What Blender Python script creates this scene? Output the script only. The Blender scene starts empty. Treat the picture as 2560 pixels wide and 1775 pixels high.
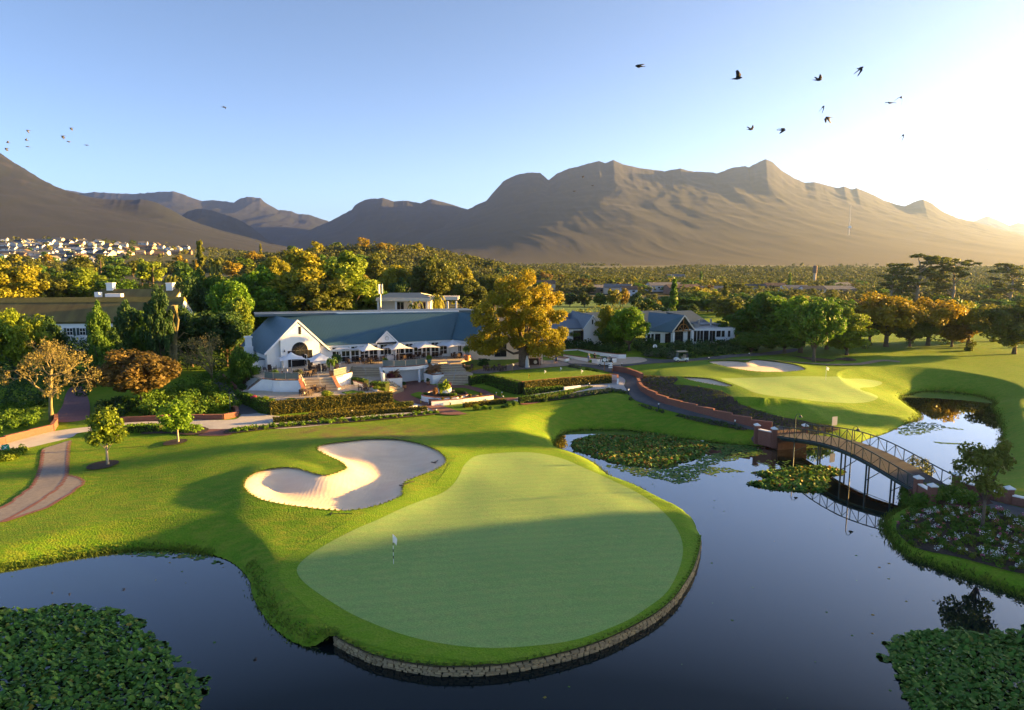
import bpy, math, random
import numpy as np
from mathutils import Vector, Matrix
SC = bpy.context.scene
COL = SC.collection
rad = math.radians
# ------------------------------------------------------------------ camera, sky, sun, exposure
CAMH, PITCH = 23.0, rad(8.2)
FPX = 1280 / math.tan(rad(36))
cam_d = bpy.data.cameras.new('camera'); cam = bpy.data.objects.new('camera', cam_d); COL.objects.link(cam)
cam.location = (0, 0, CAMH); cam.rotation_euler = (rad(90) - PITCH, 0, 0)
cam_d.sensor_width = 36; cam_d.angle = rad(72); cam_d.clip_start = 0.5; cam_d.clip_end = 60000
SC.camera = cam
SUN_AZ, SUN_EL = rad(76), rad(7.2)          # azimuth measured from the view direction (+Y) to the right
SUN_DIR = Vector((math.sin(SUN_AZ) * math.cos(SUN_EL), math.cos(SUN_AZ) * math.cos(SUN_EL), math.sin(SUN_EL)))
W = bpy.data.worlds.new('World'); SC.world = W; W.use_nodes = True
wn = W.node_tree.nodes; wl = W.node_tree.links
bg = wn['Background']
sky = wn.new('ShaderNodeTexSky'); sky.sky_type = 'NISHITA'; sky.sun_disc = False
sky.sun_elevation = SUN_EL; sky.sun_rotation = SUN_AZ
sky.altitude = 0; sky.air_density = 0.34; sky.dust_density = 0.35; sky.ozone_density = 0.5
wl.new(sky.outputs[0], bg.inputs[0]); bg.inputs[1].default_value = 0.05
sun_d = bpy.data.lights.new('sun', 'SUN'); sun = bpy.data.objects.new('sun', sun_d); COL.objects.link(sun)
sun_d.energy = 5.0; sun_d.angle = rad(1.0); sun_d.color = (1.0, 0.56, 0.14)
sun.rotation_euler = SUN_DIR.to_track_quat('Z', 'Y').to_euler(); sun.location = (200, 80, 120)
SC.view_settings.view_transform = 'Standard'; SC.view_settings.look = 'None'
SC.view_settings.gamma = 1.0; SC.view_settings.use_curve_mapping = False
SC.view_settings.exposure = 3.18
SC.render.engine = 'CYCLES'
SC.cycles.use_denoising = True
SC.cycles.max_bounces = 6; SC.cycles.diffuse_bounces = 3; SC.cycles.glossy_bounces = 3
SC.cycles.transmission_bounces = 4; SC.cycles.transparent_max_bounces = 6; SC.cycles.volume_bounces = 0
SC.cycles.caustics_reflective = False; SC.cycles.caustics_refractive = False
rng = np.random.default_rng(7); random.seed(7)
# ------------------------------------------------------------------ photograph geometry -> world
_c, _s = math.cos(PITCH), math.sin(PITCH)
def ray(sx, sy):
    dx, dy = sx - 1280, sy - 887.5
    return np.array([dx, FPX * _c - dy * _s, -FPX * _s - dy * _c])
def P(sx, sy, z=0.0):
    r = ray(sx, sy); t = (z - CAMH) / r[2]
    return np.array([0, 0, CAMH]) + r * t
def at(sx, sy, Y):
    r = ray(sx, sy); return np.array([0, 0, CAMH]) + r * (Y / r[1])
def crop(x0, y0, w, pts):
    k = w / 2302.0
    return [(x0 + a * k, y0 + b * k) for a, b in pts]
def disp(pts): return [(a * 1.11207, b * 1.11207) for a, b in pts]
# ------------------------------------------------------------------ materials
MATS = {}
def mat(name, c1, c2=None, scale=1.0, rough=0.8, bump=0.0, bscale=None, metal=0.0, spec=0.3, detail=4.0, trans=0.0, coord='Object', stretch=None, tint=0.0, contrast=0.25):
    if name in MATS: return MATS[name]
    m = bpy.data.materials.new(name); m.use_nodes = True; nt = m.node_tree; N = nt.nodes; Lk = nt.links
    b = N['Principled BSDF']; b.inputs['Roughness'].default_value = rough; b.inputs['Metallic'].default_value = metal
    b.inputs['Specular IOR Level'].default_value = spec
    tc = N.new('ShaderNodeTexCoord'); src = tc.outputs[coord]
    if stretch:
        mp = N.new('ShaderNodeMapping'); mp.inputs['Scale'].default_value = stretch; Lk.new(src, mp.inputs[0]); src = mp.outputs[0]
    col = None
    if c2 is None: b.inputs['Base Color'].default_value = (*c1, 1)
    else:
        nz = N.new('ShaderNodeTexNoise'); nz.inputs['Scale'].default_value = scale; nz.inputs['Detail'].default_value = detail
        Lk.new(src, nz.inputs['Vector'])
        r = N.new('ShaderNodeValToRGB'); r.color_ramp.elements[0].position = 0.5 - contrast; r.color_ramp.elements[1].position = 0.5 + contrast
        r.color_ramp.elements[0].color = (*c1, 1); r.color_ramp.elements[1].color = (*c2, 1)
        Lk.new(nz.outputs['Fac'], r.inputs[0]); col = r.outputs[0]
    if tint:
        at_ = N.new('ShaderNodeAttribute'); at_.attribute_name = 'tint'
        oi = N.new('ShaderNodeObjectInfo')
        ad = N.new('ShaderNodeMath'); ad.operation = 'MULTIPLY_ADD'; Lk.new(oi.outputs['Random'], ad.inputs[0]); ad.inputs[1].default_value = 0.35; Lk.new(at_.outputs['Fac'], ad.inputs[2])
        mr = N.new('ShaderNodeMapRange'); Lk.new(ad.outputs[0], mr.inputs[0]); mr.inputs[1].default_value = 0.0; mr.inputs[2].default_value = 1.3
        mr.inputs[3].default_value = 1 - tint; mr.inputs[4].default_value = 1 + tint
        hs = N.new('ShaderNodeHueSaturation')
        if col: Lk.new(col, hs.inputs['Color'])
        else: hs.inputs['Color'].default_value = (*c1, 1)
        Lk.new(mr.outputs[0], hs.inputs['Value'])
        m2 = N.new('ShaderNodeMapRange'); Lk.new(ad.outputs[0], m2.inputs[0]); m2.inputs[2].default_value = 1.3; m2.inputs[3].default_value = 0.515; m2.inputs[4].default_value = 0.485
        Lk.new(m2.outputs[0], hs.inputs['Hue'])
        col = hs.outputs[0]
    if col: Lk.new(col, b.inputs['Base Color'])
    if bump:
        n2 = N.new('ShaderNodeTexNoise'); n2.inputs['Scale'].default_value = bscale or scale * 6; n2.inputs['Detail'].default_value = 3
        Lk.new(src, n2.inputs['Vector'])
        bp = N.new('ShaderNodeBump'); bp.inputs['Strength'].default_value = bump; Lk.new(n2.outputs['Fac'], bp.inputs['Height'])
        Lk.new(bp.outputs[0], b.inputs['Normal'])
    if trans:
        tr = N.new('ShaderNodeBsdfTranslucent'); mx = N.new('ShaderNodeMixShader'); mx.inputs[0].default_value = trans
        if col: Lk.new(col, tr.inputs[0])
        else: tr.inputs[0].default_value = (*c1, 1)
        Lk.new(b.outputs[0], mx.inputs[1]); Lk.new(tr.outputs[0], mx.inputs[2]); Lk.new(mx.outputs[0], N['Material Output'].inputs[0])
    MATS[name] = m
    return m
# ------------------------------------------------------------------ mesh helpers
def mesh_np(name, V, F, m=None, smooth=False, attrs=None):
    V = np.asarray(V, np.float32); F = np.asarray(F, np.int32)
    me = bpy.data.meshes.new(name); n, k = F.shape
    me.vertices.add(len(V)); me.vertices.foreach_set('co', V.ravel())
    me.loops.add(n * k); me.loops.foreach_set('vertex_index', F.ravel())
    me.polygons.add(n); me.polygons.foreach_set('loop_start', np.arange(0, n * k, k, dtype=np.int32))
    me.polygons.foreach_set('use_smooth', np.full(n, smooth))
    for a, vals in (attrs or {}).items():
        at_ = me.attributes.new(a, 'FLOAT', 'POINT'); at_.data.foreach_set('value', np.asarray(vals, np.float32))
    me.update(calc_edges=True)
    if m: me.materials.append(m)
    return me
def link(name, me, parent=None, loc=None, rotz=0.0, **props):
    o = bpy.data.objects.new(name, me); COL.objects.link(o)
    if loc is not None: o.location = loc
    if rotz: o.rotation_euler = (0, 0, rotz)
    if parent: o.parent = parent
    for k, v in props.items():
        if v: o[k] = v
    return o
class MB:
    def __init__(s): s.v = []; s.f = []; s.M = None
    def add(s, V, F, M=None):
        b = len(s.v)
        for p in V:
            p = Vector(p)
            if M is not None: p = M @ p
            s.v.append(tuple(p))
        s.f += [tuple(b + i for i in f) for f in F]; return s
    def box(s, x0, x1, y0, y1, z0, z1, M=None):
        return s.add([(x0,y0,z0),(x1,y0,z0),(x1,y1,z0),(x0,y1,z0),(x0,y0,z1),(x1,y0,z1),(x1,y1,z1),(x0,y1,z1)],
              [(0,3,2,1),(4,5,6,7),(0,1,5,4),(1,2,6,5),(2,3,7,6),(3,0,4,7)], M)
    def cbox(s, c, d, rz=0.0, M=None):
        T = Matrix.Translation(c) @ Matrix.Rotation(rz, 4, 'Z')
        if M is not None: T = M @ T
        return s.box(-d[0]/2, d[0]/2, -d[1]/2, d[1]/2, -d[2]/2, d[2]/2, T)
    def prism(s, pts, z0, z1, M=None):
        n = len(pts); V = [(p[0], p[1], z0) for p in pts] + [(p[0], p[1], z1) for p in pts]
        F = [tuple(range(n))[::-1], tuple(range(n, 2*n))] + [(i, (i+1) % n, n + (i+1) % n, n + i) for i in range(n)]
        return s.add(V, F, M)
    def extr(s, pts, d, M=None):            # polygon of 3D points swept by vector d
        n = len(pts); d = Vector(d); V = [Vector(p) for p in pts]; V += [p + d for p in V]
        F = [tuple(range(n)), tuple(range(n, 2*n))[::-1]] + [(i, n + i, n + (i+1) % n, (i+1) % n) for i in range(n)]
        return s.add(V, F, M)
    def bar(s, a, b, w=0.05, h=None, M=None):
        a, b = Vector(a), Vector(b); h = h or w; d = (b - a)
        if d.length < 1e-6: return s
        q = d.to_track_quat('Y', 'Z').to_matrix().to_4x4(); T = Matrix.Translation(a) @ q
        if M is not None: T = M @ T
        return s.box(-w/2, w/2, 0, d.length, -h/2, h/2, T)
    def tube(s, pts, rs, n=7, M=None, cap=True):
        pts = [Vector(p) for p in pts]; k = len(pts)
        if not hasattr(rs, '__len__'): rs = [rs] * k
        V = []
        for i, p in enumerate(pts):
            d = pts[min(i+1, k-1)] - pts[max(i-1, 0)]
            q = d.to_track_quat('Z', 'Y')
            for j in range(n):
                a = 2*math.pi*j/n; V.append(p + q @ Vector((math.cos(a)*rs[i], math.sin(a)*rs[i], 0)))
        F = [(i*n+j, i*n+(j+1) % n, (i+1)*n+(j+1) % n, (i+1)*n+j) for i in range(k-1) for j in range(n)]
        if cap: F += [tuple(range(n))[::-1], tuple(range((k-1)*n, k*n))]
        return s.add(V, F, M)
    def lathe(s, prof, n=12, c=(0,0,0), M=None):
        V = []; k = len(prof)
        for r, z in prof:
            for j in range(n):
                a = 2*math.pi*j/n; V.append((c[0]+r*math.cos(a), c[1]+r*math.sin(a), c[2]+z))
        F = [(i*n+j, i*n+(j+1) % n, (i+1)*n+(j+1) % n, (i+1)*n+j) for i in range(k-1) for j in range(n)]
        F += [tuple(range(n))[::-1], tuple(range((k-1)*n, k*n))]
        return s.add(V, F, M)
    def mesh(s, name, m=None, smooth=False):
        me = bpy.data.meshes.new(name); me.from_pydata(s.v, [], s.f)
        if smooth: me.polygons.foreach_set('use_smooth', [True]*len(me.polygons))
        me.update()
        if m: me.materials.append(m)
        return me
    def build(s, name, m, parent=None, smooth=False, loc=None, rotz=0.0, **props):
        return link(name, s.mesh(name, m, smooth), parent, loc, rotz, **props)
def thing(name, label, cat, loc=(0,0,0), rotz=0.0, group=None, scale=None):
    o = bpy.data.objects.new(name, None); COL.objects.link(o); o.empty_display_size = 0.3
    o.location = loc; o.rotation_euler = (0, 0, rotz); o['label'] = label; o['category'] = cat
    if group: o['group'] = group
    if scale: o.scale = scale if hasattr(scale, '__len__') else (scale,)*3
    return o
def tag(o, label, cat, group=None):
    o['label'] = label; o['category'] = cat
    if group: o['group'] = group
    return o
CHILD = {}
def dup(root, loc, rotz=0.0, label=None, group=None, scale=None, name=None):
    if root.name not in CHILD: CHILD[root.name] = [(c, list(c.children)) for c in root.children]
    r = root.copy(); COL.objects.link(r); r.location = loc; r.rotation_euler = (0, 0, rotz)
    if scale is not None: r.scale = scale if hasattr(scale, '__len__') else (scale,)*3
    if label: r['label'] = label
    if group: r['group'] = group
    for ch, sub in CHILD[root.name]:
        c = ch.copy(); COL.objects.link(c); c.parent = r
        for g in sub:
            d = g.copy(); COL.objects.link(d); d.parent = c
    return r
def smooth_poly(pts, n=6, closed=True):
    p = np.array(pts, float); m = len(p); out = []
    rngi = range(m) if closed else range(m-1)
    for i in rngi:
        if closed: a, b, c, d = p[(i-1) % m], p[i], p[(i+1) % m], p[(i+2) % m]
        else: a, b, c, d = p[max(i-1,0)], p[i], p[i+1], p[min(i+2,m-1)]
        for t in np.linspace(0, 1, n, endpoint=False):
            out.append(0.5*((2*b) + (-a+c)*t + (2*a-5*b+4*c-d)*t*t + (-a+3*b-3*c+d)*t**3))
    if not closed: out.append(p[-1])
    return np.array(out)
def vnoise(x, y, seed=0):
    xi = np.floor(x).astype(np.int64); yi = np.floor(y).astype(np.int64); fx = x - xi; fy = y - yi
    fx = fx*fx*(3-2*fx); fy = fy*fy*(3-2*fy)
    def h(a, b):
        n = (a*374761393 + b*668265263 + seed*982451653) & 0xffffffff
        n = ((n ^ (n >> 13)) * 1274126177) & 0xffffffff
        return ((n ^ (n >> 16)) & 0xffff) / 65535.0
    return (h(xi,yi)*(1-fx)+h(xi+1,yi)*fx)*(1-fy) + (h(xi,yi+1)*(1-fx)+h(xi+1,yi+1)*fx)*fy
def fbm(x, y, o=4, seed=0):
    s = 0; a = 0.5
    for i in range(o): s = s + a*vnoise(x*2**i, y*2**i, seed+i); a *= 0.5
    return s
# ------------------------------------------------------------------ terrain
CTRL = [  # photo x, photo y, height of the ground there
 (0,1390,1.0),(200,1320,1.3),(420,1270,1.5),(60,1180,1.1),(300,1150,1.35),(520,1230,1.6),(600,1130,2.3),(440,1110,1.75),(250,1165,1.3),
 (560,1055,2.0),(100,1095,2.0),(20,1120,1.9),(200,1020,2.4),(300,1030,2.3),(520,960,2.4),(160,900,3.2),(330,830,3.5),(30,1000,2.5),
 (984,1410,0.95),(1080,1640,0.75),(1350,1600,0.75),(1690,1350,0.8),(1640,1480,0.75),(1290,1150,1.35),(1150,1250,1.1),(800,1450,0.9),(1300,1400,0.95),(1450,1250,1.0),(1500,1180,0.95),
 (700,1380,1.0),(640,1330,1.2),(620,1230,2.05),(780,1110,2.4),(950,1090,2.1),(1120,1130,1.75),(840,1300,1.2),(1020,1240,1.2),(830,1180,1.9),
 (1100,1055,2.1),(900,1065,2.0),(700,1060,2.0),(1250,1060,2.2),(1000,1040,2.0),(1330,1020,2.0),(1420,1060,1.2),
 (1540,984,3.0),(1480,990,2.7),(1600,1020,2.4),(1700,1055,1.9),(1800,1085,1.3),(1900,1105,0.9),(1400,1000,2.2),(1300,1035,2.1),
 (1500,960,2.9),(1560,950,3.0),(1600,975,2.7),(1667,1012,2.2),(1400,975,2.7),(1820,1053,1.9),(1929,1083,1.8),
 (980,960,2.0),(1100,980,2.0),(1220,985,2.1),(1300,955,3.0),(1400,930,3.5),(1500,915,3.6),(1620,905,3.7),(1790,905,3.6),(1300,918,3.9),(1220,928,3.8),(1260,912,4.0),
 (1640,940,4.0),(1690,950,4.2),(1833,1000,4.0),(1949,1050,3.2),(2038,1066,2.6),(2090,1080,1.6),(1900,960,4.0),(2050,975,3.4),(2180,970,2.7),(1900,915,3.9),(1720,915,3.8),(1700,940,4.1),
 (2100,1040,2.2),(2220,1030,1.6),(2000,930,3.8),(2200,930,2.9),(2350,940,2.6),(2250,960,2.6),(2500,950,2.2),(2300,900,3.0),(2500,890,3.0),(2100,880,3.2),(1900,880,3.2),
 (2540,1010,1.3),(2555,1100,1.5),(2440,1290,1.5),(2300,1330,0.9),(2360,1230,1.5),(2500,1400,1.0),(2540,1240,1.7),(2480,1220,1.6),
 (1300,890,4.3),(1480,868,4.8),(1600,868,4.8),(860,960,2.2),(700,980,2.2),(640,1000,2.2),(760,1030,2.0),(560,1020,2.1),(560,905,2.6),(1000,880,2.4),(1120,930,2.6),(1750,868,4.6)]
_cp = np.array([[*P(a, b, z)[:2], z] for a, b, z in CTRL])
_ex = np.array([(-140,60,2.5),(-140,140,4),(-90,200,4.5),(-20,200,3.5),(60,200,3.2),(140,180,3),(160,110,3),(150,50,2.2),(120,0,2),(-110,0,1.8),(0,-40,2),(70,10,1.5),(60,30,1.4)], float)
_cp = np.vstack([_cp, _ex])
def _tps(r2): return np.where(r2 > 1e-9, 0.5*r2*np.log(np.maximum(r2, 1e-9)), 0.0)
_n = len(_cp); _s2 = 30.0
_q = _cp[:, :2] / _s2
_A = np.zeros((_n+3, _n+3)); _A[:_n,:_n] = _tps(((_q[:,None]-_q[None])**2).sum(2)) + np.eye(_n)*0.02
_A[:_n,_n] = 1; _A[:_n,_n+1:] = _q; _A[_n,:_n] = 1; _A[_n+1:,:_n] = _q.T
_w = np.linalg.solve(_A, np.concatenate([_cp[:,2], [0,0,0]]))
def sstep(a, b, x):
    t = np.clip((x-a)/(b-a), 0, 1); return t*t*(3-2*t)
def far_h(x, y):
    d = np.hypot(x, y)
    z = 3.0 - 5.0*sstep(180, 330, d) - 5*sstep(330, 800, d) - 3*sstep(900, 2500, d)
    z = z + 3*(fbm(x/160, y/160, 3, 3)-0.45)*sstep(250, 500, d)
    z = z + 52*np.exp(-(((x+760)/420)**2 + ((y-1130)/420)**2)**1.0) + 14*np.exp(-(((x+330)/260)**2 + ((y-560)/200)**2))
    z = z + 24*np.exp(-(((x+100)/110)**2 + ((y-600)/130)**2)) + 10*np.exp(-(((x+170)/90)**2 + ((y-330)/110)**2))
    return z
def base_h(x, y):
    x = np.asarray(x, float); y = np.asarray(y, float)
    z = far_h(x, y); w = 1 - sstep(130, 240, np.hypot(x-0, y-90))
    mk = w > 0
    qx, qy = x[mk]/_s2, y[mk]/_s2; o = _w[_n] + _w[_n+1]*qx + _w[_n+2]*qy
    for i in range(_n): o = o + _w[i]*_tps((qx-_q[i,0])**2 + (qy-_q[i,1])**2)
    z[mk] = z[mk]*(1-w[mk]) + np.clip(o, -1, 7)*w[mk]
    return z
def grow(a, b, step, g, lo, hi):
    c = list(np.arange(a, b + step/2, step)); s = step; l = []
    x = a
    while x > lo: s *= g; x -= s; l.append(x)
    s = step; x = c[-1]; h = []
    while x < hi: s *= g; x += s; h.append(x)
    return np.array(l[::-1] + c + h)
XS = grow(-78, 98, 0.4, 1.11, -13000, 13000); YS = grow(26, 160, 0.4, 1.10, -300, 14000)
NX, NY = len(XS), len(YS)
GX, GY = [a.ravel() for a in np.meshgrid(XS, YS)]
GB = base_h(GX, GY)
def sdf(poly, X, Y, pad=8.0):
    """signed distance to a closed polygon, positive inside"""
    p = np.asarray(poly)[:, :2]; out = np.full(X.shape, -pad)
    mk = (X > p[:,0].min()-pad) & (X < p[:,0].max()+pad) & (Y > p[:,1].min()-pad) & (Y < p[:,1].max()+pad)
    x, y = X[mk], Y[mk]; d = np.full(x.shape, 1e9); ins = np.zeros(x.shape, bool)
    for i in range(len(p)):
        a, b = p[i], p[(i+1) % len(p)]; e = b-a; L2 = max((e**2).sum(), 1e-12)
        t = np.clip(((x-a[0])*e[0] + (y-a[1])*e[1])/L2, 0, 1)
        d = np.minimum(d, (x-a[0]-t*e[0])**2 + (y-a[1]-t*e[1])**2)
        c = (a[1] > y) != (b[1] > y)
        if e[1] != 0: ins ^= c & (x < a[0] + (y-a[1])*e[0]/e[1])
    d = np.sqrt(d); out[mk] = np.where(ins, d, -np.minimum(d, pad)); return out
def hquery(Z, x, y):
    x = float(np.clip(x, XS[0], XS[-1]-1e-3)); y = float(np.clip(y, YS[0], YS[-1]-1e-3))
    i = min(max(np.searchsorted(XS, x) - 1, 0), NX-2); j = min(max(np.searchsorted(YS, y) - 1, 0), NY-2)
    fx = (x-XS[i])/(XS[i+1]-XS[i]); fy = (y-YS[j])/(YS[j+1]-YS[j]); Z2 = Z.reshape(NY, NX)
    return (Z2[j,i]*(1-fx)+Z2[j,i+1]*fx)*(1-fy) + (Z2[j+1,i]*(1-fx)+Z2[j+1,i+1]*fx)*fy
def _hit(Z, sx, sy):
    r = ray(sx, sy); o = np.array([0, 0, CAMH]); t0 = None
    ts = np.concatenate([np.arange(22, 260, 1.0), np.geomspace(260, 9000, 200)]) / r[1]
    pt = ts[0]
    for t in ts:
        p = o + r*t
        if p[2] < hquery(Z, p[0], p[1]):
            a, b = pt, t
            for _ in range(24):
                m = (a+b)/2; q = o + r*m
                if q[2] < hquery(Z, q[0], q[1]): b = m
                else: a = m
            return o + r*b
        pt = t
    return o + r*ts[-1]
def drape0(pts): return np.array([_hit(GB, a, b) for a, b in pts])     # photo points -> plan, on the ground before ponds are cut
# ---- pond outline (photo points on the water plane z = 0)
WALLB = crop(600,1300,1200,[(455,598),(500,625),(560,655),(640,690),(760,720),(920,745),(1060,748),(1200,743),(1320,728),(1440,705),(1600,665),(1760,610),(1900,540),(2000,480),(2080,410),(2130,340),(2170,270),(2200,180),(2210,115)])
pond_px = disp([(-260,1330),(-100,1295),(0,1280),(80,1266),(160,1252),(260,1239),(340,1235),(420,1238),(470,1246),(515,1262),(545,1285),(562,1310),(566,1335),(580,1365),(600,1395),(630,1425),(665,1447),(700,1455),(735,1452)])
n_pre = len(pond_px)
pond_px += WALLB
pond_px += [(1748,1335),(1728,1295),(1700,1272),(1673,1260)] + crop(1360,1040,800,[(700,530),(600,488),(480,445),(395,370),(330,330),(240,290),(120,250),(80,225),(70,190),(100,145),(160,115),(270,97),(500,95),(640,105),(800,130),(960,155),(1200,185),(1400,205),(1560,213),(1640,212),(1690,215),(1760,215)])
pond_px += [(1990,1117),(2030,1112),(2080,1110),(2130,1108),(2157,1103),(2180,1092),(2213,1082),(2239,1072),(2262,1059),(2289,1049),(2300,1041),(2292,1032),(2275,1021),(2259,1008),(2247,998),(2253,990),(2275,985),(2302,978),(2341,977),(2394,981),(2444,988),(2477,998),(2490,1008),(2483,1019),(2497,1039),(2503,1062),(2507,1085),(2500,1110),(2485,1150),(2462,1185),(2440,1202),(2400,1215),(2350,1225),(2310,1235),(2275,1250),(2262,1270),(2226,1290),(2212,1306),(2215,1329),(2231,1354),(2254,1379),(2270,1390),(2309,1404),(2354,1420),(2404,1437),(2448,1451),(2504,1470),(2560,1493),(2760,1570)]
pond_w = [tuple(P(a, b, 0)[:2]) for a, b in pond_px]
pond_w += [(44, 20), (42, -8), (-50, -8), (-62, 22)]
POND = smooth_poly(pond_w, 5)
WALL_LINE = smooth_poly([P(a, b, 0)[:2] for a, b in WALLB], 6, closed=False)
SP = sdf(POND, GX, GY, 9.0)
def line_dist(line, X, Y, pad=4):
    d = np.full(X.shape, 99.0); p = np.asarray(line)
    mk = (X > p[:,0].min()-pad) & (X < p[:,0].max()+pad) & (Y > p[:,1].min()-pad) & (Y < p[:,1].max()+pad)
    x, y = X[mk], Y[mk]; m = np.full(x.shape, 1e9)
    for a, b in zip(p[:-1], p[1:]):
        e = b-a; t = np.clip(((x-a[0])*e[0]+(y-a[1])*e[1])/((e**2).sum()+1e-12), 0, 1)
        m = np.minimum(m, (x-a[0]-t*e[0])**2+(y-a[1]-t*e[1])**2)
    d[mk] = np.sqrt(m); return d
wm = 1 - sstep(0.3, 1.2, line_dist(WALL_LINE, GX, GY) - np.maximum(-SP, 0))
wm = np.where(SP < -3.5, 0, wm)
dP = np.maximum(-SP, 0)
bank = -0.06 + 0.5*(1-np.exp(-dP/0.45)) + 0.30*dP
bank = bank*(1-wm) + wm*(0.60 + 0.10*dP)
_k = 0.15
hh = np.clip(0.5 + 0.5*(bank-GB)/_k, 0, 1)
GH = np.where(SP > -8.9, bank*(1-hh) + GB*hh - _k*hh*(1-hh), GB)
# low swells in the near lawns
und = (fbm(GX/9, GY/9, 3, 11)-0.45)*0.55*sstep(1.5, 6, dP)*(1-sstep(90, 130, np.hypot(GX, GY-70)))
GH = GH + np.where(np.hypot(GX, GY-70) < 130, und*0.55, 0)
# ---- sand bunkers
BUNK = {}
def poly_from(px, n=5): return smooth_poly(drape0(px)[:, :2], n)
BUNK['main'] = poly_from(crop(560,860,640,[(835,960),(880,935),(1000,915),(1150,900),(1260,887),(1400,882),(1550,885),(1680,905),(1800,935),(1920,985),(1975,1030),(2000,1075),(1980,1110),(1900,1160),(1790,1200),(1700,1235),(1640,1265),(1608,1300),(1610,1360),(1590,1395),(1500,1440),(1350,1490),(1200,1520),(1080,1532),(940,1528),(800,1515),(640,1495),(480,1470),(350,1440),(250,1390),(195,1340),(180,1300),(190,1250),(240,1205),(330,1170),(450,1148),(560,1140),(650,1148),(720,1165),(800,1195),(880,1212),(960,1212),(1040,1180),(1100,1155),(1095,1130),(1050,1090),(980,1050),(900,1015),(850,985)]))
BUNK['upper'] = poly_from([(1771,909),(1800,906),(1840,907),(1866,910),(1878,905),(1893,904),(1912,906),(1950,910),(1985,915),(2008,923),(2013,928),(1998,932),(1965,935),(1915,935),(1866,931),(1826,925),(1795,917)])
BUNK['small'] = poly_from([(1707,948),(1747,949),(1778,952),(1820,964),(1831,968),(1820,971),(1795,968),(1760,962),(1725,955)])
BS = {}
for k, pl in BUNK.items():
    s = sdf(pl, GX, GY, 8.0); BS[k] = s
    GH = GH + 0.35*np.exp(-np.maximum(-s, 0)**2/6.0)*(s < 0)*sstep(1.5, 5, dP) + 0.35*(s >= 0)
GBUNK = np.maximum.reduce(list(BS.values()))
# ---- triangles of the grid
_i, _j = np.meshgrid(np.arange(NX-1), np.arange(NY-1)); _b = (_j*NX + _i).ravel()
TRI = np.concatenate([np.stack([_b, _b+1, _b+NX+1], 1), np.stack([_b, _b+NX+1, _b+NX], 1)])
def clip_mesh(name, Z, s, m, smooth=True, attrs=None, parent=None, tri=None, **props):
    """the part of the ground sheet where s > 0, cut cleanly along s = 0"""
    T = TRI if tri is None else tri; ss = s[T]; k = (ss > 0).sum(1)
    V = np.stack([GX, GY, Z], 1); full = T[k == 3]; newV = []; newT = [full]; cnt = len(V); keys = {}
    part = T[(k == 1) | (k == 2)]
    ext = []
    def edge(a, b):
        key = (a, b) if a < b else (b, a)
        i = keys.get(key)
        if i is None:
            a, b = key; t = s[a]/(s[a]-s[b]); ext.append(V[a]*(1-t) + V[b]*t); i = keys[key] = len(V) + len(ext) - 1
        return i
    tl = []
    for a, b, c in part:
        a, b, c = int(a), int(b), int(c); pos = (s[a] > 0, s[b] > 0, s[c] > 0)
        while not (pos[0] and not pos[2]):
            a, b, c = b, c, a; pos = (pos[1], pos[2], pos[0])
        if pos[1]: e1 = edge(b, c); e2 = edge(c, a); tl += [(a, b, e1), (a, e1, e2)]
        else: tl.append((a, edge(a, b), edge(c, a)))
    allT = np.concatenate([full, np.array(tl, int).reshape(-1, 3)])
    allV = np.concatenate([V, np.array(ext).reshape(-1, 3)]) if ext else V
    used, inv = np.unique(allT, return_inverse=True)
    me = mesh_np(name, allV[used], inv.reshape(-1, 3), m, smooth)
    return link(name, me, parent, **props)
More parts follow.
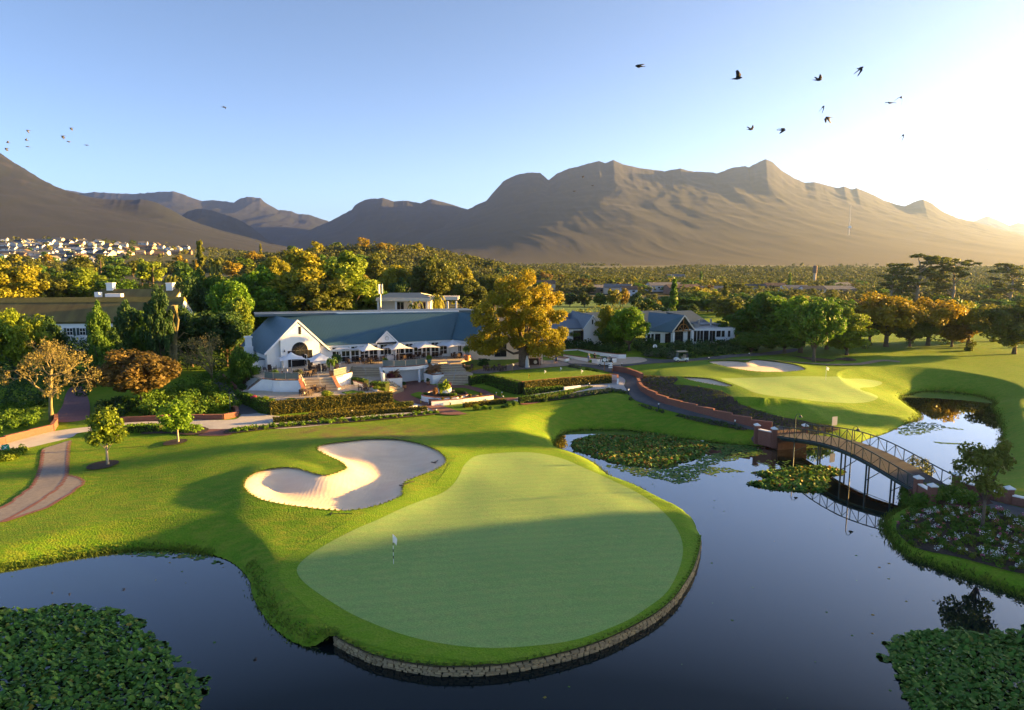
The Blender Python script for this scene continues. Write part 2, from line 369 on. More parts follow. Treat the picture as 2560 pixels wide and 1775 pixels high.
# ------------------------------------------------------------------ ground materials
def grass_mat(name, a, b, c, fine=7.0, stripes=None, patch=None, bumpd=0.07):
    m = bpy.data.materials.new(name); m.use_nodes = True; nt = m.node_tree; N = nt.nodes; Lk = nt.links
    B = N['Principled BSDF']; B.inputs['Roughness'].default_value = 0.85; B.inputs['Specular IOR Level'].default_value = 0.12
    tc = N.new('ShaderNodeTexCoord'); src = tc.outputs['Object']
    def noise(sc, det=4, mapping=None):
        n = N.new('ShaderNodeTexNoise'); n.inputs['Scale'].default_value = sc; n.inputs['Detail'].default_value = det
        if mapping:
            mp = N.new('ShaderNodeMapping'); mp.inputs['Scale'].default_value = mapping[0]; mp.inputs['Rotation'].default_value = (0,0,mapping[1]); Lk.new(src, mp.inputs[0]); Lk.new(mp.outputs[0], n.inputs['Vector'])
        else: Lk.new(src, n.inputs['Vector'])
        return n.outputs['Fac']
    def ramp(f, p0, p1, c0=(0,0,0,1), c1=(1,1,1,1)):
        r = N.new('ShaderNodeValToRGB'); e = r.color_ramp.elements; e[0].position = p0; e[1].position = p1; e[0].color = c0; e[1].color = c1; Lk.new(f, r.inputs[0]); return r.outputs[0]
    def mix(f, x, y, mode='MIX'):
        g = N.new('ShaderNodeMixRGB'); g.blend_type = mode
        if hasattr(f, 'links'): Lk.new(f, g.inputs[0])
        else: g.inputs[0].default_value = f
        for k, v in ((1, x), (2, y)):
            if hasattr(v, 'links'): Lk.new(v, g.inputs[k])
            else: g.inputs[k].default_value = (*v, 1)
        return g.outputs[0]
    col = mix(ramp(noise(0.09, 5), 0.35, 0.65), a, b)
    col = mix(ramp(noise(0.9, 6, ((1, 2.2, 1), 0.5)), 0.42, 0.72), col, c)
    if patch:
        px, py, rx, ry, pc = patch
        mp = N.new('ShaderNodeMapping'); mp.vector_type = 'POINT'; mp.inputs['Location'].default_value = (-px/rx, -py/ry, 0); mp.inputs['Scale'].default_value = (1/rx, 1/ry, 0)
        Lk.new(src, mp.inputs[0]); g = N.new('ShaderNodeTexGradient'); g.gradient_type = 'SPHERICAL'; Lk.new(mp.outputs[0], g.inputs[0])
        mm = N.new('ShaderNodeMath'); mm.operation = 'MULTIPLY'; Lk.new(ramp(g.outputs['Fac'], 0.05, 0.55), mm.inputs[0]); Lk.new(ramp(noise(0.5, 6), 0.35, 0.62), mm.inputs[1])
        col = mix(mm.outputs[0], col, pc)
    if stripes:
        wv = N.new('ShaderNodeTexWave'); wv.inputs['Scale'].default_value = stripes[0]; wv.inputs['Distortion'].default_value = stripes[2] if len(stripes) > 2 else 0.4; wv.inputs['Detail'].default_value = 1
        mp = N.new('ShaderNodeMapping'); mp.inputs['Rotation'].default_value = (0,0,stripes[1]); Lk.new(src, mp.inputs[0]); Lk.new(mp.outputs[0], wv.inputs[0])
        col = mix(ramp(wv.outputs['Fac'], 0.35, 0.65), col, mix(1.0, col, (1.05,1.04,1.02), 'MULTIPLY'))
    f = noise(fine, 6)
    col = mix(ramp(f, 0.3, 0.7), mix(1.0, col, (0.78,0.80,0.75), 'MULTIPLY'), mix(1.0, col, (1.2,1.18,1.1), 'MULTIPLY'))
    Lk.new(col, B.inputs['Base Color'])
    bp = N.new('ShaderNodeBump'); bp.inputs['Strength'].default_value = 1.0; bp.inputs['Distance'].default_value = bumpd; Lk.new(f, bp.inputs['Height']); Lk.new(bp.outputs[0], B.inputs['Normal'])
    return m
p_br = P(905, 1085, 2.0)
M_LAWN = grass_mat('lawn_grass', (0.10,0.215,0.011), (0.14,0.255,0.015), (0.20,0.245,0.025), stripes=(0.11, 0.6, 1.2), patch=(p_br[0], p_br[1], 13, 6, (0.17,0.15,0.05)))
M_GREEN = grass_mat('putting_green_grass', (0.20,0.33,0.105), (0.23,0.36,0.12), (0.25,0.34,0.12), fine=10, stripes=(0.3, 1.4, 1.5), bumpd=0.02)
M_FRINGE = grass_mat('fringe_grass', (0.125,0.25,0.013), (0.155,0.28,0.017), (0.18,0.27,0.025), fine=8)
M_FAIR = grass_mat('fairway_grass', (0.125,0.235,0.014), (0.15,0.26,0.018), (0.19,0.26,0.03), fine=5)
M_RANGE = grass_mat('range_grass', (0.10,0.19,0.04), (0.12,0.21,0.05), (0.15,0.20,0.05), fine=2)
M_SCRUB = mat('valley_scrub', (0.022,0.038,0.010), (0.05,0.06,0.018), 0.03, rough=1.0, detail=8, bump=0.4, bscale=0.3)
M_SAND = mat('bunker_sand', (0.80,0.61,0.43), (0.88,0.70,0.52), 0.6, rough=0.95, bump=0.35, bscale=5, detail=6, stretch=(1,2.5,1))
def _rake():
    nt = M_SAND.node_tree; N = nt.nodes; Lk = nt.links; B = N['Principled BSDF']; tc = N.new('ShaderNodeTexCoord'); wv = N.new('ShaderNodeTexWave'); wv.inputs['Scale'].default_value = 0.8; wv.inputs['Distortion'].default_value = 9; wv.inputs['Detail'].default_value = 2; wv.inputs['Detail Scale'].default_value = 0.5
    Lk.new(tc.outputs['Object'], wv.inputs[0]); bp = N.new('ShaderNodeBump'); bp.inputs['Strength'].default_value = 0.12; bp.inputs['Distance'].default_value = 0.03; Lk.new(wv.outputs['Fac'], bp.inputs['Height']); old = B.inputs['Normal'].links[0].from_socket; Lk.new(old, bp.inputs['Normal']); Lk.new(bp.outputs[0], B.inputs['Normal'])
_rake()
M_ASPH = mat('asphalt', (0.085,0.088,0.095), (0.12,0.12,0.125), 1.2, rough=0.9, bump=0.2, bscale=30)
M_CONC = mat('pale_concrete', (0.42,0.41,0.40), (0.52,0.50,0.47), 0.7, rough=0.9, bump=0.1, bscale=20)
M_PAVER = mat('grey_paver', (0.20,0.185,0.175), (0.27,0.25,0.23), 2.5, rough=0.9, bump=0.25, bscale=14, detail=6)
M_TANPAVE = mat('tan_paving', (0.42,0.35,0.27), (0.54,0.46,0.36), 1.5, rough=0.9, bump=0.3, bscale=8, detail=6)
M_BRICKPAVE = mat('red_brick_paving', (0.19,0.085,0.07), (0.26,0.125,0.10), 3.0, rough=0.9, bump=0.25, bscale=12, detail=6)
M_PINKPAVE = mat('mauve_brick_paving', (0.17,0.10,0.115), (0.22,0.135,0.14), 3.0, rough=0.9, bump=0.2, bscale=12)
M_MULCH = mat('bark_mulch', (0.035,0.026,0.022), (0.085,0.06,0.045), 5.0, rough=1.0, bump=0.8, bscale=9, detail=8)
def water_mat():
    m = bpy.data.materials.new('pond_water'); m.use_nodes = True; nt = m.node_tree; N = nt.nodes; Lk = nt.links
    N.remove(N['Principled BSDF']); df = N.new('ShaderNodeBsdfDiffuse'); df.inputs[0].default_value = (0.004,0.010,0.012,1); gl = N.new('ShaderNodeBsdfGlossy'); gl.inputs['Roughness'].default_value = 0.012; gl.inputs['Color'].default_value = (0.96,0.97,1.0,1)
    tc = N.new('ShaderNodeTexCoord'); n = N.new('ShaderNodeTexNoise'); n.inputs['Scale'].default_value = 0.9; n.inputs['Detail'].default_value = 3
    Lk.new(tc.outputs['Object'], n.inputs['Vector']); bp = N.new('ShaderNodeBump'); bp.inputs['Strength'].default_value = 0.03; bp.inputs['Distance'].default_value = 0.05
    Lk.new(n.outputs['Fac'], bp.inputs['Height']); Lk.new(bp.outputs[0], gl.inputs['Normal'])
    lw = N.new('ShaderNodeLayerWeight'); lw.inputs[0].default_value = 0.5; rp = N.new('ShaderNodeValToRGB'); e = rp.color_ramp.elements; e[0].position = 0.36; e[0].color = (0.02,)*3 + (1,); e[1].position = 1.0; e[1].color = (1,)*4
    for p_, v_ in ((0.46, 0.055), (0.59, 0.27), (0.72, 0.48), (0.86, 0.76)): q = e.new(p_); q.color = (v_,)*3 + (1,)
    Lk.new(lw.outputs['Facing'], rp.inputs[0])
    mx = N.new('ShaderNodeMixShader'); Lk.new(rp.outputs[0], mx.inputs[0]); Lk.new(df.outputs[0], mx.inputs[1]); Lk.new(gl.outputs[0], mx.inputs[2]); Lk.new(mx.outputs[0], N['Material Output'].inputs[0]); return m
M_WATER = water_mat()
# ------------------------------------------------------------------ ground sheets (one partition for pond and sand, thin sheets above for the rest)
ST = dict(kind='structure')
link('water', mesh_np('water', [(-75,-60,0),(110,-60,0),(110,160,0),(-75,160,0)], [(0,1,2,3)], M_WATER), **ST)
land = np.minimum(-SP, -GBUNK)
dist = np.hypot(GX, GY)
far_mask = GY - (150 + 130*sstep(8, 60, GX) + 25*(fbm(GX/25, GY/25, 3, 8)-0.5)) + np.maximum(0, -GX-75)*0.6
clip_mesh('lawn', GH, np.minimum(land, -far_mask), M_LAWN, **ST)
clip_mesh('valley_ground', GH, far_mask, M_SCRUB, **ST)
for k, s in BS.items():
    zs = GH - 0.14 - (0.95 if k == 'main' else 0.55)*sstep(-0.3, 3.2 if k == 'main' else 2.0, s)
    sub = TRI[(s[TRI] > -1).any(1)]
    clip_mesh('sand_bunker', zs, s + 0.35, M_SAND, tri=sub, **ST)
ZOFF = [0.012]
ZONES = {}
def zone(name, poly, m, z=None, clip_pond=True, smooth=True):
    s = sdf(poly, GX, GY, 6.0); 
    if clip_pond: s = np.minimum(s, np.minimum(-SP, -GBUNK-0.02))
    sub = TRI[(s[TRI] > 0).any(1)]; ZOFF[0] += 0.004
    ZONES.setdefault(name, []).append(s)
    return clip_mesh(name, GH + (z if z is not None else ZOFF[0]), s, m, tri=sub, smooth=smooth, **ST)
def drape(px, n=5, closed=True, sm=True):
    w = np.array([_hit(GH, a, b) for a, b in px])[:, :2]
    return smooth_poly(w, n, closed) if sm else w
def G(sx, sy): return Vector(_hit(GH, sx, sy))
def gz(x, y): return float(hquery(GH, x, y))
def ribbon(line, w):
    p = np.asarray(line); t = np.gradient(p, axis=0); t /= np.linalg.norm(t, axis=1)[:,None] + 1e-9; nrm = np.stack([-t[:,1], t[:,0]], 1)
    return np.vstack([p + nrm*w/2, (p - nrm*w/2)[::-1]])
green_px = disp([(1075,1024),(1135,1018),(1200,1018),(1260,1030),(1320,1055),(1380,1082),(1440,1112),(1490,1150),(1522,1190),(1535,1230),(1528,1275),(1500,1330),(1450,1370),(1400,1400),(1300,1437),(1200,1452),(1100,1457),(1000,1448),(900,1425),(800,1385),(740,1350),(690,1315),(669,1290),(672,1270),(700,1245),(750,1215),(810,1185),(851,1168),(904,1143),(955,1123),(993,1109),(1018,1090),(1033,1068),(1046,1043)])
GREENP = drape(green_px)
FR = sdf(GREENP, GX, GY, 8.0)
s = np.minimum(FR + 1.5 + 0.25*np.sin(GX*0.5), land); ZOFF[0] += 0.004
clip_mesh('green_fringe', GH + ZOFF[0], s, M_FRINGE, tri=TRI[(s[TRI] > 0).any(1)], **ST)
zone('putting_green', GREENP, M_GREEN)
fargreen = drape([(1803,947),(1850,945),(1932,943),(2031,941),(2097,942),(2147,947),(2190,952),(2206,958),(2193,965),(2160,969),(2150,972),(2157,977),(2180,984),(2195,993),(2186,1001),(2157,1007),(2114,1008),(2048,1004),(1965,994),(1899,985),(1859,970),(1826,957)])
fair = drape([(1650,925),(1760,898),(1900,896),(2100,900),(2300,893),(2600,893),(2900,900),(2800,960),(2560,985),(2450,975),(2330,970),(2260,985),(2280,1030),(2200,1080),(2090,1062),(1960,1040),(1840,1000),(1700,955)])
zone('fairway', fair, M_FAIR)
zone('far_green', fargreen, mat('x_far_green', (0.2,0.27,0.1)) if False else M_GREEN)
rng_px = [(1385,745),(1450,748),(1560,752),(1640,762),(1700,785),(1600,800),(1400,800),(1340,790)]
zone('driving_range', drape(rng_px), M_RANGE, z=0.2, clip_pond=False)
# ------------------------------------------------------------------ mountains
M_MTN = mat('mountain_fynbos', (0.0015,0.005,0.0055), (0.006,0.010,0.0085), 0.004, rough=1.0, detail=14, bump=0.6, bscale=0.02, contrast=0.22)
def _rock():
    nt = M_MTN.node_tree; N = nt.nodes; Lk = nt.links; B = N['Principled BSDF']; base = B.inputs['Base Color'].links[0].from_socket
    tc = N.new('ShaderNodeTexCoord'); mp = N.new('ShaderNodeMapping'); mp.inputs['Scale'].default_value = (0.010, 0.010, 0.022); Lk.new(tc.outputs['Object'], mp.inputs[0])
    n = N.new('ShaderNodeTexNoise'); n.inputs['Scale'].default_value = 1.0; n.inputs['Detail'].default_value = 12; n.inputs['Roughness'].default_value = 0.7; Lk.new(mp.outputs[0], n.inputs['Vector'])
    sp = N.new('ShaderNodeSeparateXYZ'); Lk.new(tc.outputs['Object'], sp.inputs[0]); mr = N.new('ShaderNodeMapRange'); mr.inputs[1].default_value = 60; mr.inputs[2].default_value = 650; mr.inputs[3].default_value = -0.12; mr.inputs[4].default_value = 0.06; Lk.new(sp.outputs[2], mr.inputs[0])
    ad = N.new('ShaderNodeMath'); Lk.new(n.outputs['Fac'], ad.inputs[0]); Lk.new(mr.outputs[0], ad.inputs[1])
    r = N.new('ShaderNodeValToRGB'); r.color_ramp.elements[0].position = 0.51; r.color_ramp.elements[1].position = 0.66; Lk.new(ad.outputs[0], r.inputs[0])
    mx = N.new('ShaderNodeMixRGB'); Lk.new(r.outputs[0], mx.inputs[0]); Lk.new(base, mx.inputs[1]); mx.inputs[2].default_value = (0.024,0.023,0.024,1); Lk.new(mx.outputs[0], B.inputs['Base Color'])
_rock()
MTN_G = []
def mountain(name, px, Yr, Yf, seed, spur=0.16, zf=-14.0, power=1.5, back=0.35, cols=360, rows=70):
    px = np.array(px, float); sx = np.linspace(px[0,0], px[-1,0], cols); sy = np.interp(sx, px[:,0], px[:,1])
    sy = sy + (fbm(sx/9.0, sx*0, 3, seed)-0.45)*3.0
    r = np.array([ray(a, b) for a, b in zip(sx, sy)]); bx = r[:,0]/r[:,1]; bz = r[:,2]/r[:,1]
    V = np.zeros((rows+8, cols, 3)); kk = np.exp(-0.5*(np.arange(-cols//5, cols//5+1)/(cols/14.0))**2); kk /= kk.sum(); zs_ = np.convolve(np.pad((CAMH + bz*Yr), cols//5, mode='edge'), kk, 'valid')

    warp = 0
    for k in range(rows+8):
        t = (k-8)/(rows-1)                     # 0 = ridge, 1 = foot, < 0 = back slope
        Y = Yr + (Yf-Yr)*t if t >= 0 else Yr*(1 - t*back*9)
        Yv = Yr + (Y-Yr)
        X = bx*Yr + (bx*0.9*(Yv-Yr))
        zr = CAMH + bz*Yr; bl = sstep(0.0, 0.30, np.array(max(t, 0.0))); zr = zr*(1-bl) + zs_*bl
        if t >= 0: prof = (1-t)**power
        else: prof = np.maximum(1 + t*7*0.9, 0.05)
        z = zf + (zr-zf)*prof
        if t > 0:
            amp = (zr-zf)*spur*np.minimum(t*5, 1)*(1-t)**0.8
            u = X/(Yr*0.055) + 1.2*(fbm(X/900, Y/900 + 0*X, 2, seed+5)-0.5)
            rid = 1-np.abs(2*fbm(u, np.full_like(u, Y/2600.0), 3, seed+2)-1)*2.0
            rid2 = 1-np.abs(2*fbm(u*3.1, np.full_like(u, Y/800.0), 3, seed+9)-1)*2.0
            z = z + amp*((rid-0.75)*1.3 + (rid2-0.75)*0.45)
            z = z + (fbm(X/260, np.full_like(X, Y/260), 4, seed+4)-0.47)*9*np.minimum(t*6, 1)*(1-t)
            z = z + (fbm(X/110, np.full_like(X, Y/110), 3, seed+8)-0.45)*22*np.minimum(t*8, 1)*np.maximum(0, 1-t*1.4) + (fbm(X/45, np.full_like(X, Y/200), 2, seed+3)-0.4)*20*np.minimum(t*12, 1)*np.maximum(0, 1-t*3)
            lim = CAMH + bz*Yv - 1.0           # no spur may rise past the skyline
            z = np.minimum(z, lim - 8*np.minimum(t*20, 1))
        V[k,:,0] = X; V[k,:,1] = Yv; V[k,:,2] = z
    n = rows+8
    i, j = np.meshgrid(np.arange(cols-1), np.arange(n-1)); b = (j*cols+i).ravel()
    F = np.stack([b, b+cols, b+cols+1, b+1], 1)
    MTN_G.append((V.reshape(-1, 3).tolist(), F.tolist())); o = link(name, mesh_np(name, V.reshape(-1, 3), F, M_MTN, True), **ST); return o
def shift(px, dy): return [(a, b+dy) for a, b in px]
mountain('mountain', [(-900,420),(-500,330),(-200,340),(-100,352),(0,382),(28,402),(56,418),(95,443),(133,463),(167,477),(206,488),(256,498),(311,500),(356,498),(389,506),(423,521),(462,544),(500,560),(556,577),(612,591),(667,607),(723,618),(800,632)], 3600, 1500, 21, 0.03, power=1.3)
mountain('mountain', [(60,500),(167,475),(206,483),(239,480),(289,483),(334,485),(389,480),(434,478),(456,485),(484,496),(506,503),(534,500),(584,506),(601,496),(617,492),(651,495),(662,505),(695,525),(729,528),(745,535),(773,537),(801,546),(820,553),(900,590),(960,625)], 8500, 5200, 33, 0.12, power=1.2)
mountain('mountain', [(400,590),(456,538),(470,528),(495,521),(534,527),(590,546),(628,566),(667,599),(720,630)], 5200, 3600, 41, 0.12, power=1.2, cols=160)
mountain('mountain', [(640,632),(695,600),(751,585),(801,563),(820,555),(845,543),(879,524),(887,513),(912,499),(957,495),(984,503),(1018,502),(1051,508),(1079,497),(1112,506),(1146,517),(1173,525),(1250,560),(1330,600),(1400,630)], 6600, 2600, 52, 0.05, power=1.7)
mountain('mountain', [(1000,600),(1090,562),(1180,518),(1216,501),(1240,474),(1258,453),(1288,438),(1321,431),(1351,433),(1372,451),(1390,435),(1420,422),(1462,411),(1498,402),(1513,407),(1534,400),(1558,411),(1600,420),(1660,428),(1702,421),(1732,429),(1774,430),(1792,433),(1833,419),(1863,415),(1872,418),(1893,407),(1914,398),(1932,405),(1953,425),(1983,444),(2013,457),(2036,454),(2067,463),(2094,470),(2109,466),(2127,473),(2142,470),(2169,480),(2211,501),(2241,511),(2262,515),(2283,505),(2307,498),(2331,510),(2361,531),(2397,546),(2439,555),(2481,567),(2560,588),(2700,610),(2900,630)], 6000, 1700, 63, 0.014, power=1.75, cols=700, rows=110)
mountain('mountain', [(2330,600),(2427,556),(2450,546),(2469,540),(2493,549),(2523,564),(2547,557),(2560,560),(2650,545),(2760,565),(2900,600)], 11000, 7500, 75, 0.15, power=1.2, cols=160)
# ------------------------------------------------------------------ haze: one closed box of thin air
hz = bpy.data.materials.new('haze_air'); hz.use_nodes = True; hz.node_tree.nodes.clear()
_o = hz.node_tree.nodes.new('ShaderNodeOutputMaterial'); _v = hz.node_tree.nodes.new('ShaderNodeVolumePrincipled')
_v.inputs['Color'].default_value = (0.41,0.60,1.0,1); _v.inputs['Density'].default_value = 5.6e-5; _v.inputs['Anisotropy'].default_value = 0.72
hz.node_tree.links.new(_v.outputs[0], _o.inputs['Volume'])
MB().box(-14500, 14500, -900, 15500, -40, 870).build('haze', hz, kind='stuff')
# ------------------------------------------------------------------ vegetation
def leafmat(n, c, tr=0.35, tint=0.4):
    return mat('leaves_' + n, c, tuple(x*1.35 for x in c), 0.35, rough=0.6, spec=0.25, trans=tr, tint=tint, coord='Object')
LM = {'green': leafmat('green', (0.068,0.14,0.012)), 'bright': leafmat('bright', (0.11,0.21,0.012)), 'lime': leafmat('lime', (0.15,0.21,0.015)),
      'yellow': leafmat('yellow', (0.22,0.215,0.014)), 'gold': leafmat('gold', (0.25,0.19,0.014)), 'brown': leafmat('brown', (0.13,0.092,0.022)),
      'rust': leafmat('rust', (0.17,0.112,0.016)), 'dark': leafmat('dark', (0.034,0.078,0.016), 0.3), 'olive': leafmat('olive', (0.10,0.12,0.016)),
      'grey': leafmat('grey', (0.09,0.11,0.075)), 'pink': leafmat('pink', (0.35,0.06,0.14)), 'white': leafmat('white', (0.7,0.7,0.65)),
      'hedge': leafmat('hedge', (0.13,0.115,0.015)), 'tan': leafmat('tan', (0.17,0.145,0.04)), 'maroon': leafmat('maroon', (0.13,0.03,0.05)), 'bronze': leafmat('bronze', (0.20,0.11,0.05))}  # hedge leaves: golden sunlight is put into their colour
M_BARK = mat('bark', (0.09,0.065,0.045), (0.17,0.13,0.095), 2.0, rough=1.0, bump=0.6, bscale=9)
M_PALEBARK = mat('pale_bark', (0.30,0.25,0.18), (0.42,0.36,0.27), 2.5, rough=0.95, bump=0.4, bscale=9)
M_TWIG = mat('twigs', (0.20,0.165,0.085), (0.28,0.23,0.12), 1.5, rough=1.0, tint=0.25)
def leaves(cent, rad_, per, size, r, flat=1.0, up=0.35, ctint=None):
    """leaf-clump quads scattered through ball-shaped clusters"""
    cent = np.asarray(cent, float); k = len(cent); n = k*per
    rad_ = np.broadcast_to(np.asarray(rad_, float), (k,))
    C = np.repeat(cent, per, 0); R = np.repeat(rad_, per)
    d = r.normal(size=(n,3)); d /= np.linalg.norm(d, axis=1)[:,None]
    rr = R*(0.35 + 0.65*r.random(n)**0.6)
    p = C + d*rr[:,None]*np.array([1,1,flat])
    nn = d*0.7 + r.normal(size=(n,3))*0.55 + np.array([0,0,up]); nn /= np.linalg.norm(nn, axis=1)[:,None]
    a = np.cross(nn, r.normal(size=(n,3))); a /= np.linalg.norm(a, axis=1)[:,None] + 1e-9; b = np.cross(nn, a)
    s = (size*(0.55 + 0.9*r.random(n)))[:,None]
    V = np.stack([p + a*s*0.5, p + b*s*0.36, p - a*s*0.5, p - b*s*0.36], 1).reshape(-1, 3)
    F = np.arange(4*n).reshape(n, 4)
    ct = np.repeat(r.random(k) if ctint is None else ctint, per); t = np.repeat(0.55*ct + 0.45*r.random(n), 4)
    return V, F, t
def envelope(r, n, kind):
    """cluster centres in a unit crown: radius 1 in x/y, 0..1 in z"""
    out = []
    lob = r.normal(size=(9,3)); lob /= np.linalg.norm(lob, axis=1)[:,None]; la = r.uniform(-0.22, 0.28, 9)
    while len(out) < n:
        d = r.normal(size=3); d /= np.linalg.norm(d); q = r.random()**0.42
        m = 1 + sum(a*max(0, float(d@l))**4 for a, l in zip(la, lob))
        x, y, z = d*q*m
        if kind == 'round': z = 0.5+z*0.5; f = 1 - 0.25*max(0, 0.3-z)/0.3
        elif kind == 'spread': z = 0.45 + z*0.5 + 0.05; f = 1.0 if z > 0.3 else 0.75
        elif kind == 'egg': z = 0.48+z*0.52; f = 1.0 - 0.45*max(0, z-0.45)/0.55
        elif kind == 'flame': z = r.random()**0.8; rr = math.hypot(x, y)+1e-6; f = 1.0*(1-z)**0.8 + 0.05
        else: f = 1; z = 0.5+z*0.5
        out.append((x*f, y*f, z))
    return np.array(out)
def limbs(mb, base_r, h0, targets, r, top=None, lean=(0,0)):
    top = top or h0*1.25
    mb.tube([(0,0,-0.3),(lean[0]*0.3,lean[1]*0.3,h0*0.35),(lean[0],lean[1],h0)], [base_r*1.35, base_r, base_r*0.8], 8)
    for t in targets:
        t = np.array(t); s = np.array([lean[0], lean[1], h0*r.uniform(0.7, 0.98)]); m = s*0.45 + t*0.55 + np.array([0,0,r.uniform(-0.3,0.5)]); m[:2] *= 0.85
        mb.tube([s, m, t], [base_r*0.5, base_r*0.28, base_r*0.08], 5)
PROTO = {}
def proto_tree(key, seed, kind, w, h, h0, ncl, per, leaf, crad, base_r, bark=M_BARK, flat=0.85, nl=9, lean=(0,0)):
    """one kind of tree: crown mesh + trunk mesh, kept as shared mesh data"""
    r = np.random.default_rng(seed); e = envelope(r, ncl, kind)
    c = e*np.array([w/2-crad*0.7, w/2-crad*0.7, h-h0-crad]) + np.array([lean[0], lean[1], h0+crad*0.4])
    rd = crad*r.uniform(0.65, 1.2, ncl)
    V, F, t = leaves(c, rd, per, leaf, r, flat)
    cm = mesh_np('crown', V, F, LM['green'], False, {'tint': t})
    mb = MB(); o = np.argsort(-np.hypot(e[:,0], e[:,1]))[:nl*2:2]
    limbs(mb, base_r, h0, [c[i] for i in o], r, lean=lean)
    if h > 6: mb.tube([(lean[0],lean[1],h0),(lean[0]*1.2,lean[1]*1.2,h*0.8)], [base_r*0.75, base_r*0.1], 6)
    PROTO[key] = (cm, mb.mesh('trunk', bark, True), w, h)
for i in range(4): proto_tree('broad%d' % i, 100+i, 'round', 10, 11, 2.0, 76, 190, 0.43, 1.3, 0.28)
for i in range(3): proto_tree('spread%d' % i, 120+i, 'spread', 11, 9, 2.1, 70, 190, 0.42, 1.25, 0.30)
for i in range(2): proto_tree('tall%d' % i, 130+i, 'egg', 9, 14, 1.6, 86, 185, 0.44, 1.25, 0.3)
for i in range(2): proto_tree('small%d' % i, 140+i, 'round', 3.4, 4.6, 1.5, 30, 90, 0.26, 0.62, 0.09, bark=M_PALEBARK, nl=6)
for i in range(3): proto_tree('mid%d' % i, 150+i, 'round', 9, 9, 1.2, 40, 62, 0.75, 1.4, 0.22, nl=4)
for i in range(4): proto_tree('far%d' % i, 160+i, 'round', 9, 8, 0.6, 24, 36, 1.15, 1.5, 0.2, nl=2)
proto_tree('cyp', 171, 'flame', 2.6, 9, 0.3, 26, 34, 0.8, 0.7, 0.15, nl=0)
proto_tree('pine', 172, 'flame', 7, 15, 1.0, 60, 60, 0.7, 0.9, 0.25, flat=0.45, nl=8)
for i in range(3): proto_tree('shrub%d' % i, 180+i, 'round', 2.4, 1.6, 0.05, 22, 70, 0.2, 0.5, 0.04, nl=3)
def euc(key, seed):
    r = np.random.default_rng(seed); h = 22; mb = MB(); cs = []; rs = []
    mb.tube([(0,0,-0.3),(0.3,0,7),(0.1,0.2,14)], [0.55,0.42,0.28], 7)
    for k in range(15):
        z = 7.5 + 13.5*(k/14.0); a = r.random()*6.28; d = (5.6 - 3.8*abs(k/14.0-0.45))*r.uniform(0.45, 1.0)
        t = np.array([d*math.cos(a), d*math.sin(a), z]); mb.tube([(0.2,0.1,max(5.0, z-4)), t*[0.55,0.55,1]-[0,0,1.2], t], [0.2,0.13,0.05], 5)
        for q in range(6): cs.append(t + r.normal(size=3)*[1.3,1.3,0.35]); rs.append(r.uniform(0.9, 1.4))
    V, F, t = leaves(cs, rs, 60, 0.7, r, 0.5)
    PROTO[key] = (mesh_np('crown', V, F, LM['olive'], False, {'tint': t}), mb.mesh('trunk', M_PALEBARK, True), 12, 22)
euc('euc0', 200); euc('euc1', 201); euc('euc2', 202)
def palm(key, seed, h=7.0, L=2.6, nfr=46, droop=1.0):
    r = np.random.default_rng(seed); mb = MB(); mb.tube([(0,0,-0.2),(0.05,0,h*0.5),(0,0,h)], [0.32,0.26,0.3], 8)
    V = []; F = []; T = []
    for k in range(nfr):
        a = r.random()*6.28; e = r.uniform(-0.55, 1.25); l = L*r.uniform(0.8,1.1); prev = None; n = 5
        side = np.array([-math.sin(a), math.cos(a), 0])
        for i in range(n+1):
            s = i/n; ee = e - droop*1.15*s*s; p = np.array([math.cos(a)*l*s*math.cos(ee*0.8), math.sin(a)*l*s*math.cos(ee*0.8), h + l*s*math.sin(ee) ])
            w = 0.30*math.sin(math.pi*(0.12+0.86*s))+0.02; b = len(V); V += [p+side*w-[0,0,w*0.5], p, p-side*w-[0,0,w*0.5]]; T += [r.random()]*3
            if prev is not None: F += [(prev, b, b+1, prev+1), (prev+1, b+1, b+2, prev+2)]
            prev = b
    PROTO[key] = (mesh_np('crown', np.array(V), np.array(F), LM['olive'], False, {'tint': T}), mb.mesh('trunk', M_BARK, True), 2*L, h+L*0.7)
palm('palm0', 210); palm('palm1', 211, 5.0, 3.0); palm('fan', 212, 9.0, 1.1, 30, 0.8); palm('cycad', 213, 0.35, 1.0, 34, 0.5)
def bare(key, seed, h=9.0, w=9.0, leaf_n=700):
    r = np.random.default_rng(seed); mb = MB(); tips = []
    def grow_(p, d, l, rad_, lev):
        q = p + d*l; m = p + d*l*0.5 + r.normal(size=3)*l*0.06
        mb.tube([p, m, q], [rad_, rad_*0.8, rad_*0.55], 6 if lev < 2 else 4 if lev < 3 else 3, cap=False)
        if lev >= 5: tips.append(q); return
        for k in range(3 if lev else 5):
            nd = d + r.normal(size=3)*(0.62 if lev else 0.75) + np.array([0,0,0.18]); nd /= np.linalg.norm(nd)
            grow_(q, nd, l*r.uniform(0.62, 0.82), rad_*0.55, lev+1)
    grow_(np.array([0,0,-0.2]), np.array([0.03,0,1.0]), h*0.27, 0.26, 0)
    V = np.array(mb.v); sx = (w/2)/np.percentile(np.abs(V[:,:2]), 99.5); sz = h/V[:,2].max()
    for i, p in enumerate(mb.v): mb.v[i] = (p[0]*sx, p[1]*sx, p[2]*sz if p[2] > 0 else p[2])
    trunk = mb.mesh('trunk', M_TWIG, True)
    tp = np.array(tips)*[sx, sx, sz]; sel = tp[r.integers(0, len(tp), leaf_n)]
    V, F, t = leaves(sel, 0.45, 7, 0.2, r, 1.0)
    PROTO[key] = (mesh_np('crown', V, F, LM['brown'], False, {'tint': t}), trunk, w, h)
bare('bare0', 220, 9, 10, 520); bare('bare1', 221, 9, 10, 150)
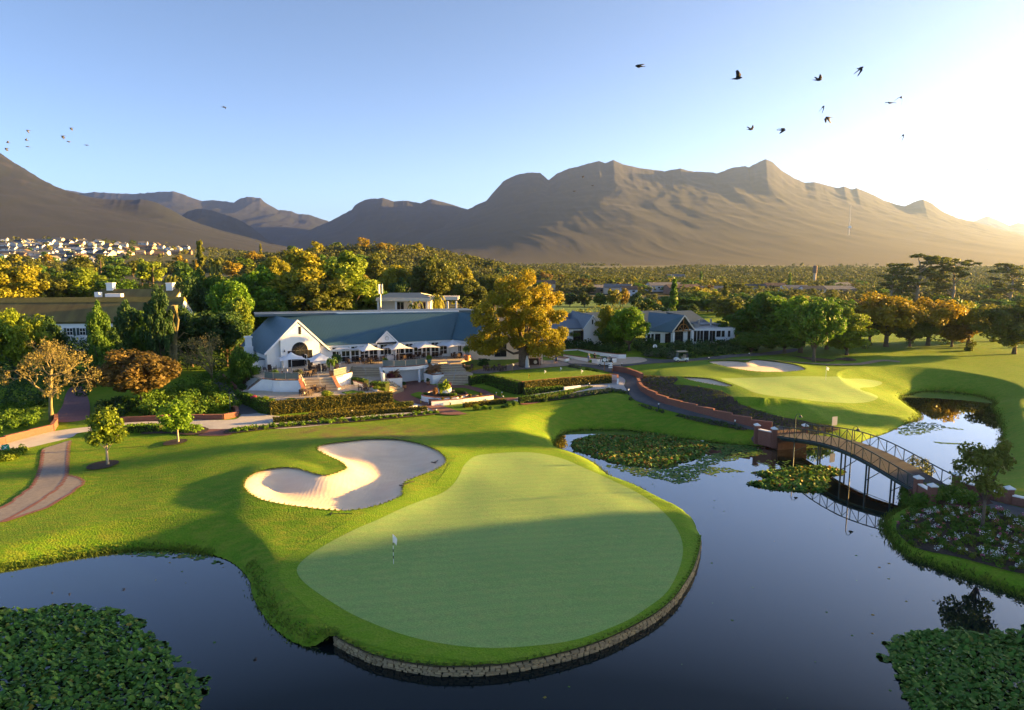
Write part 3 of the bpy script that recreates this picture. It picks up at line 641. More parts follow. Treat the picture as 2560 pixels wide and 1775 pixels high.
def tree(key, lm, x, y, w, h, label, group=None, name='tree', cat='tree', z=None, rot=None, bark=None):
    cm, tm, w0, h0 = PROTO[key]; z = gz(x, y) if z is None else z
    t = thing(name, label, cat, (x, y, z - 0.05), random.random()*6.28 if rot is None else rot, group, (w/w0, w/w0, h/h0))
    o = link('trunk', tm, t)
    if bark: o.material_slots[0].link = 'OBJECT'; o.material_slots[0].material = bark
    c = link('crown', cm, t); c.material_slots[0].link = 'OBJECT'; c.material_slots[0].material = LM[lm]
    return t
def treeS(key, lm, sx, top, Y, wpx, label, group=None, **k):
    p = at(sx, top, Y); x = p[0]; z = gz(x, Y); d = Y/_c
    return tree(key, lm, x, Y, wpx/FPX*d, max(p[2]-z, 0.6), label, group, **k)
def treeB(key, lm, sx, base, top, wpx, label, group=None, **k):
    g = G(sx, base); return treeS(key, lm, sx, top, g.y, wpx, label, group, **k)
# ---- the great plane tree beside the clubhouse (own crown and boughs)
def plane_tree():
    g = G(1310, 917); Y = g.y; r = np.random.default_rng(301)
    px = [(1330,700),(1300,715),(1265,715),(1355,725),(1385,745),(1240,745),(1215,770),(1290,745),(1330,750),(1370,780),(1395,800),(1260,780),(1310,790),(1345,810),(1225,800),(1200,800),(1212,840),(1195,855),(1240,820),(1285,830),(1320,850),(1365,830),(1385,850),(1395,870),(1340,870),(1300,810),(1270,815),(1205,875),(1250,850),(1368,872),(1290,860),(1312,740),(1280,765),(1325,780),(1350,765),(1228,865),(1400,835),(1265,745)]
    cs = []; rs = []
    for a, b in px:
        for k in range(3):
            yy = Y - 2.2 + r.uniform(-1, 1)*(4.2 if 720 < b < 850 else 2.4); p = at(a + r.normal()*7, b + r.normal()*6, yy); cs.append(p - np.array(g)); rs.append(r.uniform(0.85, 1.45))
    V, F, t = leaves(cs, rs, 300, 0.36, r, 0.95, 0.2)
    T = thing('plane_tree', 'huge spreading tree turning golden beside the clubhouse steps', 'tree', g)
    mb = MB(); mb.tube([(0,0,-0.4),(0,0,0.6),(-0.15,0,2.2),(-0.3,0.1,4.0)], [1.45,0.95,0.8,0.62], 12)
    for tx, ty, tz, rr in ((-4.5,0.5,7,0.3),(-1.5,1,10,0.36),(1.8,0,9.5,0.34),(4.2,0.6,7.2,0.3),(0.3,-2,8,0.28),(-6,0,4.5,0.2),(3.4,-1.5,4.8,0.22),(1,2.6,8,0.28),(5,1,4.5,0.18)):
        mb.tube([(-0.1,0,1.9 if tx > 0 else 2.6),(tx*0.3,ty*0.4,tz*0.5),(tx*0.7,ty*0.8,tz*0.78),(tx,ty,tz)], [rr*1.5, rr, rr*0.6, rr*0.2], 7)
    mb.build('trunk', M_BARK, T, True)
    link('crown', mesh_np('crown', V, F, mat('leaves_plane', (0.20,0.205,0.011), (0.36,0.275,0.013), 0.22, rough=0.6, spec=0.25, trans=0.4, tint=0.35), False, {'tint': t}), T)
plane_tree()
# ---- trees one can point at.  (kind, leaf, photo x, base y, top y, width) standing on ground one can see
TB = [('small0','lime',257,1163,1012,112,'small bright green tree in a mulch ring, nearer the foreground path'),
 ('small1','bright',438,1107,994,92,'small bright green tree in a mulch ring in front of the concrete drive'),
 ('spread0','brown',345,1016,872,240,'rounded russet-brown tree behind the curved brick planter wall'),
 ('bare0','tan',110,1052,846,205,'twiggy brown half-bare tree beside the mauve brick road'),
 ('bare1','tan',524,978,828,180,'nearly leafless golden-twigged tree left of the clubhouse gable'),
 ('spread1','green',2044,905,740,150,'tree with drooping yellow-green crown alone in a mulch bed by the fairway'),
 ]
for k, lm, sx, b, tp, w, lab in TB: treeB(k, lm, sx, b, tp, w, lab, bark=M_PALEBARK if 'small' in k else None)
# ---- (kind, leaf, photo x, top y, distance, width) whose feet are hidden
GT = {'L': 'trees around the thatched houses', 'C': 'tall trees behind the clubhouse', 'R': 'row of autumn trees along the far fairway', 'O': 'green trees beside the car park', 'E': 'tall eucalyptus trees above the right tree line'}
TS = [
 ('broad1','yellow',30,655,190,150,'L','golden bushy tree at the photo\'s left edge above the thatched roof'),
 ('broad2','olive',110,672,205,120,'L','olive tree behind the long thatched roof'),
 ('broad0','lime',190,668,215,150,'L','yellow-green tree behind the thatched roof, left of the palm'),
 ('broad3','green',290,690,200,120,'L','mid green tree just behind the chimneyed thatch ridge'),
 ('spread2','lime',25,765,112,150,'L','bright lime tree in front of the thatched roof at the left edge'),
 ('broad0','dark',108,790,118,90,'L','dark evergreen in front of the thatched house\'s left wall'),
 ('broad2','dark',318,735,118,90,'L','dark evergreen right of the white thatched house'),
 ('broad1','dark',392,720,113,70,'L','dark tree right behind the lopped trunk'),
 ('tall1','green',240,745,108,60,'L','slender green tree in front of the thatched roof\'s middle'),
 ('broad3','green',362,765,118,85,'L','deep green tree beside the lopped trunk'),
 ('tall0','dark',285,800,110,64,'L','dark tree shading the thatched house door'),
 ('broad1','dark',470,770,126,130,'L','dark tree behind the nearly leafless tree'),
 ('broad3','dark',560,770,127,120,'L','dark tree touching the clubhouse roof\'s left end'),
 ('broad2','green',600,855,104,75,'L','dense green tree in front of the clubhouse chimney'),
 ('broad0','dark',470,690,160,110,'L','dark tree below the tiered pine'),
 ('broad1','green',515,680,165,100,'L','leafy green tree between the palms'),
 ('broad2','bright',635,650,165,165,'C','bright green rounded tree left of the tallest golden tree'),
 ('broad3','bright',575,690,150,110,'C','bright green tree low beside the clubhouse\'s roof end'),
 ('broad0','lime',590,740,140,75,'C','yellow-green bush-like tree peeping over the roof\'s left end'),
 ('tall0','yellow',760,606,170,170,'C','tallest golden-green tree behind the clubhouse, left crown'),
 ('tall1','lime',860,622,175,160,'C','tall golden-green tree behind the clubhouse, right crown'),
 ('broad1','olive',790,690,165,180,'C','shadowed olive tree at the foot of the tall golden trees'),
 ('broad2','green',690,720,160,110,'C','green tree over the middle of the roof ridge'),
 ('tall0','olive',940,617,260,85,'C','brown-green tall tree behind the tall golden pair'),
 ('broad3','yellow',985,655,230,90,'C','glowing yellow tree left of the colonnaded villa'),
 ('broad0','olive',1085,640,225,130,'C','large olive-brown tree behind the colonnaded villa'),
 ('broad1','yellow',1150,668,240,70,'C','yellow tree right of the large olive-brown tree'),
 ('broad2','olive',1180,690,215,95,'C','olive tree between villa and great golden tree'),
 ('broad3','olive',1235,680,230,90,'C','olive tree behind the great golden tree'),
 ('tall1','dark',1000,690,215,60,'C','dark green tree just left of the villa roof'),
 ('broad0','yellow',690,640,215,90,'C','yellow tree peeping left of the tallest golden tree'),
 ('mid1','olive',650,690,220,60,'C','olive tree in the gap over the roof ridge'),
 ('broad1','green',900,700,182,110,'C','deep green tree under the tall golden right crown'),
 # right side
 ('broad1','green',1855,780,150,100,'O','dark green tree nearest the flat-roofed wing'),
 ('broad0','green',1930,730,148,130,'O','green tree left of the big rounded clump by the fairway'),
 ('broad2','bright',2010,728,142,150,'O','biggest rounded green tree by the fairway'),
 ('broad3','green',2075,735,146,120,'O','green tree on the right shoulder of the rounded clump'),
 ('tall1','lime',2125,765,138,95,'O','yellow-green drooping tree at the clump\'s right end'),
 ('broad0','green',1880,830,140,90,'O','low dark tree over the road at the clump\'s left foot'),
 ('broad2','green',1965,800,140,110,'O','shaded tree under the rounded clump'),
 ('spread0','gold',2225,730,150,165,'R','copper tree at the left end of the autumn row'),
 ('spread1','olive',2180,770,155,110,'R','brown-green tree behind the autumn row\'s left end'),
 ('spread2','gold',2330,740,152,150,'R','copper tree in the middle of the autumn row'),
 ('spread0','yellow',2430,755,152,130,'R','golden copper tree right of the autumn row\'s middle'),
 ('spread1','olive',2280,790,150,100,'R','low olive tree between two copper trees'),
 ('spread2','rust',2385,800,150,90,'R','low bronze tree between golden and copper trees'),
 ('broad1','green',2490,790,160,75,'R','small green tree right of the autumn row'),
 ('broad2','olive',2550,740,140,140,'R','large olive tree cut by the photo\'s right edge'),
 ('euc0','olive',2235,665,330,75,'E','leftmost of the tall eucalyptus trees'),
 ('euc1','olive',2305,633,330,120,'E','tallest eucalyptus with layered crown'),
 ('euc2','olive',2390,643,335,95,'E','eucalyptus with broad domed crown right of the tallest'),
 ('euc0','olive',2535,658,330,95,'E','eucalyptus at the right edge of the photo'),
 ]
for k, lm, sx, tp, Y, w, g, lab in TS: treeS(k, lm, sx, tp, Y, w*{'O':1.3,'R':1.25,'C':1.15,'E':1.1}.get(g, 1.08), lab, GT[g], name={'E':'eucalyptus_tree','R':'oak_tree'}.get(g,'tree'))
# second, lighter crown beside the right-hand building and its stems
for k, (sx, b, tp, w, lm, lab) in enumerate([(1575,877,765,115,'bright','bright green leafy tree in front of the pale-roofed wing'),(1535,872,790,90,'green','dark green tree beside the white side gable'),(1520,868,760,70,'yellow','thin yellow-topped tree rising over the blue-grey roof'),(1425,862,815,70,'green','small dark tree against the tall window right of the golden tree')]):
    treeB(['broad0','broad2','tall1','broad3'][k], lm, sx, b, tp, w, lab)
proto_tree('open0', 149, 'round', 6, 7, 2.6, 22, 130, 0.26, 0.8, 0.13, nl=9)
treeB('open0','olive',2480,1320,1075,190,'open-branched tree rising from the flower bed near the bridge', bark=M_BARK)
# palms, pine
for k, sx, tp, Y, w, lab in [('palm1',431,668,185,62,'broad feathery palm above the thatched houses'),('palm0',537,628,210,44,'tall feathery palm right of the tiered pine'),('palm0',537,665,175,40,'shorter feathery palm below the tall palm'),('palm1',1036,735,155,46,'dark palm in front of the villa colonnade'),('palm0',1095,722,160,46,'golden-lit palm right of the villa colonnade\'s dark palm'),('palm1',205,735,150,44,'yellow-lit palm in front of the chimneyed thatch roof'),('palm1',285,790,112,38,'grey-green palm beside the thatched house'),
   ('fan',249,640,330,14,'slim fan palm left of two more beyond the wood'),('fan',352,655,300,16,'slim fan palm, left of a pair above the wood'),('fan',380,660,300,16,'slim fan palm, right of a pair above the wood')]:
    treeS(k, 'yellow' if 'golden' in lab or 'yellow' in lab else 'olive', sx, tp, Y, w, lab, 'palms', name='palm', cat='palm')  # palms labelled as lit get yellow leaves, the light put into colour
treeS('pine','olive',498,598,215,46,'tall tiered pine above the left wood', name='pine_tree')
# lopped dead trunk
g = at(432, 845, 116); g = Vector((g[0], g[1], gz(g[0], g[1])))
T = thing('lopped_tree', 'lopped pale dead tree with stump limbs above the dark evergreens', 'tree', g)
mb = MB(); h1 = at(440, 763, 116)[2]-g.z
mb.tube([(0,0,-.3),(0.1,0,h1*0.35),(0.5,0,h1*0.7),(0.2,0,h1)], [0.6,0.46,0.42,0.48], 9); mb.tube([(0.3,0,h1*0.55),(0.9,0.1,h1*0.8),(0.85,0,h1*1.0)], [0.4,0.36,0.38], 8)
mb.tube([(-0.1,0,h1*0.25),(-1.6,0,h1*0.62),(-2.4,0.1,h1*0.9),(-3.3,0,h1*0.97)], [0.5,0.36,0.3,0.2], 8); mb.tube([(-1.9,0,h1*0.72),(-3.4,0,h1*0.73),(-4.2,0.2,h1*0.8)], [0.2,0.14,0.06], 6); mb.tube([(0.4,0,h1*0.5),(1.8,0.2,h1*0.62),(2.6,0,h1*0.6)], [0.18,0.1,0.04], 5)
mb.build('trunk', M_TWIG, T, True)
# ---- trees beyond the right edge of the picture, whose shade lies across the green and the water
rs = np.random.default_rng(5)
nS = np.array([-math.cos(SUN_AZ), math.sin(SUN_AZ)]); dS = np.array([math.sin(SUN_AZ), math.cos(SUN_AZ)])
for i, (v, w, h, wd) in enumerate([(-12,104,17.5,13),(-3,100,17.5,13),(6,106,18,13),(15,101,17.5,13),(24,106,18,13),(33,101,16.5,12),(41,106,17.5,12.5),(47.5,104,17.5,9.5),(52,112,15,6.5),(2,122,18,13),(11,124,18,13),(20,122,18,13),(29,124,18,12),(38,124,18,12),(77.5,112,21,8.5)]):
    p = dS*w + nS*v
    tree(['broad%d','spread%d','tall%d'][i % 3] % (i % 2), 'green', p[0], p[1], wd, h, 'broad green tree beyond the pond\'s right bank, outside the picture', 'trees beyond the right bank')
# ---- the wooded valley is planted after the houses (below)
# ------------------------------------------------------------------ paths, paving, beds (sheets on the ground)
C5 = lambda q: crop(0,960,640,q)
C3 = lambda q: crop(1180,620,640,q)
C6 = lambda q: crop(560,860,640,q)
CA = lambda q: crop(580,760,320,q)
CB = lambda q: crop(860,800,360,q)
CC = lambda q: crop(1180,820,380,q)
CD = lambda q: crop(1380,740,500,q)
C7 = lambda q: crop(1920,1020,640,q)
zone('concrete_drive', drape(C5([(-260,640),(0,555),(130,512),(300,472),(500,425),(700,398),(900,378),(1090,352),(1430,335),(1720,325),(2100,322),(2180,270),(2302,262),(2460,285),(2620,300),(2800,296),(3400,215),(3900,140),(3900,250),(3500,300),(2900,372),(2500,405),(2302,378),(2050,408),(1800,402),(1600,362),(1430,362),(1100,372),(850,420),(700,445),(640,482),(400,542),(270,572),(120,592),(0,602),(-260,690)]), 4), M_CONC)
zone('brick_strip', drape(C5([(1870,408),(2060,406),(2110,440),(2060,466),(1770,466)]), sm=False), M_BRICKPAVE)
zone('mauve_road', drape(C5([(498,335),(560,200),(590,100),(640,30),(740,20),(790,120),(810,235),(765,322)]), 4), M_PINKPAVE)
zone('side_road', drape([(534,948),(560,952),(600,1000),(640,1027),(640,1034),(598,1036),(592,1022),(560,985),(524,955)], 4), M_ASPH)
mainpath = drape(C5([(385,588),(520,545),(640,505),(620,545),(612,640),(607,720),(602,805),(590,850),(540,920),(440,1000),(300,1090),(150,1180),(0,1252),(-200,1340),(-200,1200),(0,1120),(80,1080),(200,990),(290,920),(340,820),(370,720),(385,640)]), 4)
zone('paver_path', mainpath, M_PAVER)
zone('paver_path', drape(C5([(606,828),(640,828),(690,842),(745,880),(715,922),(640,980),(540,1040),(430,1110),(280,1160),(130,1212),(0,1254),(150,1182),(300,1092),(440,1002),(540,922),(590,852)]), 4), M_PAVER)
for px in ([(388,590),(372,720),(342,820),(292,920),(202,990),(82,1080),(0,1121),(-200,1202)], [(640,510),(620,560),(608,720),(600,822),(588,852),(538,922),(438,1002),(298,1092),(148,1182),(0,1253)], [(612,824),(690,842),(752,882),(718,924),(640,982),(540,1042),(430,1112),(280,1162),(130,1213),(0,1256)]):
    zone('path_edging', ribbon(drape(C5(px), 6, False), 0.42), M_BRICKPAVE)
zone('asphalt_road', drape(C3([(640,1035),(760,1012),(880,1035),(1050,1050),(1200,1058),(1300,1052),(1450,1045),(1560,1022),(1570,1000),(1500,985),(1700,1005),(1840,1000),(1940,1000),(2100,985),(2302,963),(2600,945),(2900,905),(2900,935),(2600,970),(2302,990),(2150,1005),(1960,1022),(1700,1037),(1500,1052),(1350,1070),(1285,1085),(1275,1110),(1400,1132),(1480,1176),(1500,1200),(1482,1225),(1530,1300),(1640,1360),(1760,1410),(1980,1470),(2302,1556),(2695,1656),(2860,1706),(2860,1740),(2695,1688),(2480,1632),(2240,1592),(2150,1546),(1900,1500),(1700,1447),(1550,1402),(1450,1362),(1400,1302),(1372,1240),(1385,1190),(1300,1142),(1200,1110),(1050,1075),(900,1062)]), 3), M_ASPH)
zone('concrete_walk', drape(C3([(1310,1150),(1378,1188),(1368,1242),(1390,1290),(1300,1290),(1230,1272),(1100,1278),(980,1296),(880,1312),(720,1340),(500,1392),(350,1366),(480,1335),(700,1290),(830,1262),(970,1240),(1100,1210),(1290,1180)]), 3), M_CONC)
zone('tan_patio', drape(C3([(870,1035),(900,1000),(1060,985),(1300,985),(1500,985),(1568,1005),(1560,1022),(1450,1042),(1200,1056),(1000,1045)]), 4), M_TANPAVE)
zone('grey_plaza', drape(C3([(0,1110),(120,1085),(250,1070),(420,1030),(520,1000),(660,1015),(760,1012),(860,1040),(860,1062),(700,1075),(400,1100),(150,1130),(0,1130)]), 3), M_PAVER)
zone('brick_court', drape(CB([(690,1180),(780,1125),(900,1075),(930,1000),(1200,975),(1290,1000),(1420,1045),(1560,1050),(1700,1050),(2030,1060),(2302,1150),(2302,1200),(1990,1110),(1850,1090),(1560,1120),(1200,1200),(1080,1210),(1180,1260),(1330,1300),(1640,1400),(1900,1490),(1960,1515),(1560,1515),(1330,1400),(1150,1340),(880,1310),(790,1260)]), 3), M_BRICKPAVE)
zone('brick_court', drape(CC([(0,895),(120,920),(330,1010),(480,1065),(620,1060),(820,1110),(960,1125),(1050,1130),(760,1170),(700,1100),(530,1110),(330,1050),(150,980),(0,930)]), 3), M_BRICKPAVE)
slope = drape([(1597,941),(1614,940),(1653,941),(1689,944),(1694,952),(1683,962),(1722,965),(1764,971),(1805,980),(1833,995),(1866,1017),(1906,1031),(1949,1043),(1998,1051),(2038,1060),(2081,1066),(2098,1076),(2030,1088),(1985,1084),(1929,1078),(1860,1062),(1800,1047),(1730,1028),(1667,1005),(1625,982),(1600,964)], 4)
zone('mulch_slope', slope, M_MULCH)
flowerbed = drape(C7([(1190,1010),(1300,930),(1480,900),(1700,870),(1900,900),(2100,940),(2302,1000),(2700,1100),(2700,1560),(2302,1500),(2000,1430),(1700,1350),(1450,1300),(1300,1250),(1180,1150),(1150,1070)]), 4)
zone('flower_bed', flowerbed, M_MULCH)
for cx, cy, r_ in ((257,1164,1.5),(438,1107,1.3)):
    g = G(cx, cy); zone('mulch_ring', np.array([(g.x+r_*math.cos(a), g.y+r_*math.sin(a)) for a in np.linspace(0, 6.28, 24, endpoint=False)]), M_MULCH)
zone('mulch_bed', drape(C5([(1250,455),(1400,425),(1700,380),(1880,408),(1760,464),(1500,450)]), 3), M_MULCH)
zone('mulch_bed', drape(C6([(20,815),(40,770),(400,735),(900,690),(1500,650),(1900,615),(1945,632),(1600,668),(1000,720),(500,760),(250,790)]), 3), M_MULCH)
zone('mulch_bed', drape(C3([(660,1382),(780,1352),(1000,1310),(1250,1275),(1390,1295),(1420,1370),(1600,1440),(1800,1505),(2180,1560),(2480,1635),(2400,1640),(2000,1560),(1550,1440),(1440,1380),(1380,1310),(1290,1298),(1000,1340)]), 3), M_MULCH)
zone('mulch_bed', drape([(2005,893),(2080,900),(2078,905),(2030,903),(1990,893),(1950,888)], 3), M_MULCH)
zone('mulch_bed', drape([(2085,899),(2120,895),(2142,903),(2100,902)], 3), M_MULCH)
zone('gravel_cart_track', ribbon(drape([(1800,899),(1900,901),(2000,908),(2080,913),(2150,911),(2200,903),(2250,906)], 5, False), 1.6), mat('gravel_track', (0.2,0.16,0.12), (0.3,0.24,0.18), 3, rough=1))
# ------------------------------------------------------------------ building materials
M_WHITE = mat('white_plaster', (0.80,0.80,0.79), (0.86,0.86,0.85), 0.8, rough=0.8, bump=0.06, bscale=12, detail=6)
M_TRIM = mat('white_paint', (0.82,0.82,0.81), rough=0.45)
M_CREAM = mat('cream_plaster', (0.70,0.62,0.50), (0.76,0.68,0.56), 0.8, rough=0.8)
def roof_mat(name, c1, c2, ribs):
    m = mat(name, c1, c2, 0.25, rough=0.42, spec=0.5, detail=6)
    nt = m.node_tree; N = nt.nodes; B = N['Principled BSDF']; tc = N.new('ShaderNodeTexCoord'); wv = N.new('ShaderNodeTexWave'); wv.inputs['Scale'].default_value = ribs; wv.bands_direction = 'X'
    nt.links.new(tc.outputs['UV'], wv.inputs[0]); bp = N.new('ShaderNodeBump'); bp.inputs['Strength'].default_value = 0.45; bp.inputs['Distance'].default_value = 0.04
    nt.links.new(wv.outputs['Fac'], bp.inputs['Height']); nt.links.new(bp.outputs[0], B.inputs['Normal']); return m
M_ROOF = roof_mat('blue_sheet_roof', (0.043,0.105,0.14), (0.058,0.127,0.166), 1.3)
M_ROOF2 = roof_mat('slate_blue_roof', (0.055,0.085,0.115), (0.075,0.11,0.14), 1.3)
M_GLASS = mat('dark_glass', (0.018,0.02,0.024), rough=0.06, spec=0.7)
M_DARKFR = mat('dark_window_frame', (0.03,0.028,0.027), rough=0.5)
M_COPING = mat('red_brick_coping', (0.22,0.09,0.06), (0.30,0.13,0.09), 4, rough=0.9)
M_BRICK = mat('red_brick', (0.16,0.068,0.05), (0.24,0.105,0.078), 5, rough=0.9, bump=0.3, bscale=14, stretch=(1,1,3), detail=6)
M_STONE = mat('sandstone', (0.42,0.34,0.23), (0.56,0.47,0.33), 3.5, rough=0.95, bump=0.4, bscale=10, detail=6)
M_STONE2 = mat('dark_step_sandstone', (0.27,0.21,0.14), (0.40,0.32,0.22), 3.5, rough=0.95, bump=0.4, bscale=10, detail=6)  # darker tone for alternate steps, painted in place of shaded step lines
M_METAL = mat('grey_metal', (0.35,0.36,0.37), rough=0.4, metal=0.7)
M_THATCH = mat('thatch', (0.085,0.065,0.03), (0.20,0.165,0.055), 0.5, rough=1.0, bump=0.7, bscale=4, stretch=(1,0.25,0.25), detail=8)
M_MOSS = mat('mossy_ridge', (0.16,0.13,0.03), (0.22,0.17,0.05), 1.5, rough=1.0)
M_TIMBER = mat('orange_timber', (0.35,0.16,0.05), rough=0.6)
M_DARK = mat('shade_black', (0.012,0.011,0.010), rough=0.9)  # near-black colour standing for shade inside openings and wall gaps
M_RAILGL = mat('railing_glass', (0.16,0.19,0.18), rough=0.12, spec=0.6)
M_GREENM = mat('dark_green_metal', (0.02,0.045,0.042), rough=0.45, spec=0.4)
class Face:
    """an upright facade plane: o = foot point, ang = heading of the wall line; photo points on it become (along, height)"""
    def __init__(s, o, ang): s.o = np.array([o[0], o[1]]); s.ang = ang; s.u = np.array([math.cos(ang), math.sin(ang)]); s.v = np.array([-s.u[1], s.u[0]])
    def q(s, sx, sy, off=0.0):
        r = ray(sx, sy); o = s.o + s.v*off; t = (o@s.v)/(r[:2]@s.v); p = r[:2]*t - o
        return float(p@s.u), float(CAMH + r[2]*t)
    def loc(s, p): d = np.array([p[0], p[1]]) - s.o; return float(d@s.u), float(d@s.v)
    def w(s, a, b): return s.o + s.u*a + s.v*b
def uv_roof(mb, pts, t, along=None): pass
def roof_slab(name, quad, m, parent, th=0.14):
    """a sloping roof sheet with thickness; ribs run up the slope"""
    q = [Vector(p) for p in quad]; n = (q[1]-q[0]).cross(q[-1]-q[0]).normalized()
    if n.z < 0: n = -n
    V = q + [p - n*th for p in q]; k = len(q)
    F = [tuple(range(k)), tuple(range(k, 2*k))[::-1]] + [(i, k+i, k+(i+1) % k, (i+1) % k) for i in range(k)]
    me = bpy.data.meshes.new(name); me.from_pydata([tuple(v) for v in V], [], F); uvl = me.uv_layers.new()
    e = (q[1]-q[0]); e.z = 0; e.normalize()
    for lp in me.loops: p = V[lp.vertex_index]; uvl.data[lp.index].uv = ((p-q[0]).dot(e), (p-q[0]).dot(n.cross(e)))
    me.materials.append(m); me.update(); return link(name, me, parent)
def window(parent, a0, a1, z0, z1, b=0.0, nx=2, nz=1, fr=M_TRIM, gl=M_GLASS, fw=0.07, name='window', arch=False, depth=0.10):
    """frame standing 3 cm proud of the wall, mullions, panes set back"""
    mb = MB(); y0, y1 = b-0.04, b+depth
    mb.box(a0, a0+fw, y0, y1, z0, z1); mb.box(a1-fw, a1, y0, y1, z0, z1); mb.box(a0+fw, a1-fw, y0, y1, z0, z0+fw)
    if not arch: mb.box(a0+fw, a1-fw, y0, y1, z1-fw, z1)
    for i in range(1, nx): x = a0+(a1-a0)*i/nx; mb.box(x-fw/2, x+fw/2, y0+0.01, y1, z0+fw, z1-(0 if arch else fw))
    for j in range(1, nz): z = z0+(z1-z0)*j/nz; mb.box(a0+fw, a1-fw, y0+0.015, y1, z-fw/2, z+fw/2)
    if arch:
        c = (a0+a1)/2; R = (a1-a0)/2; N_ = 14
        for i in range(N_):
            t0, t1 = math.pi*i/N_, math.pi*(i+1)/N_
            mb.extr([(c+R*math.cos(t0), y0, z1+R*math.sin(t0)), (c+R*math.cos(t1), y0, z1+R*math.sin(t1)), (c+(R-fw)*math.cos(t1), y0, z1+(R-fw)*math.sin(t1)), (c+(R-fw)*math.cos(t0), y0, z1+(R-fw)*math.sin(t0))], (0, depth, 0))
        for t0 in (0.25, 0.5, 0.75): mb.bar((c, b, z1), (c+R*math.cos(math.pi*t0), b, z1+R*math.sin(math.pi*t0)), fw*0.7, 0.06)
    f = mb.build(name, fr, parent)
    for i in range(nx):
        for j in range(nz):
            g = MB(); g.box(a0+(a1-a0)*i/nx+0.01, a0+(a1-a0)*(i+1)/nx-0.01, b+0.0, b+0.05, z0+(z1-z0)*j/nz+0.01, z0+(z1-z0)*(j+1)/nz-0.01); g.build('pane', gl, f)
    if arch:
        g = MB(); g.extr([(c+(R-0.01)*math.cos(t), b, z1+(R-0.01)*math.sin(t)) for t in np.linspace(0, math.pi, 15)], (0, 0.05, 0)); g.build('pane', gl, f)
    return f
def wall_poly(parent, pts, b0, b1, m=M_WHITE, name='wall'):
    mb = MB(); mb.extr([(a, b0, z) for a, z in pts], (0, b1-b0, 0)); return mb.build(name, m, parent)
# ------------------------------------------------------------------ clubhouse: gabled restaurant wing
E0 = P(668, 880, 7.7); FW = Face(E0, rad(36)); TZ = 5.0
club = thing('clubhouse_wing', 'white gabled clubhouse wing with blue roof and arched window', 'building', (E0[0], E0[1], 0), rad(36))
D0 = 13.0; pk = 12.3
wall_poly(club, [(0,2.5),(9.8,2.5),(9.8,7.4),(4.95,12.1),(0,7.6)], 0.35, 0.65)                   # aisle front
a0, _ = FW.q(701, 860, -0.25); a1, _ = FW.q(798, 855, -0.25)
zl = 7.6 + (12.1-7.6)*a0/4.95; zr_ = 12.1 - (12.1-7.4)*(a1-4.95)/4.85
wall_poly(club, [(a0,4.9),(a1,4.9),(a1,zr_-0.05),(4.95,12.05),(a0,zl-0.05)], -0.25, 0.347, name='nave_front')
MB().box(0, 0.3, 0.66, D0, 2.5, 7.55).build('wall', M_WHITE, club); MB().box(9.5, 9.8, 0.66, 4.4, 2.5, 7.35).build('wall', M_WHITE, club); MB().extr([(0.3,D0,2.5),(9.8,D0,2.5),(9.8,D0,7.3),(4.95,D0,12.0),(0.3,D0,7.5)], (0,0.3,0)).build('wall', M_WHITE, club)
roof_slab('roof', [(-0.45,-0.05,7.32),(-0.45,D0+0.5,7.32),(4.95,D0+0.3,pk+0.1),(4.95,-0.05,pk+0.1)], M_ROOF, club)
roof_slab('roof', [(4.95,-0.05,pk+0.1),(4.95,D0+0.3,pk+0.1),(10.25,D0+0.5,7.08),(10.25,-0.05,7.08)], M_ROOF, club)
for s0, s1 in (((-0.5,7.15),(4.95,12.22)), ((10.3,6.9),(4.95,12.22))):
    MB().extr([(s0[0],-0.38,s0[1]),(s0[0],-0.38,s0[1]+0.32),(s1[0],-0.38,s1[1]+0.32),(s1[0],-0.38,s1[1])], (0,0.32,0)).build('barge_board', M_TRIM, club)
A = lambda x, y: FW.q(*CA([(x, y)])[0], -0.25)
c_a = (A(1073,835)[0]+A(1365,835)[0])/2; hw = (A(1365,835)[0]-A(1073,835)[0])/2; zs = A(1218,832)[1]
window(club, c_a-hw, c_a+hw, A(1218,1000)[1], zs, -0.27, 4, 2, M_DARKFR, arch=True, fw=0.09)
MB().box(c_a-hw, c_a+hw, -0.27, -0.20, 5.02, A(1218,1005)[1]).build('door_shade_panel', M_DARK, club)  # black panel, the doorway's shade put into its colour
window(club, A(1000,835)[0], c_a-hw-0.02, A(1030,1170)[1], A(1030,845)[1], -0.27, 1, 3, M_DARKFR, fw=0.08); window(club, c_a+hw+0.02, A(1440,835)[0], A(1400,1150)[1], A(1400,822)[1], -0.27, 1, 3, M_DARKFR, fw=0.08)
window(club, A(1203,545)[0], A(1243,545)[0], A(1220,545)[1], A(1220,405)[1], -0.27, 1, 1, M_DARKFR, name='slit_window')
d = MB(); x0 = c_a+hw*0.55; d.box(x0, x0+0.07, -1.25, -0.33, 5.02, 6.95); dr = d.build('glazed_door', M_TRIM, club)
for k in range(2): MB().box(x0-0.015, x0+0.085, -1.15, -0.43, 5.25+k*0.85, 5.98+k*0.85).build('pane', M_GLASS, dr)
mb = MB(); mb.lathe([(0.02,0.35),(0.10,0.1),(0.14,0)], 8, (A(938,850)[0], -0.42, A(938,860)[1])); mb.box(A(938,850)[0]-.02, A(938,850)[0]+.02, -.42, -.25, A(938,850)[1]+.2, A(938,850)[1]+.25); mb.build('wall_lantern', M_DARKFR, club)
mb = MB(); ca, cb = -1.0, 6.5
mb.box(ca-0.55, ca+0.55, cb-0.6, cb+0.6, 2.5, 8.0); mb.box(ca-0.42, ca+0.42, cb-0.45, cb+0.45, 8.0, 9.4); mb.box(ca-0.55, ca+0.55, cb-0.58, cb+0.58, 9.4, 9.65); mb.build('chimney', M_WHITE, club)
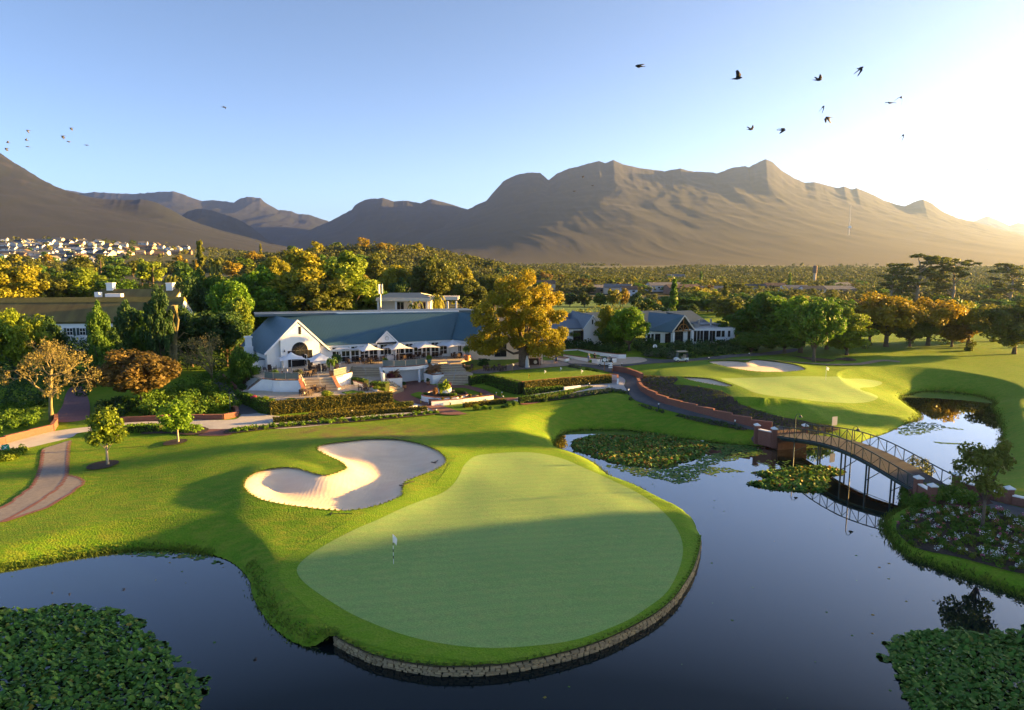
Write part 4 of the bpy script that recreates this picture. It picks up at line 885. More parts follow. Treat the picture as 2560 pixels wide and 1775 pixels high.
MB().box(-3.2, -0.02, 1.5, 6.2, 2.3, 6.3).build('lean_to', M_WHITE, club); MB().box(-3.35, -0.02, 1.35, 6.35, 6.3, 6.45).build('lean_to_roof', M_ROOF2, club)
# ------------------------------------------------------------------ clubhouse: long hall
O1 = P(852, 906, TZ); FH = Face(O1, rad(22)); hall = thing('clubhouse_hall', 'long white clubhouse hall with blue sheet roof and glazed doors', 'building', (O1[0], O1[1], 0), rad(22))
B_ = lambda x, y, off=0.0: FH.q(*CB([(x, y)])[0], off)
aL = -3.0; aR = B_(1690,400)[0]; zeL = FH.q(812,862)[1]; zeR = B_(1690,300)[1]
zec = lambda a: zeL + (zeR-zeL)*(a-aL)/(aR-aL)
def hq(sx, sy, z): p = P(sx, sy, z); a, b = FH.loc(p); return (a, b, z)
RL = hq(686, 786.5, 12.5); RR = hq(1147, 779.5, 12.6)
roof_slab('roof', [(aL,-0.45,zec(aL)),(aR+0.1,-0.45,zeR),RR,RL], M_ROOF, hall)
mb = MB(); mb.tube([Vector(RL)+Vector((0,0,0.1)), Vector(RR)+Vector((0,0,0.1))], 0.14, 6); mb.build('ridge_cap', M_TRIM, hall)
roof_slab('rear_roof', [RL, RR, (RR[0]+1,RR[1]+7,9.0), (RL[0]-1,RL[1]+7,9.0)], M_ROOF2, hall)
MB().box(aL, aR, -0.12, 0.0, zec(aL)-0.42, zec(aL)-0.14).build('gutter_board', M_TRIM, hall)
MB().extr([(aL,0.1,2.5),(aR,0.1,2.5),(aR,0.1,zeR-0.15),(aL,0.1,zec(aL)-0.15)], (0,0.3,0)).build('wall', M_WHITE, hall)
bay = 0.0; n_b = 13; a_s = B_(5,500)[0]-2.0; bw = (aR-0.3-a_s)/n_b; dormL, dormR = B_(520,400)[0], B_(850,400)[0]
for i in range(n_b):
    x0 = a_s + i*bw; x1 = x0+bw-0.16; cx = (x0+x1)/2
    if dormL-0.2 < cx < dormR+0.2: continue
    MB().box(x1+0.0, x1+0.16, -0.1, 0.095, 5.0, zec(cx)-0.45).build('pilaster', M_TRIM, hall)
    window(hall, x0, x1, 7.0, zec(cx)-0.48, 0.04, 2, 1, name='fanlight')
    if i % 3 == 0: window(hall, x0, x1, 5.45, 6.92, 0.04, 2, 2)
    else: window(hall, x0, x1, 5.02, 6.92, 0.04, 2, 2, name='french_door')
DF = -0.75
dk = B_(683,180,DF); dl = B_(515,365,DF); dr_ = B_(853,352,DF)
zb_ = (dl[1]+dr_[1])/2
roof_slab('dormer_roof', [(dl[0]-0.1,DF-0.12,zb_),(dl[0]-0.1,2.2,zb_),(dk[0],5.0,dk[1]),(dk[0],DF-0.12,dk[1])], M_ROOF, hall, 0.1); roof_slab('dormer_roof', [(dk[0],DF-0.12,dk[1]),(dk[0],5.0,dk[1]),(dr_[0]+0.1,2.2,zb_),(dr_[0]+0.1,DF-0.12,zb_)], M_ROOF, hall, 0.1)
wall_poly(hall, [(dl[0]+0.25,zb_+0.05),(dr_[0]-0.25,zb_+0.05),(dk[0],dk[1]-0.25)], DF, DF+0.2, name='dormer_gable')
for e in (dl, dr_):
    sg = 1 if e is dl else -1
    MB().extr([(e[0]-0.1*sg,DF-0.2,zb_-0.22),(e[0]-0.1*sg,DF-0.2,zb_+0.08),(dk[0],DF-0.2,dk[1]+0.1),(dk[0],DF-0.2,dk[1]-0.2)], (0,0.16,0)).build('barge_board', M_TRIM, hall)
MB().box(dl[0]+0.15, dr_[0]-0.15, DF, 0.05, zb_-0.25, zb_+0.04).build('lintel', M_DARKFR, hall)
for x in (dl[0]+0.25, dr_[0]-0.4): MB().box(x, x+0.26, DF, DF+0.26, 5.0, zb_-0.25).build('pillar', M_TRIM, hall)
window(hall, dl[0]+0.8, dr_[0]-0.9, 5.9, zb_-0.3, 0.0, 3, 2); MB().box(dl[0]+0.6, dr_[0]-0.6, DF+0.3, 0.05, 5.0, 5.8).build('parapet', M_WHITE, hall)
ck = B_(685,290,DF)
def disc(r, th, c, n=28): 
    m_ = MB(); m_.lathe([(r, -th/2), (r, th/2)], n, (0,0,0), Matrix.Translation(c) @ Matrix.Rotation(rad(90), 4, 'X')); return m_
cl = disc(0.34, 0.1, (ck[0], DF-0.03, ck[1])).build('clock', mat('clock_rim', (0.4,0.36,0.3), rough=0.5), hall)
disc(0.27, 0.04, (ck[0], DF-0.09, ck[1])).build('clock_face', M_TRIM, cl)
mb = MB(); mb.bar((ck[0],DF-0.12,ck[1]), (ck[0]+0.16,DF-0.12,ck[1]+0.06), 0.03); mb.bar((ck[0],DF-0.12,ck[1]), (ck[0]-0.03,DF-0.12,ck[1]+0.22), 0.025); mb.build('clock_hands', M_DARKFR, cl)
# flat rear roof strip with vents
rl, rr = hq(639, 785, 13.0), hq(1200, 774, 13.0)
MB().extr([(rl[0],rl[1]+3,12.3),(rr[0],rr[1]+3,12.3),(rr[0],rr[1]+3,12.7),(rl[0],rl[1]+3,12.7)], (0,5,0)).build('rear_parapet', M_ROOF2, hall)
# ------------------------------------------------------------------ clubhouse: right wing with second gable
E2 = P(1176, 853, 7.8); FG = Face(E2, rad(8)); wing2 = thing('clubhouse_gable', 'cream-lit right gable of the clubhouse behind the golden tree', 'building', (E2[0], E2[1], 0), rad(8))
G_ = lambda p: (*FG.loc(p), p[2])
cw = FH.w(aR, 0); c3 = (*FG.loc(cw), zeR); rr3 = FH.w(RR[0], RR[1]); r3 = (*FG.loc(rr3), RR[2])
gz_pk = 12.4
wall_poly(wing2, [(0,4.5),(10.4,4.5),(10.4,7.8),(5.2,12.2),(0,7.8)], 0, 0.3, M_CREAM)  # cream colour stands in for warm light on the white gable's front
wall_poly(wing2, [(1.5,4.5),(8.9,4.5),(8.9,9.2),(5.2,12.3),(1.5,9.2)], -0.35, -0.003, M_CREAM, 'nave_front')
roof_slab('roof', [(-0.3,-0.1,7.75),(c3[0]-0.1,c3[1],c3[2]),(r3[0],r3[1],r3[2]),(5.2,-0.1,12.55)], M_ROOF, wing2)
roof_slab('roof', [(5.2,-0.4,12.55),(r3[0],r3[1],r3[2]),(r3[0]+9,r3[1]+4,7.9),(10.8,-0.1,7.7)], M_ROOF, wing2)
MB().extr([(0,0.3,4.5),(0,0.3,7.8),(c3[0],c3[1],c3[2]-0.2),(c3[0],c3[1],4.5)], (0.25,0,0)).build('wall', M_WHITE, wing2)
for s0 in ((-0.4,7.45),(10.8,7.45)):
    MB().extr([(s0[0],-0.5,s0[1]),(s0[0],-0.5,s0[1]+0.3),(5.2,-0.5,12.65),(5.2,-0.5,12.35)], (0,0.14,0)).build('barge_board', M_CREAM, wing2)
window(wing2, 4.2, 6.3, 5.0, 7.3, -0.37, 2, 2, M_DARKFR, arch=True, name='arched_door')
FS = Face(cw, math.atan2(E2[1]-cw[1], E2[0]-cw[0])); L2 = float(np.hypot(E2[0]-cw[0], E2[1]-cw[1]))
side = bpy.data.objects.new('side_wall', None); COL.objects.link(side); side.parent = wing2; side.location = (c3[0], c3[1], 0); side.rotation_euler = (0,0,FS.ang-FG.ang)
S_ = lambda x, y: FS.q(*CB([(x, y)])[0])
window(side, S_(1822,420)[0], S_(1880,420)[0], 5.0, 6.85, -0.01, 2, 2, arch=True, name='arched_window'); window(side, S_(1930,420)[0], min(S_(2005,420)[0], L2-0.2), 5.0, 7.0, -0.01, 1, 1, name='glazed_door', gl=mat('pale_glass', (0.25,0.32,0.36), rough=0.1))
# ------------------------------------------------------------------ terraces, steps and parapets
def w2(px, z): return [tuple(P(a, b, z)[:2]) for a, b in px]
def slab(name, pts, z0, z1, m, parent=None, **k): 
    mb = MB(); mb.prism(pts, z0, z1); return mb.build(name, m, parent, **k)
def wallrun(parent, line, z0, z1, th, m, name='wall', cope=None, ch=0.08):
    """an upright wall along a plan line, with an optional coping that overhangs 4 cm"""
    p = np.asarray(line, float); t = np.gradient(p, axis=0); t /= np.linalg.norm(t, axis=1)[:,None]+1e-9; nr = np.stack([-t[:,1], t[:,0]], 1)
    z0 = np.broadcast_to(z0, (len(p),)); z1 = np.broadcast_to(z1, (len(p),))
    def strip(hw, za, zb):
        V = []; F = []
        for i in range(len(p)):
            a, b = p[i]+nr[i]*hw, p[i]-nr[i]*hw; V += [(*a, za[i]), (*b, za[i]), (*b, zb[i]), (*a, zb[i])]
            if i: k = 4*(i-1); F += [(k+j, k+(j+1) % 4, k+4+(j+1) % 4, k+4+j) for j in range(4)]
        F += [(0,1,2,3), tuple(4*(len(p)-1)+j for j in (3,2,1,0))]; mb = MB(); mb.v = V; mb.f = F; return mb
    o = strip(th/2, z0, z1).build(name, m, parent)
    if cope is not None: strip(th/2+0.04, z1+0.002, z1+ch).build('coping', cope, parent if parent else o)
    return o
def steps(parent, tA, tB, bA, bB, z1, z0, n, m=M_STONE):
    tA, tB, bA, bB = [np.array(p[:2], float) for p in (tA, tB, bA, bB)]
    for i in range(n):
        f0, f1 = i/n, (i+1)/n; z = z1 - (z1-z0)*(i+1)/(n+1)
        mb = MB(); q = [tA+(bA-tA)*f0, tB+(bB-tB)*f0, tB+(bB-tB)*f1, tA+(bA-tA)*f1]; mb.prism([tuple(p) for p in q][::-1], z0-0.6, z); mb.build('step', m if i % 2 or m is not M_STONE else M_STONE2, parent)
terr = thing('upper_terrace', 'upper stone terrace with white walls in front of the clubhouse', 'terrace', (0,0,0))
top_front = CA([(565,1352),(720,1362),(850,1375),(1210,1372),(1300,1345),(1560,1335),(1815,1318),(2060,1250)]) + CB([(120,738),(330,742),(545,746),(620,752),(790,752),(900,748),(1000,744),(1150,732),(1300,712),(1442,694),(1650,668),(1860,655),(2010,622)])
pt = w2(top_front, TZ); back = [tuple(FG.w(0.2,-0.4)), tuple(FG.w(0,2)), tuple(cw), tuple(FH.w(0,0.6)), tuple(FW.w(9,1)), tuple(FW.w(-1,1.2)), tuple(FW.w(-3.6,-1))]
slab('floor', pt + back, 4.7, TZ, M_TANPAVE, terr)
LZ = 3.35
face_l = w2(CA([(560,1352),(720,1362),(745,1372),(855,1376),(1210,1374)]), TZ)
wallrun(terr, face_l, LZ-0.6, TZ+0.02, 0.25, M_WHITE, cope=M_COPING)
# stairs from lower terrace up to the gable terrace, with parapets
tA, tB = w2(CA([(1310,1345),(1812,1320)]), TZ); bA, bB = w2(CA([(1345,1583),(1900,1560)]), LZ)
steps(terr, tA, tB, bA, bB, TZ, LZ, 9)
for a, b in ((w2(CA([(1225,1374)]), TZ)[0], w2(CA([(1310,1580)]), LZ+0.3)[0]), (w2(CA([(1825,1318)]), TZ)[0], w2(CA([(1925,1510)]), LZ+0.3)[0])):
    wallrun(terr, np.linspace(a, b, 4), LZ-0.6, np.linspace(TZ+0.1, LZ+0.3, 4), 0.5, M_WHITE, 'parapet', M_COPING)
la, lb = w2(CA([(560,1290),(600,1250)]), TZ); lc, ld = w2(CA([(285,1520),(330,1450)]), LZ-0.2)
steps(terr, lb, la, ld, lc, TZ, LZ-0.4, 8, M_TANPAVE)
wallrun(terr, np.linspace(w2(CA([(560,1352)]), TZ)[0], w2(CA([(300,1550)]), LZ)[0], 4), LZ-0.8, np.linspace(TZ+0.1, LZ+0.1, 4), 0.3, M_WHITE, 'parapet', M_COPING)
wallrun(terr, np.linspace(w2(CA([(545,1250)]), TZ)[0], w2(CA([(262,1450)]), LZ)[0], 4), LZ-0.8, np.linspace(TZ+0.0, LZ+0.5, 4), 0.25, M_WHITE, 'parapet')
wallrun(terr, w2(CA([(1870,1300),(2060,1262),(2150,1240)]), TZ-0.1), 2.2, [TZ-0.1,TZ+0.0,TZ+0.05], 0.3, M_WHITE, 'parapet', M_COPING)
# lower terrace
low = thing('lower_terrace', 'lower paved dining terrace behind the long clipped hedge', 'terrace', (0,0,0))
lowpts = w2(C6([(150,430),(220,395),(700,400),(745,420),(1000,402),(1060,370),(1120,360),(1260,385),(1330,400),(1470,430),(1520,440),(1200,462),(860,492),(415,532),(320,515)]), LZ)
slab('floor', lowpts, 1.6, LZ, M_TANPAVE, low)
wallrun(low, w2(CB([(70,985),(330,1075),(520,1140)]), LZ), 2.2, LZ+0.45, 0.3, M_WHITE, 'wall', M_COPING)
# main stair flights either side of the sunken court
CZ = 2.3; MZ = 3.7
court = thing('entrance_court', 'sunken white entrance court with curved balcony slab and planters', 'terrace', (0,0,0))
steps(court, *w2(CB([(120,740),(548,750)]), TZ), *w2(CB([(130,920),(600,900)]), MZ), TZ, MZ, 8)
slab('landing', w2(CB([(130,915),(600,895),(700,930),(480,960),(320,1000),(200,1000)]), MZ), 2, MZ-0.02, M_TANPAVE, court)
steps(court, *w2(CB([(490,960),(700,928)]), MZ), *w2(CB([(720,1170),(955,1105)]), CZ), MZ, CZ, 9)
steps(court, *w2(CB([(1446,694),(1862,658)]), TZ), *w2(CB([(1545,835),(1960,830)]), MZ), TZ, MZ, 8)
slab('landing', w2(CB([(1530,830),(1980,820),(2060,850),(1960,862),(1590,870)]), MZ), 2, MZ-0.02, M_TANPAVE, court)
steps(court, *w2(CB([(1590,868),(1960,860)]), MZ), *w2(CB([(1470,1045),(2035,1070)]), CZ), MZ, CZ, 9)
balc = smooth_poly(w2(CB([(548,750),(620,756),(790,756),(900,752),(1000,748),(1150,736),(1300,716),(1442,697)]), TZ), 4, False)
wallrun(court, balc[4:-4], TZ-0.5, TZ+0.03, 0.35, M_WHITE, 'balcony_slab', M_COPING)
bk = [P(*CB([(870,985)])[0], CZ)[:2], P(*CB([(1210,972)])[0], CZ)[:2]]
bk = np.array(bk) + np.array(FH.v)*0.5; wallrun(court, np.array([bk[0]-np.array(FH.u)*1.5, bk[1]+np.array(FH.u)*1.6]), CZ-0.3, TZ-0.1, 0.2, M_WHITE)
FB = Face(bk[0]-np.array(FH.v)*0.12, FH.ang); dn = bpy.data.objects.new('entrance_wall', None); COL.objects.link(dn); dn.parent = court; dn.location = (FB.o[0], FB.o[1], 0); dn.rotation_euler = (0,0,FB.ang)
BW = lambda x, y: FB.q(*CB([(x, y)])[0])
x0, x1 = BW(890,900)[0], BW(1025,900)[0]; window(dn, x0, (x0+x1)/2, CZ+0.02, TZ-0.75, 0, 2, 4, name='french_door'); window(dn, (x0+x1)/2+0.02, x1, CZ+0.02, TZ-0.75, 0, 2, 4, name='french_door')
pc = P(*CB([(1205,990)])[0], CZ); mb = MB(); mb.lathe([(0.2,0),(0.2,TZ-0.5-CZ)], 12, (pc[0], pc[1], CZ)); mb.build('column', M_WHITE, court)
wallrun(court, w2(CB([(560,760),(610,885),(640,900)]), TZ-0.6), CZ-0.3, [TZ,TZ-0.1,TZ-0.2], 0.3, M_WHITE, 'parapet'); wallrun(court, [w2(CB([(610,765)]), TZ)[0], w2(CB([(790,765)]), TZ)[0]], CZ, TZ-0.02, 0.25, M_WHITE, 'wall'); wallrun(court, [w2(CB([(1285,722)]), TZ)[0], w2(CB([(1442,704)]), TZ)[0]], CZ, TZ-0.02, 0.25, M_WHITE, 'wall')
# white planter boxes either side of the court
PLZ = 3.75
def planter(name, label, pts, z0, z1, soil=M_MULCH, cope=M_COPING, cat='planter'):
    c = np.mean(pts, 0); t = thing(name, label, cat, (c[0], c[1], 0)); q = np.array(pts)-c
    q2 = np.vstack([q, q[:1]]); 
    for i in range(len(q)):
        wallrun(t, np.array([q2[i], q2[i+1]]), z0, z1, 0.2, M_WHITE, 'side_panel', cope, 0.06)
    slab('soil', [tuple(p*0.97) for p in q], z0, z1-0.08, soil, t); return t, c
p1, c1 = planter('planter', 'white wedge planter with magenta shrub left of the court door', w2(CB([(650,915),(700,935),(918,922),(880,870)]), PLZ), CZ-0.2, PLZ)
p2, c2 = planter('planter', 'white corner planter with cycad and flowers right of the court door', w2(CB([(1285,845),(1420,880),(1586,868),(1540,835),(1400,820)]), PLZ), CZ-0.2, PLZ)
# round bed in the court
rb = w2(CB([(1245,1200),(1300,1220),(1450,1240),(1600,1245),(1800,1232),(1980,1195),(1940,1150),(1700,1110),(1520,1110),(1300,1160)]), CZ+0.5)
p3, c3_ = planter('raised_bed', 'low curved white-walled flower bed in the middle of the court', rb, CZ-0.3, CZ+0.5)
tubc = P(*CB([(1610,1150)])[0], CZ+0.6); mb = MB(); mb.lathe([(0.95,0),(1.0,0.75),(0.9,0.75),(0.88,0.68)], 20, (0,0,0)); T = thing('round_planter', 'round white planter tub standing in the court flower bed', 'planter', (tubc[0], tubc[1], CZ+0.45)); mb.build('tub', M_WHITE, T, True); mb = MB(); mb.lathe([(0.88,0.6),(0.88,0.70)], 20); mb.build('soil', M_MULCH, T)
zone('court_lawn', drape(CB([(1060,1210),(1200,1160),(1250,1180),(1300,1230),(1600,1262),(1800,1250),(1990,1200),(1960,1150),(2050,1170),(2140,1205),(2100,1225),(1620,1300),(1380,1325),(1250,1270)]), 3), M_LAWN)
zone('court_lawn', drape(CC([(0,880),(120,860),(300,900),(480,985),(480,1010),(400,1000),(150,925),(0,898)]), 3), M_LAWN)
def long_planter(name, label, px_front, z, h, depth, cope=M_COPING):
    t = thing(name, label, 'planter', (0,0,0)); l = np.array(w2(px_front, z+h)); d = l[-1]-l[0]; d /= np.linalg.norm(d); n = np.array([-d[1], d[0]])
    wallrun(t, l, z-0.4, z+h, 0.2, M_WHITE, 'front_panel', cope); wallrun(t, l+n*depth, z-0.4, z+h, 0.2, M_WHITE, 'back_panel', cope); slab('soil', [tuple(l[0]), tuple(l[-1]), tuple(l[-1]+n*depth), tuple(l[0]+n*depth)], z-0.3, z+h-0.05, M_MULCH, t); return t, l, n
pl1, l1, n1 = long_planter('low_wall_planter', 'long low white planter wall with clipped balls beside the brick path', CB([(1395,1300),(1900,1260),(2302,1215)]) + CC([(322,1020)]), 2.0, 0.6, 1.2)
# practice green on its raised terrace
PZ = 4.15
pg = w2(CC([(255,690),(760,808),(1300,755),(2085,700),(1440,590),(900,640)]), PZ)
T = thing('practice_green', 'raised rectangular practice putting green edged by clipped hedge', 'putting green', (0,0,0))
slab('earth_bank', pg, 2.2, PZ-0.02, M_MULCH, T); slab('turf', [tuple(np.array(p)*0.985+np.mean(pg,0)*0.015) for p in pg], PZ-0.015, PZ+0.03, M_FAIR, T)
wallrun(T, np.array(pg[:1]+pg[1:4]), PZ-0.3, PZ+0.02, 0.25, M_COPING, 'kerb')
# bowling-type lawn court with white walls near the plane tree
BZ = 4.6
T = thing('croquet_lawn', 'small white-walled lawn court beyond the golden tree', 'lawn court', (0,0,0))
bl = w2(CC([(1320,380),(1560,360),(1980,440),(1900,462),(1790,462),(1480,400)]), BZ); slab('turf', bl, 3.2, BZ-0.25, M_LAWN, T)
wallrun(T, w2(CC([(1390,402),(1640,440),(1900,470),(2185,455)]), BZ), 3.2, BZ, 0.25, M_WHITE, 'wall', M_COPING); wallrun(T, w2(CC([(1240,318),(1340,330),(1600,318),(1820,352),(2226,400),(2330,398)]), BZ+0.2), 3.2, BZ+0.2, 0.3, M_WHITE, 'wall', M_COPING)
pp, pc2 = planter('planter', 'white planter box behind the two standing golfers', w2(CC([(1090,412),(1412,462),(1470,455),(1180,398)]), 4.5), 3.0, 4.5)
# ------------------------------------------------------------------ right-hand building (restaurant and pro shop)
RB = 4.6
O3 = P(1462, 868, RB); FR_ = Face(O3, rad(14)); rb_ = thing('pro_shop', 'long white right-hand building with slate-blue roofs and timber-trussed portico', 'building', (O3[0], O3[1], 0), rad(14))
R_ = lambda x, y, off=0.0: FR_.q(*CD([(x, y)])[0], off)
gl, gp, gr = R_(365,368), R_(460,225), R_(572,388)
gb = -0.3
wall_poly(rb_, [(gl[0],3.4),(gr[0],3.4),(gr[0],gr[1]),(gp[0],gp[1]-0.1),(gl[0],gl[1])], gb, 0.1, name='gable_wall')
MB().box(gr[0]-0.3, gr[0], 0.1, 9, 3.4, gr[1]-0.1).build('wall', M_WHITE, rb_)
ridge_z = gp[1]; rEnd = R_(1612,182,9); 
roof_slab('roof', [(gl[0]-0.3,gb-0.25,gl[1]-0.2),(gl[0]-0.3,12,gl[1]-0.2),(gp[0],12,ridge_z+0.1),(gp[0],gb-0.25,ridge_z+0.1)], M_ROOF2, rb_); roof_slab('roof', [(gp[0],gb-0.25,ridge_z+0.1),(gp[0],12,ridge_z+0.1),(gr[0]+0.3,12,gr[1]-0.2),(gr[0]+0.3,gb-0.25,gr[1]-0.2)], M_ROOF2, rb_)
for s0 in ((gl[0]-0.3,gl[1]-0.25),(gr[0]+0.3,gr[1]-0.25)): MB().extr([(s0[0],gb-0.35,s0[1]-0.1),(s0[0],gb-0.35,s0[1]+0.2),(gp[0],gb-0.35,ridge_z+0.2),(gp[0],gb-0.35,ridge_z-0.1)], (0,0.09,0)).build('barge_board', M_TRIM, rb_)
window(rb_, R_(460,270,gb)[0], R_(474,270,gb)[0], R_(465,325,gb)[1], R_(465,272,gb)[1], gb-0.03, 1, 1, M_DARKFR, name='slit_window')
# low left wing
lw0 = R_(-60,365,0.8); lw1 = R_(370,365,0.8)
MB().box(lw0[0], gl[0]-0.01, 0.8, 1.1, 3.4, lw1[1]-0.05).build('wall', M_WHITE, rb_)
roof_slab('roof', [(lw0[0]-0.2,0.5,lw1[1]-0.05),(gl[0]+1.5,0.5,lw1[1]-0.05),(gl[0]+1.5,6,R_(300,262,6)[1]),(lw0[0]-0.2,6,R_(300,262,6)[1])], M_ROOF2, rb_)
window(rb_, R_(245,400,0.8)[0], R_(374,400,0.8)[0], R_(300,528,0.8)[1], R_(300,398,0.8)[1], 0.78, 6, 2, M_DARKFR, fw=0.09)
# rear roof with its small gable
q0, q1 = R_(145,200,11), R_(1270,166,11)
rzz = q0[1]
roof_slab('rear_roof', [(q0[0],8,rzz-2.6),(q1[0],8,rzz-2.4),(q1[0],11.5,q1[1]),(q0[0],11.5,rzz)], M_ROOF2, rb_); roof_slab('rear_roof', [(q0[0],11.5,rzz),(q1[0],11.5,q1[1]),(q1[0],15,rzz-2.5),(q0[0],15,rzz-2.5)], M_ROOF2, rb_)
MB().extr([(q0[0]-0.05,8,rzz-2.7),(q0[0]-0.05,11.5,rzz-0.05),(q0[0]-0.05,15,rzz-2.6)], (0.15,0,0)).build('gable_wall', M_WHITE, rb_)
# main right block: ridge roof, cross gable with timber truss
pb = -2.0
p_l, p_k, p_r = R_(1390,412,pb), R_(1518,226,pb), R_(1620,386,pb)
v0 = R_(1062,200,6.5); ez = R_(1200,390,0)[1]
e0 = R_(1085,385,0)[0]
roof_slab('roof', [(gr[0]-0.5,0.3,gr[1]-0.3),(e0+0.2,0.3,ez-0.05),(v0[0],6.5,ridge_z),(gp[0],6.5,ridge_z)], M_ROOF2, rb_)
roof_slab('roof', [(e0,-0.2,ez-0.05),(p_l[0]-0.2,pb-0.3,p_l[1]-0.05),(p_k[0],pb-0.3,p_k[1]+0.1),(v0[0]+1.0,6.5,p_k[1]+0.12)], M_ROOF, rb_)
roof_slab('roof', [(p_k[0],pb-0.3,p_k[1]+0.1),(p_k[0]+0.3,6.5,p_k[1]+0.1),(p_r[0]+1.0,5.5,p_r[1]),(p_r[0]+0.25,pb-0.3,p_r[1]-0.05)], M_ROOF2, rb_)
rz = rEnd[1]
roof_slab('roof', [(v0[0],5.8,ez+0.5),(rEnd[0]+2.6,5.8,ez+0.5),(rEnd[0],9.5,rz+0.3),(v0[0],9.5,rz+0.1)], M_ROOF2, rb_); roof_slab('roof', [(v0[0],9.5,rz+0.1),(rEnd[0],9.5,rz+0.3),(rEnd[0]+2.6,14,ez),(v0[0],14,ez)], M_ROOF2, rb_); roof_slab('roof', [(rEnd[0],9.5,rz+0.3),(rEnd[0]+2.6,5.8,ez+0.5),(rEnd[0]+2.6,14,ez)], M_ROOF2, rb_)
for s0 in ((p_l[0]-0.25,p_l[1]-0.1),(p_r[0]+0.25,p_r[1]-0.1)): MB().extr([(s0[0],pb-0.42,s0[1]-0.1),(s0[0],pb-0.42,s0[1]+0.25),(p_k[0],pb-0.42,p_k[1]+0.2),(p_k[0],pb-0.42,p_k[1]-0.15)], (0,0.1,0)).build('barge_board', M_CREAM, rb_)
wall_poly(rb_, [(p_l[0]+0.2,p_l[1]),(p_r[0]-0.2,p_r[1]),(p_k[0],p_k[1]-0.2)], pb+1.2, pb+1.3, M_DARK, 'gable_shade_panel')  # black sheet painted in for the shaded void behind the truss
mb = MB(); zc = p_l[1]+0.15; kx = (p_l[0]+p_r[0])/2
mb.bar((p_l[0]+0.4,pb-0.2,zc), (p_r[0]-0.4,pb-0.2,zc), 0.16); mb.bar((kx,pb-0.2,zc), (kx,pb-0.2,p_k[1]-0.6), 0.14)
R0 = (p_r[0]-p_l[0])*0.26; arc = [(kx+R0*math.cos(t), pb-0.2, zc+R0*1.2*math.sin(t)) for t in np.linspace(0, math.pi, 11)]; mb.tube(arc, 0.09, 6)
for t in (0.25, 0.75): mb.bar((kx,pb-0.2,zc), (kx+R0*math.cos(math.pi*t),pb-0.2,zc+R0*1.2*math.sin(math.pi*t)), 0.1)
mb.build('timber_truss', M_TIMBER, rb_)
for x in (p_l[0]+0.1, p_r[0]-0.1): MB().box(x-0.18, x+0.18, pb-0.35, pb+0.0, RB-0.8, p_l[1]-0.1).build('post', M_WHITE, rb_)
xe = R_(2095,400,1.0)[0]; fz = R_(1300,405,0)[1]
MB().box(e0, p_l[0]-0.1, -0.35, 0.3, fz-0.45, fz+0.1).build('fascia', M_WHITE, rb_); MB().box(e0, p_r[0], 0.05, 0.35, RB-1.2, fz-0.45).build('wall', M_WHITE, rb_)
MB().box(p_r[0], xe, 0.6, 9, RB-1.2, fz+0.25).build('flat_roofed_block', M_WHITE, rb_); MB().box(p_r[0]+0.2, xe-0.2, 0.8, 8.8, fz+0.251, fz+0.28).build('flat_roof', M_CONC, rb_)
for a, b in ((1100,1130),(1145,1172),(1188,1248),(1303,1368)): window(rb_, R_(a,430)[0], R_(b,430)[0], R_(a,556)[1], R_(a,425)[1], 0.02, 2 if b-a > 40 else 1, 3, M_DARKFR, fw=0.06)
window(rb_, R_(1395,430)[0], R_(1510,430)[0], R_(1400,550)[1], R_(1400,412)[1], 0.02, 4, 3, M_DARKFR, fw=0.07); window(rb_, R_(1562,430)[0], R_(1594,430)[0], R_(1570,545)[1], R_(1570,405)[1], 0.02, 1, 3, M_DARKFR)
for a, b in ((1630,1662),(1672,1700),(1708,1738),(1748,1802),(1815,1842),(1846,1878),(1892,1940),(1952,1986),(2025,2050)): window(rb_, R_(a,420,.6)[0], R_(b,420,.6)[0], R_(a,525 if a < 1860 else 470,.6)[1], R_(a,400,.6)[1], 0.56, 2 if b-a > 45 else 1, 2, M_DARKFR, fw=0.06)
MB().box(e0, p_r[0]+0.4, pb-0.6, 0.04, RB-1.4, RB-0.55).build('porch_base', M_WHITE, rb_)
mb = MB()
for x in np.linspace(p_l[0], p_r[0]+0.3, 6): mb.bar((x,pb-0.5,RB-0.55), (x,pb-0.5,RB+0.45), 0.05)
mb.bar((p_l[0],pb-0.5,RB+0.45), (p_r[0]+0.3,pb-0.5,RB+0.45), 0.05); rl_ = mb.build('porch_railing', M_METAL, rb_); MB().box(p_l[0], p_r[0]+0.3, pb-0.515, pb-0.495, RB-0.45, RB+0.38).build('glass_panel', M_RAILGL, rl_)
mb = MB()
for a, h in ((1690,1.6),(1828,1.7)): x = R_(a,330,4)[0]; mb.tube([(x,4,fz+0.2),(x,4,fz+0.2+h)], 0.22, 8)
mb.tube([(R_(1700,330,5)[0],5,fz+0.7),(R_(1880,330,5)[0],5,fz+0.7)], 0.3, 8); mb.cbox((R_(1650,345,3)[0],3,fz+0.6), (0.9,0.9,0.8)); mb.cbox((R_(1900,345,4)[0],4,fz+0.55), (1.2,0.9,0.6)); mb.build('roof_ducts', M_METAL, rb_)
mb = MB(); mb.cbox((R_(1110,365,1)[0],0.4,ez+0.3), (0.9,0.6,0.6)); mb.build('air_conditioner', M_METAL, rb_)
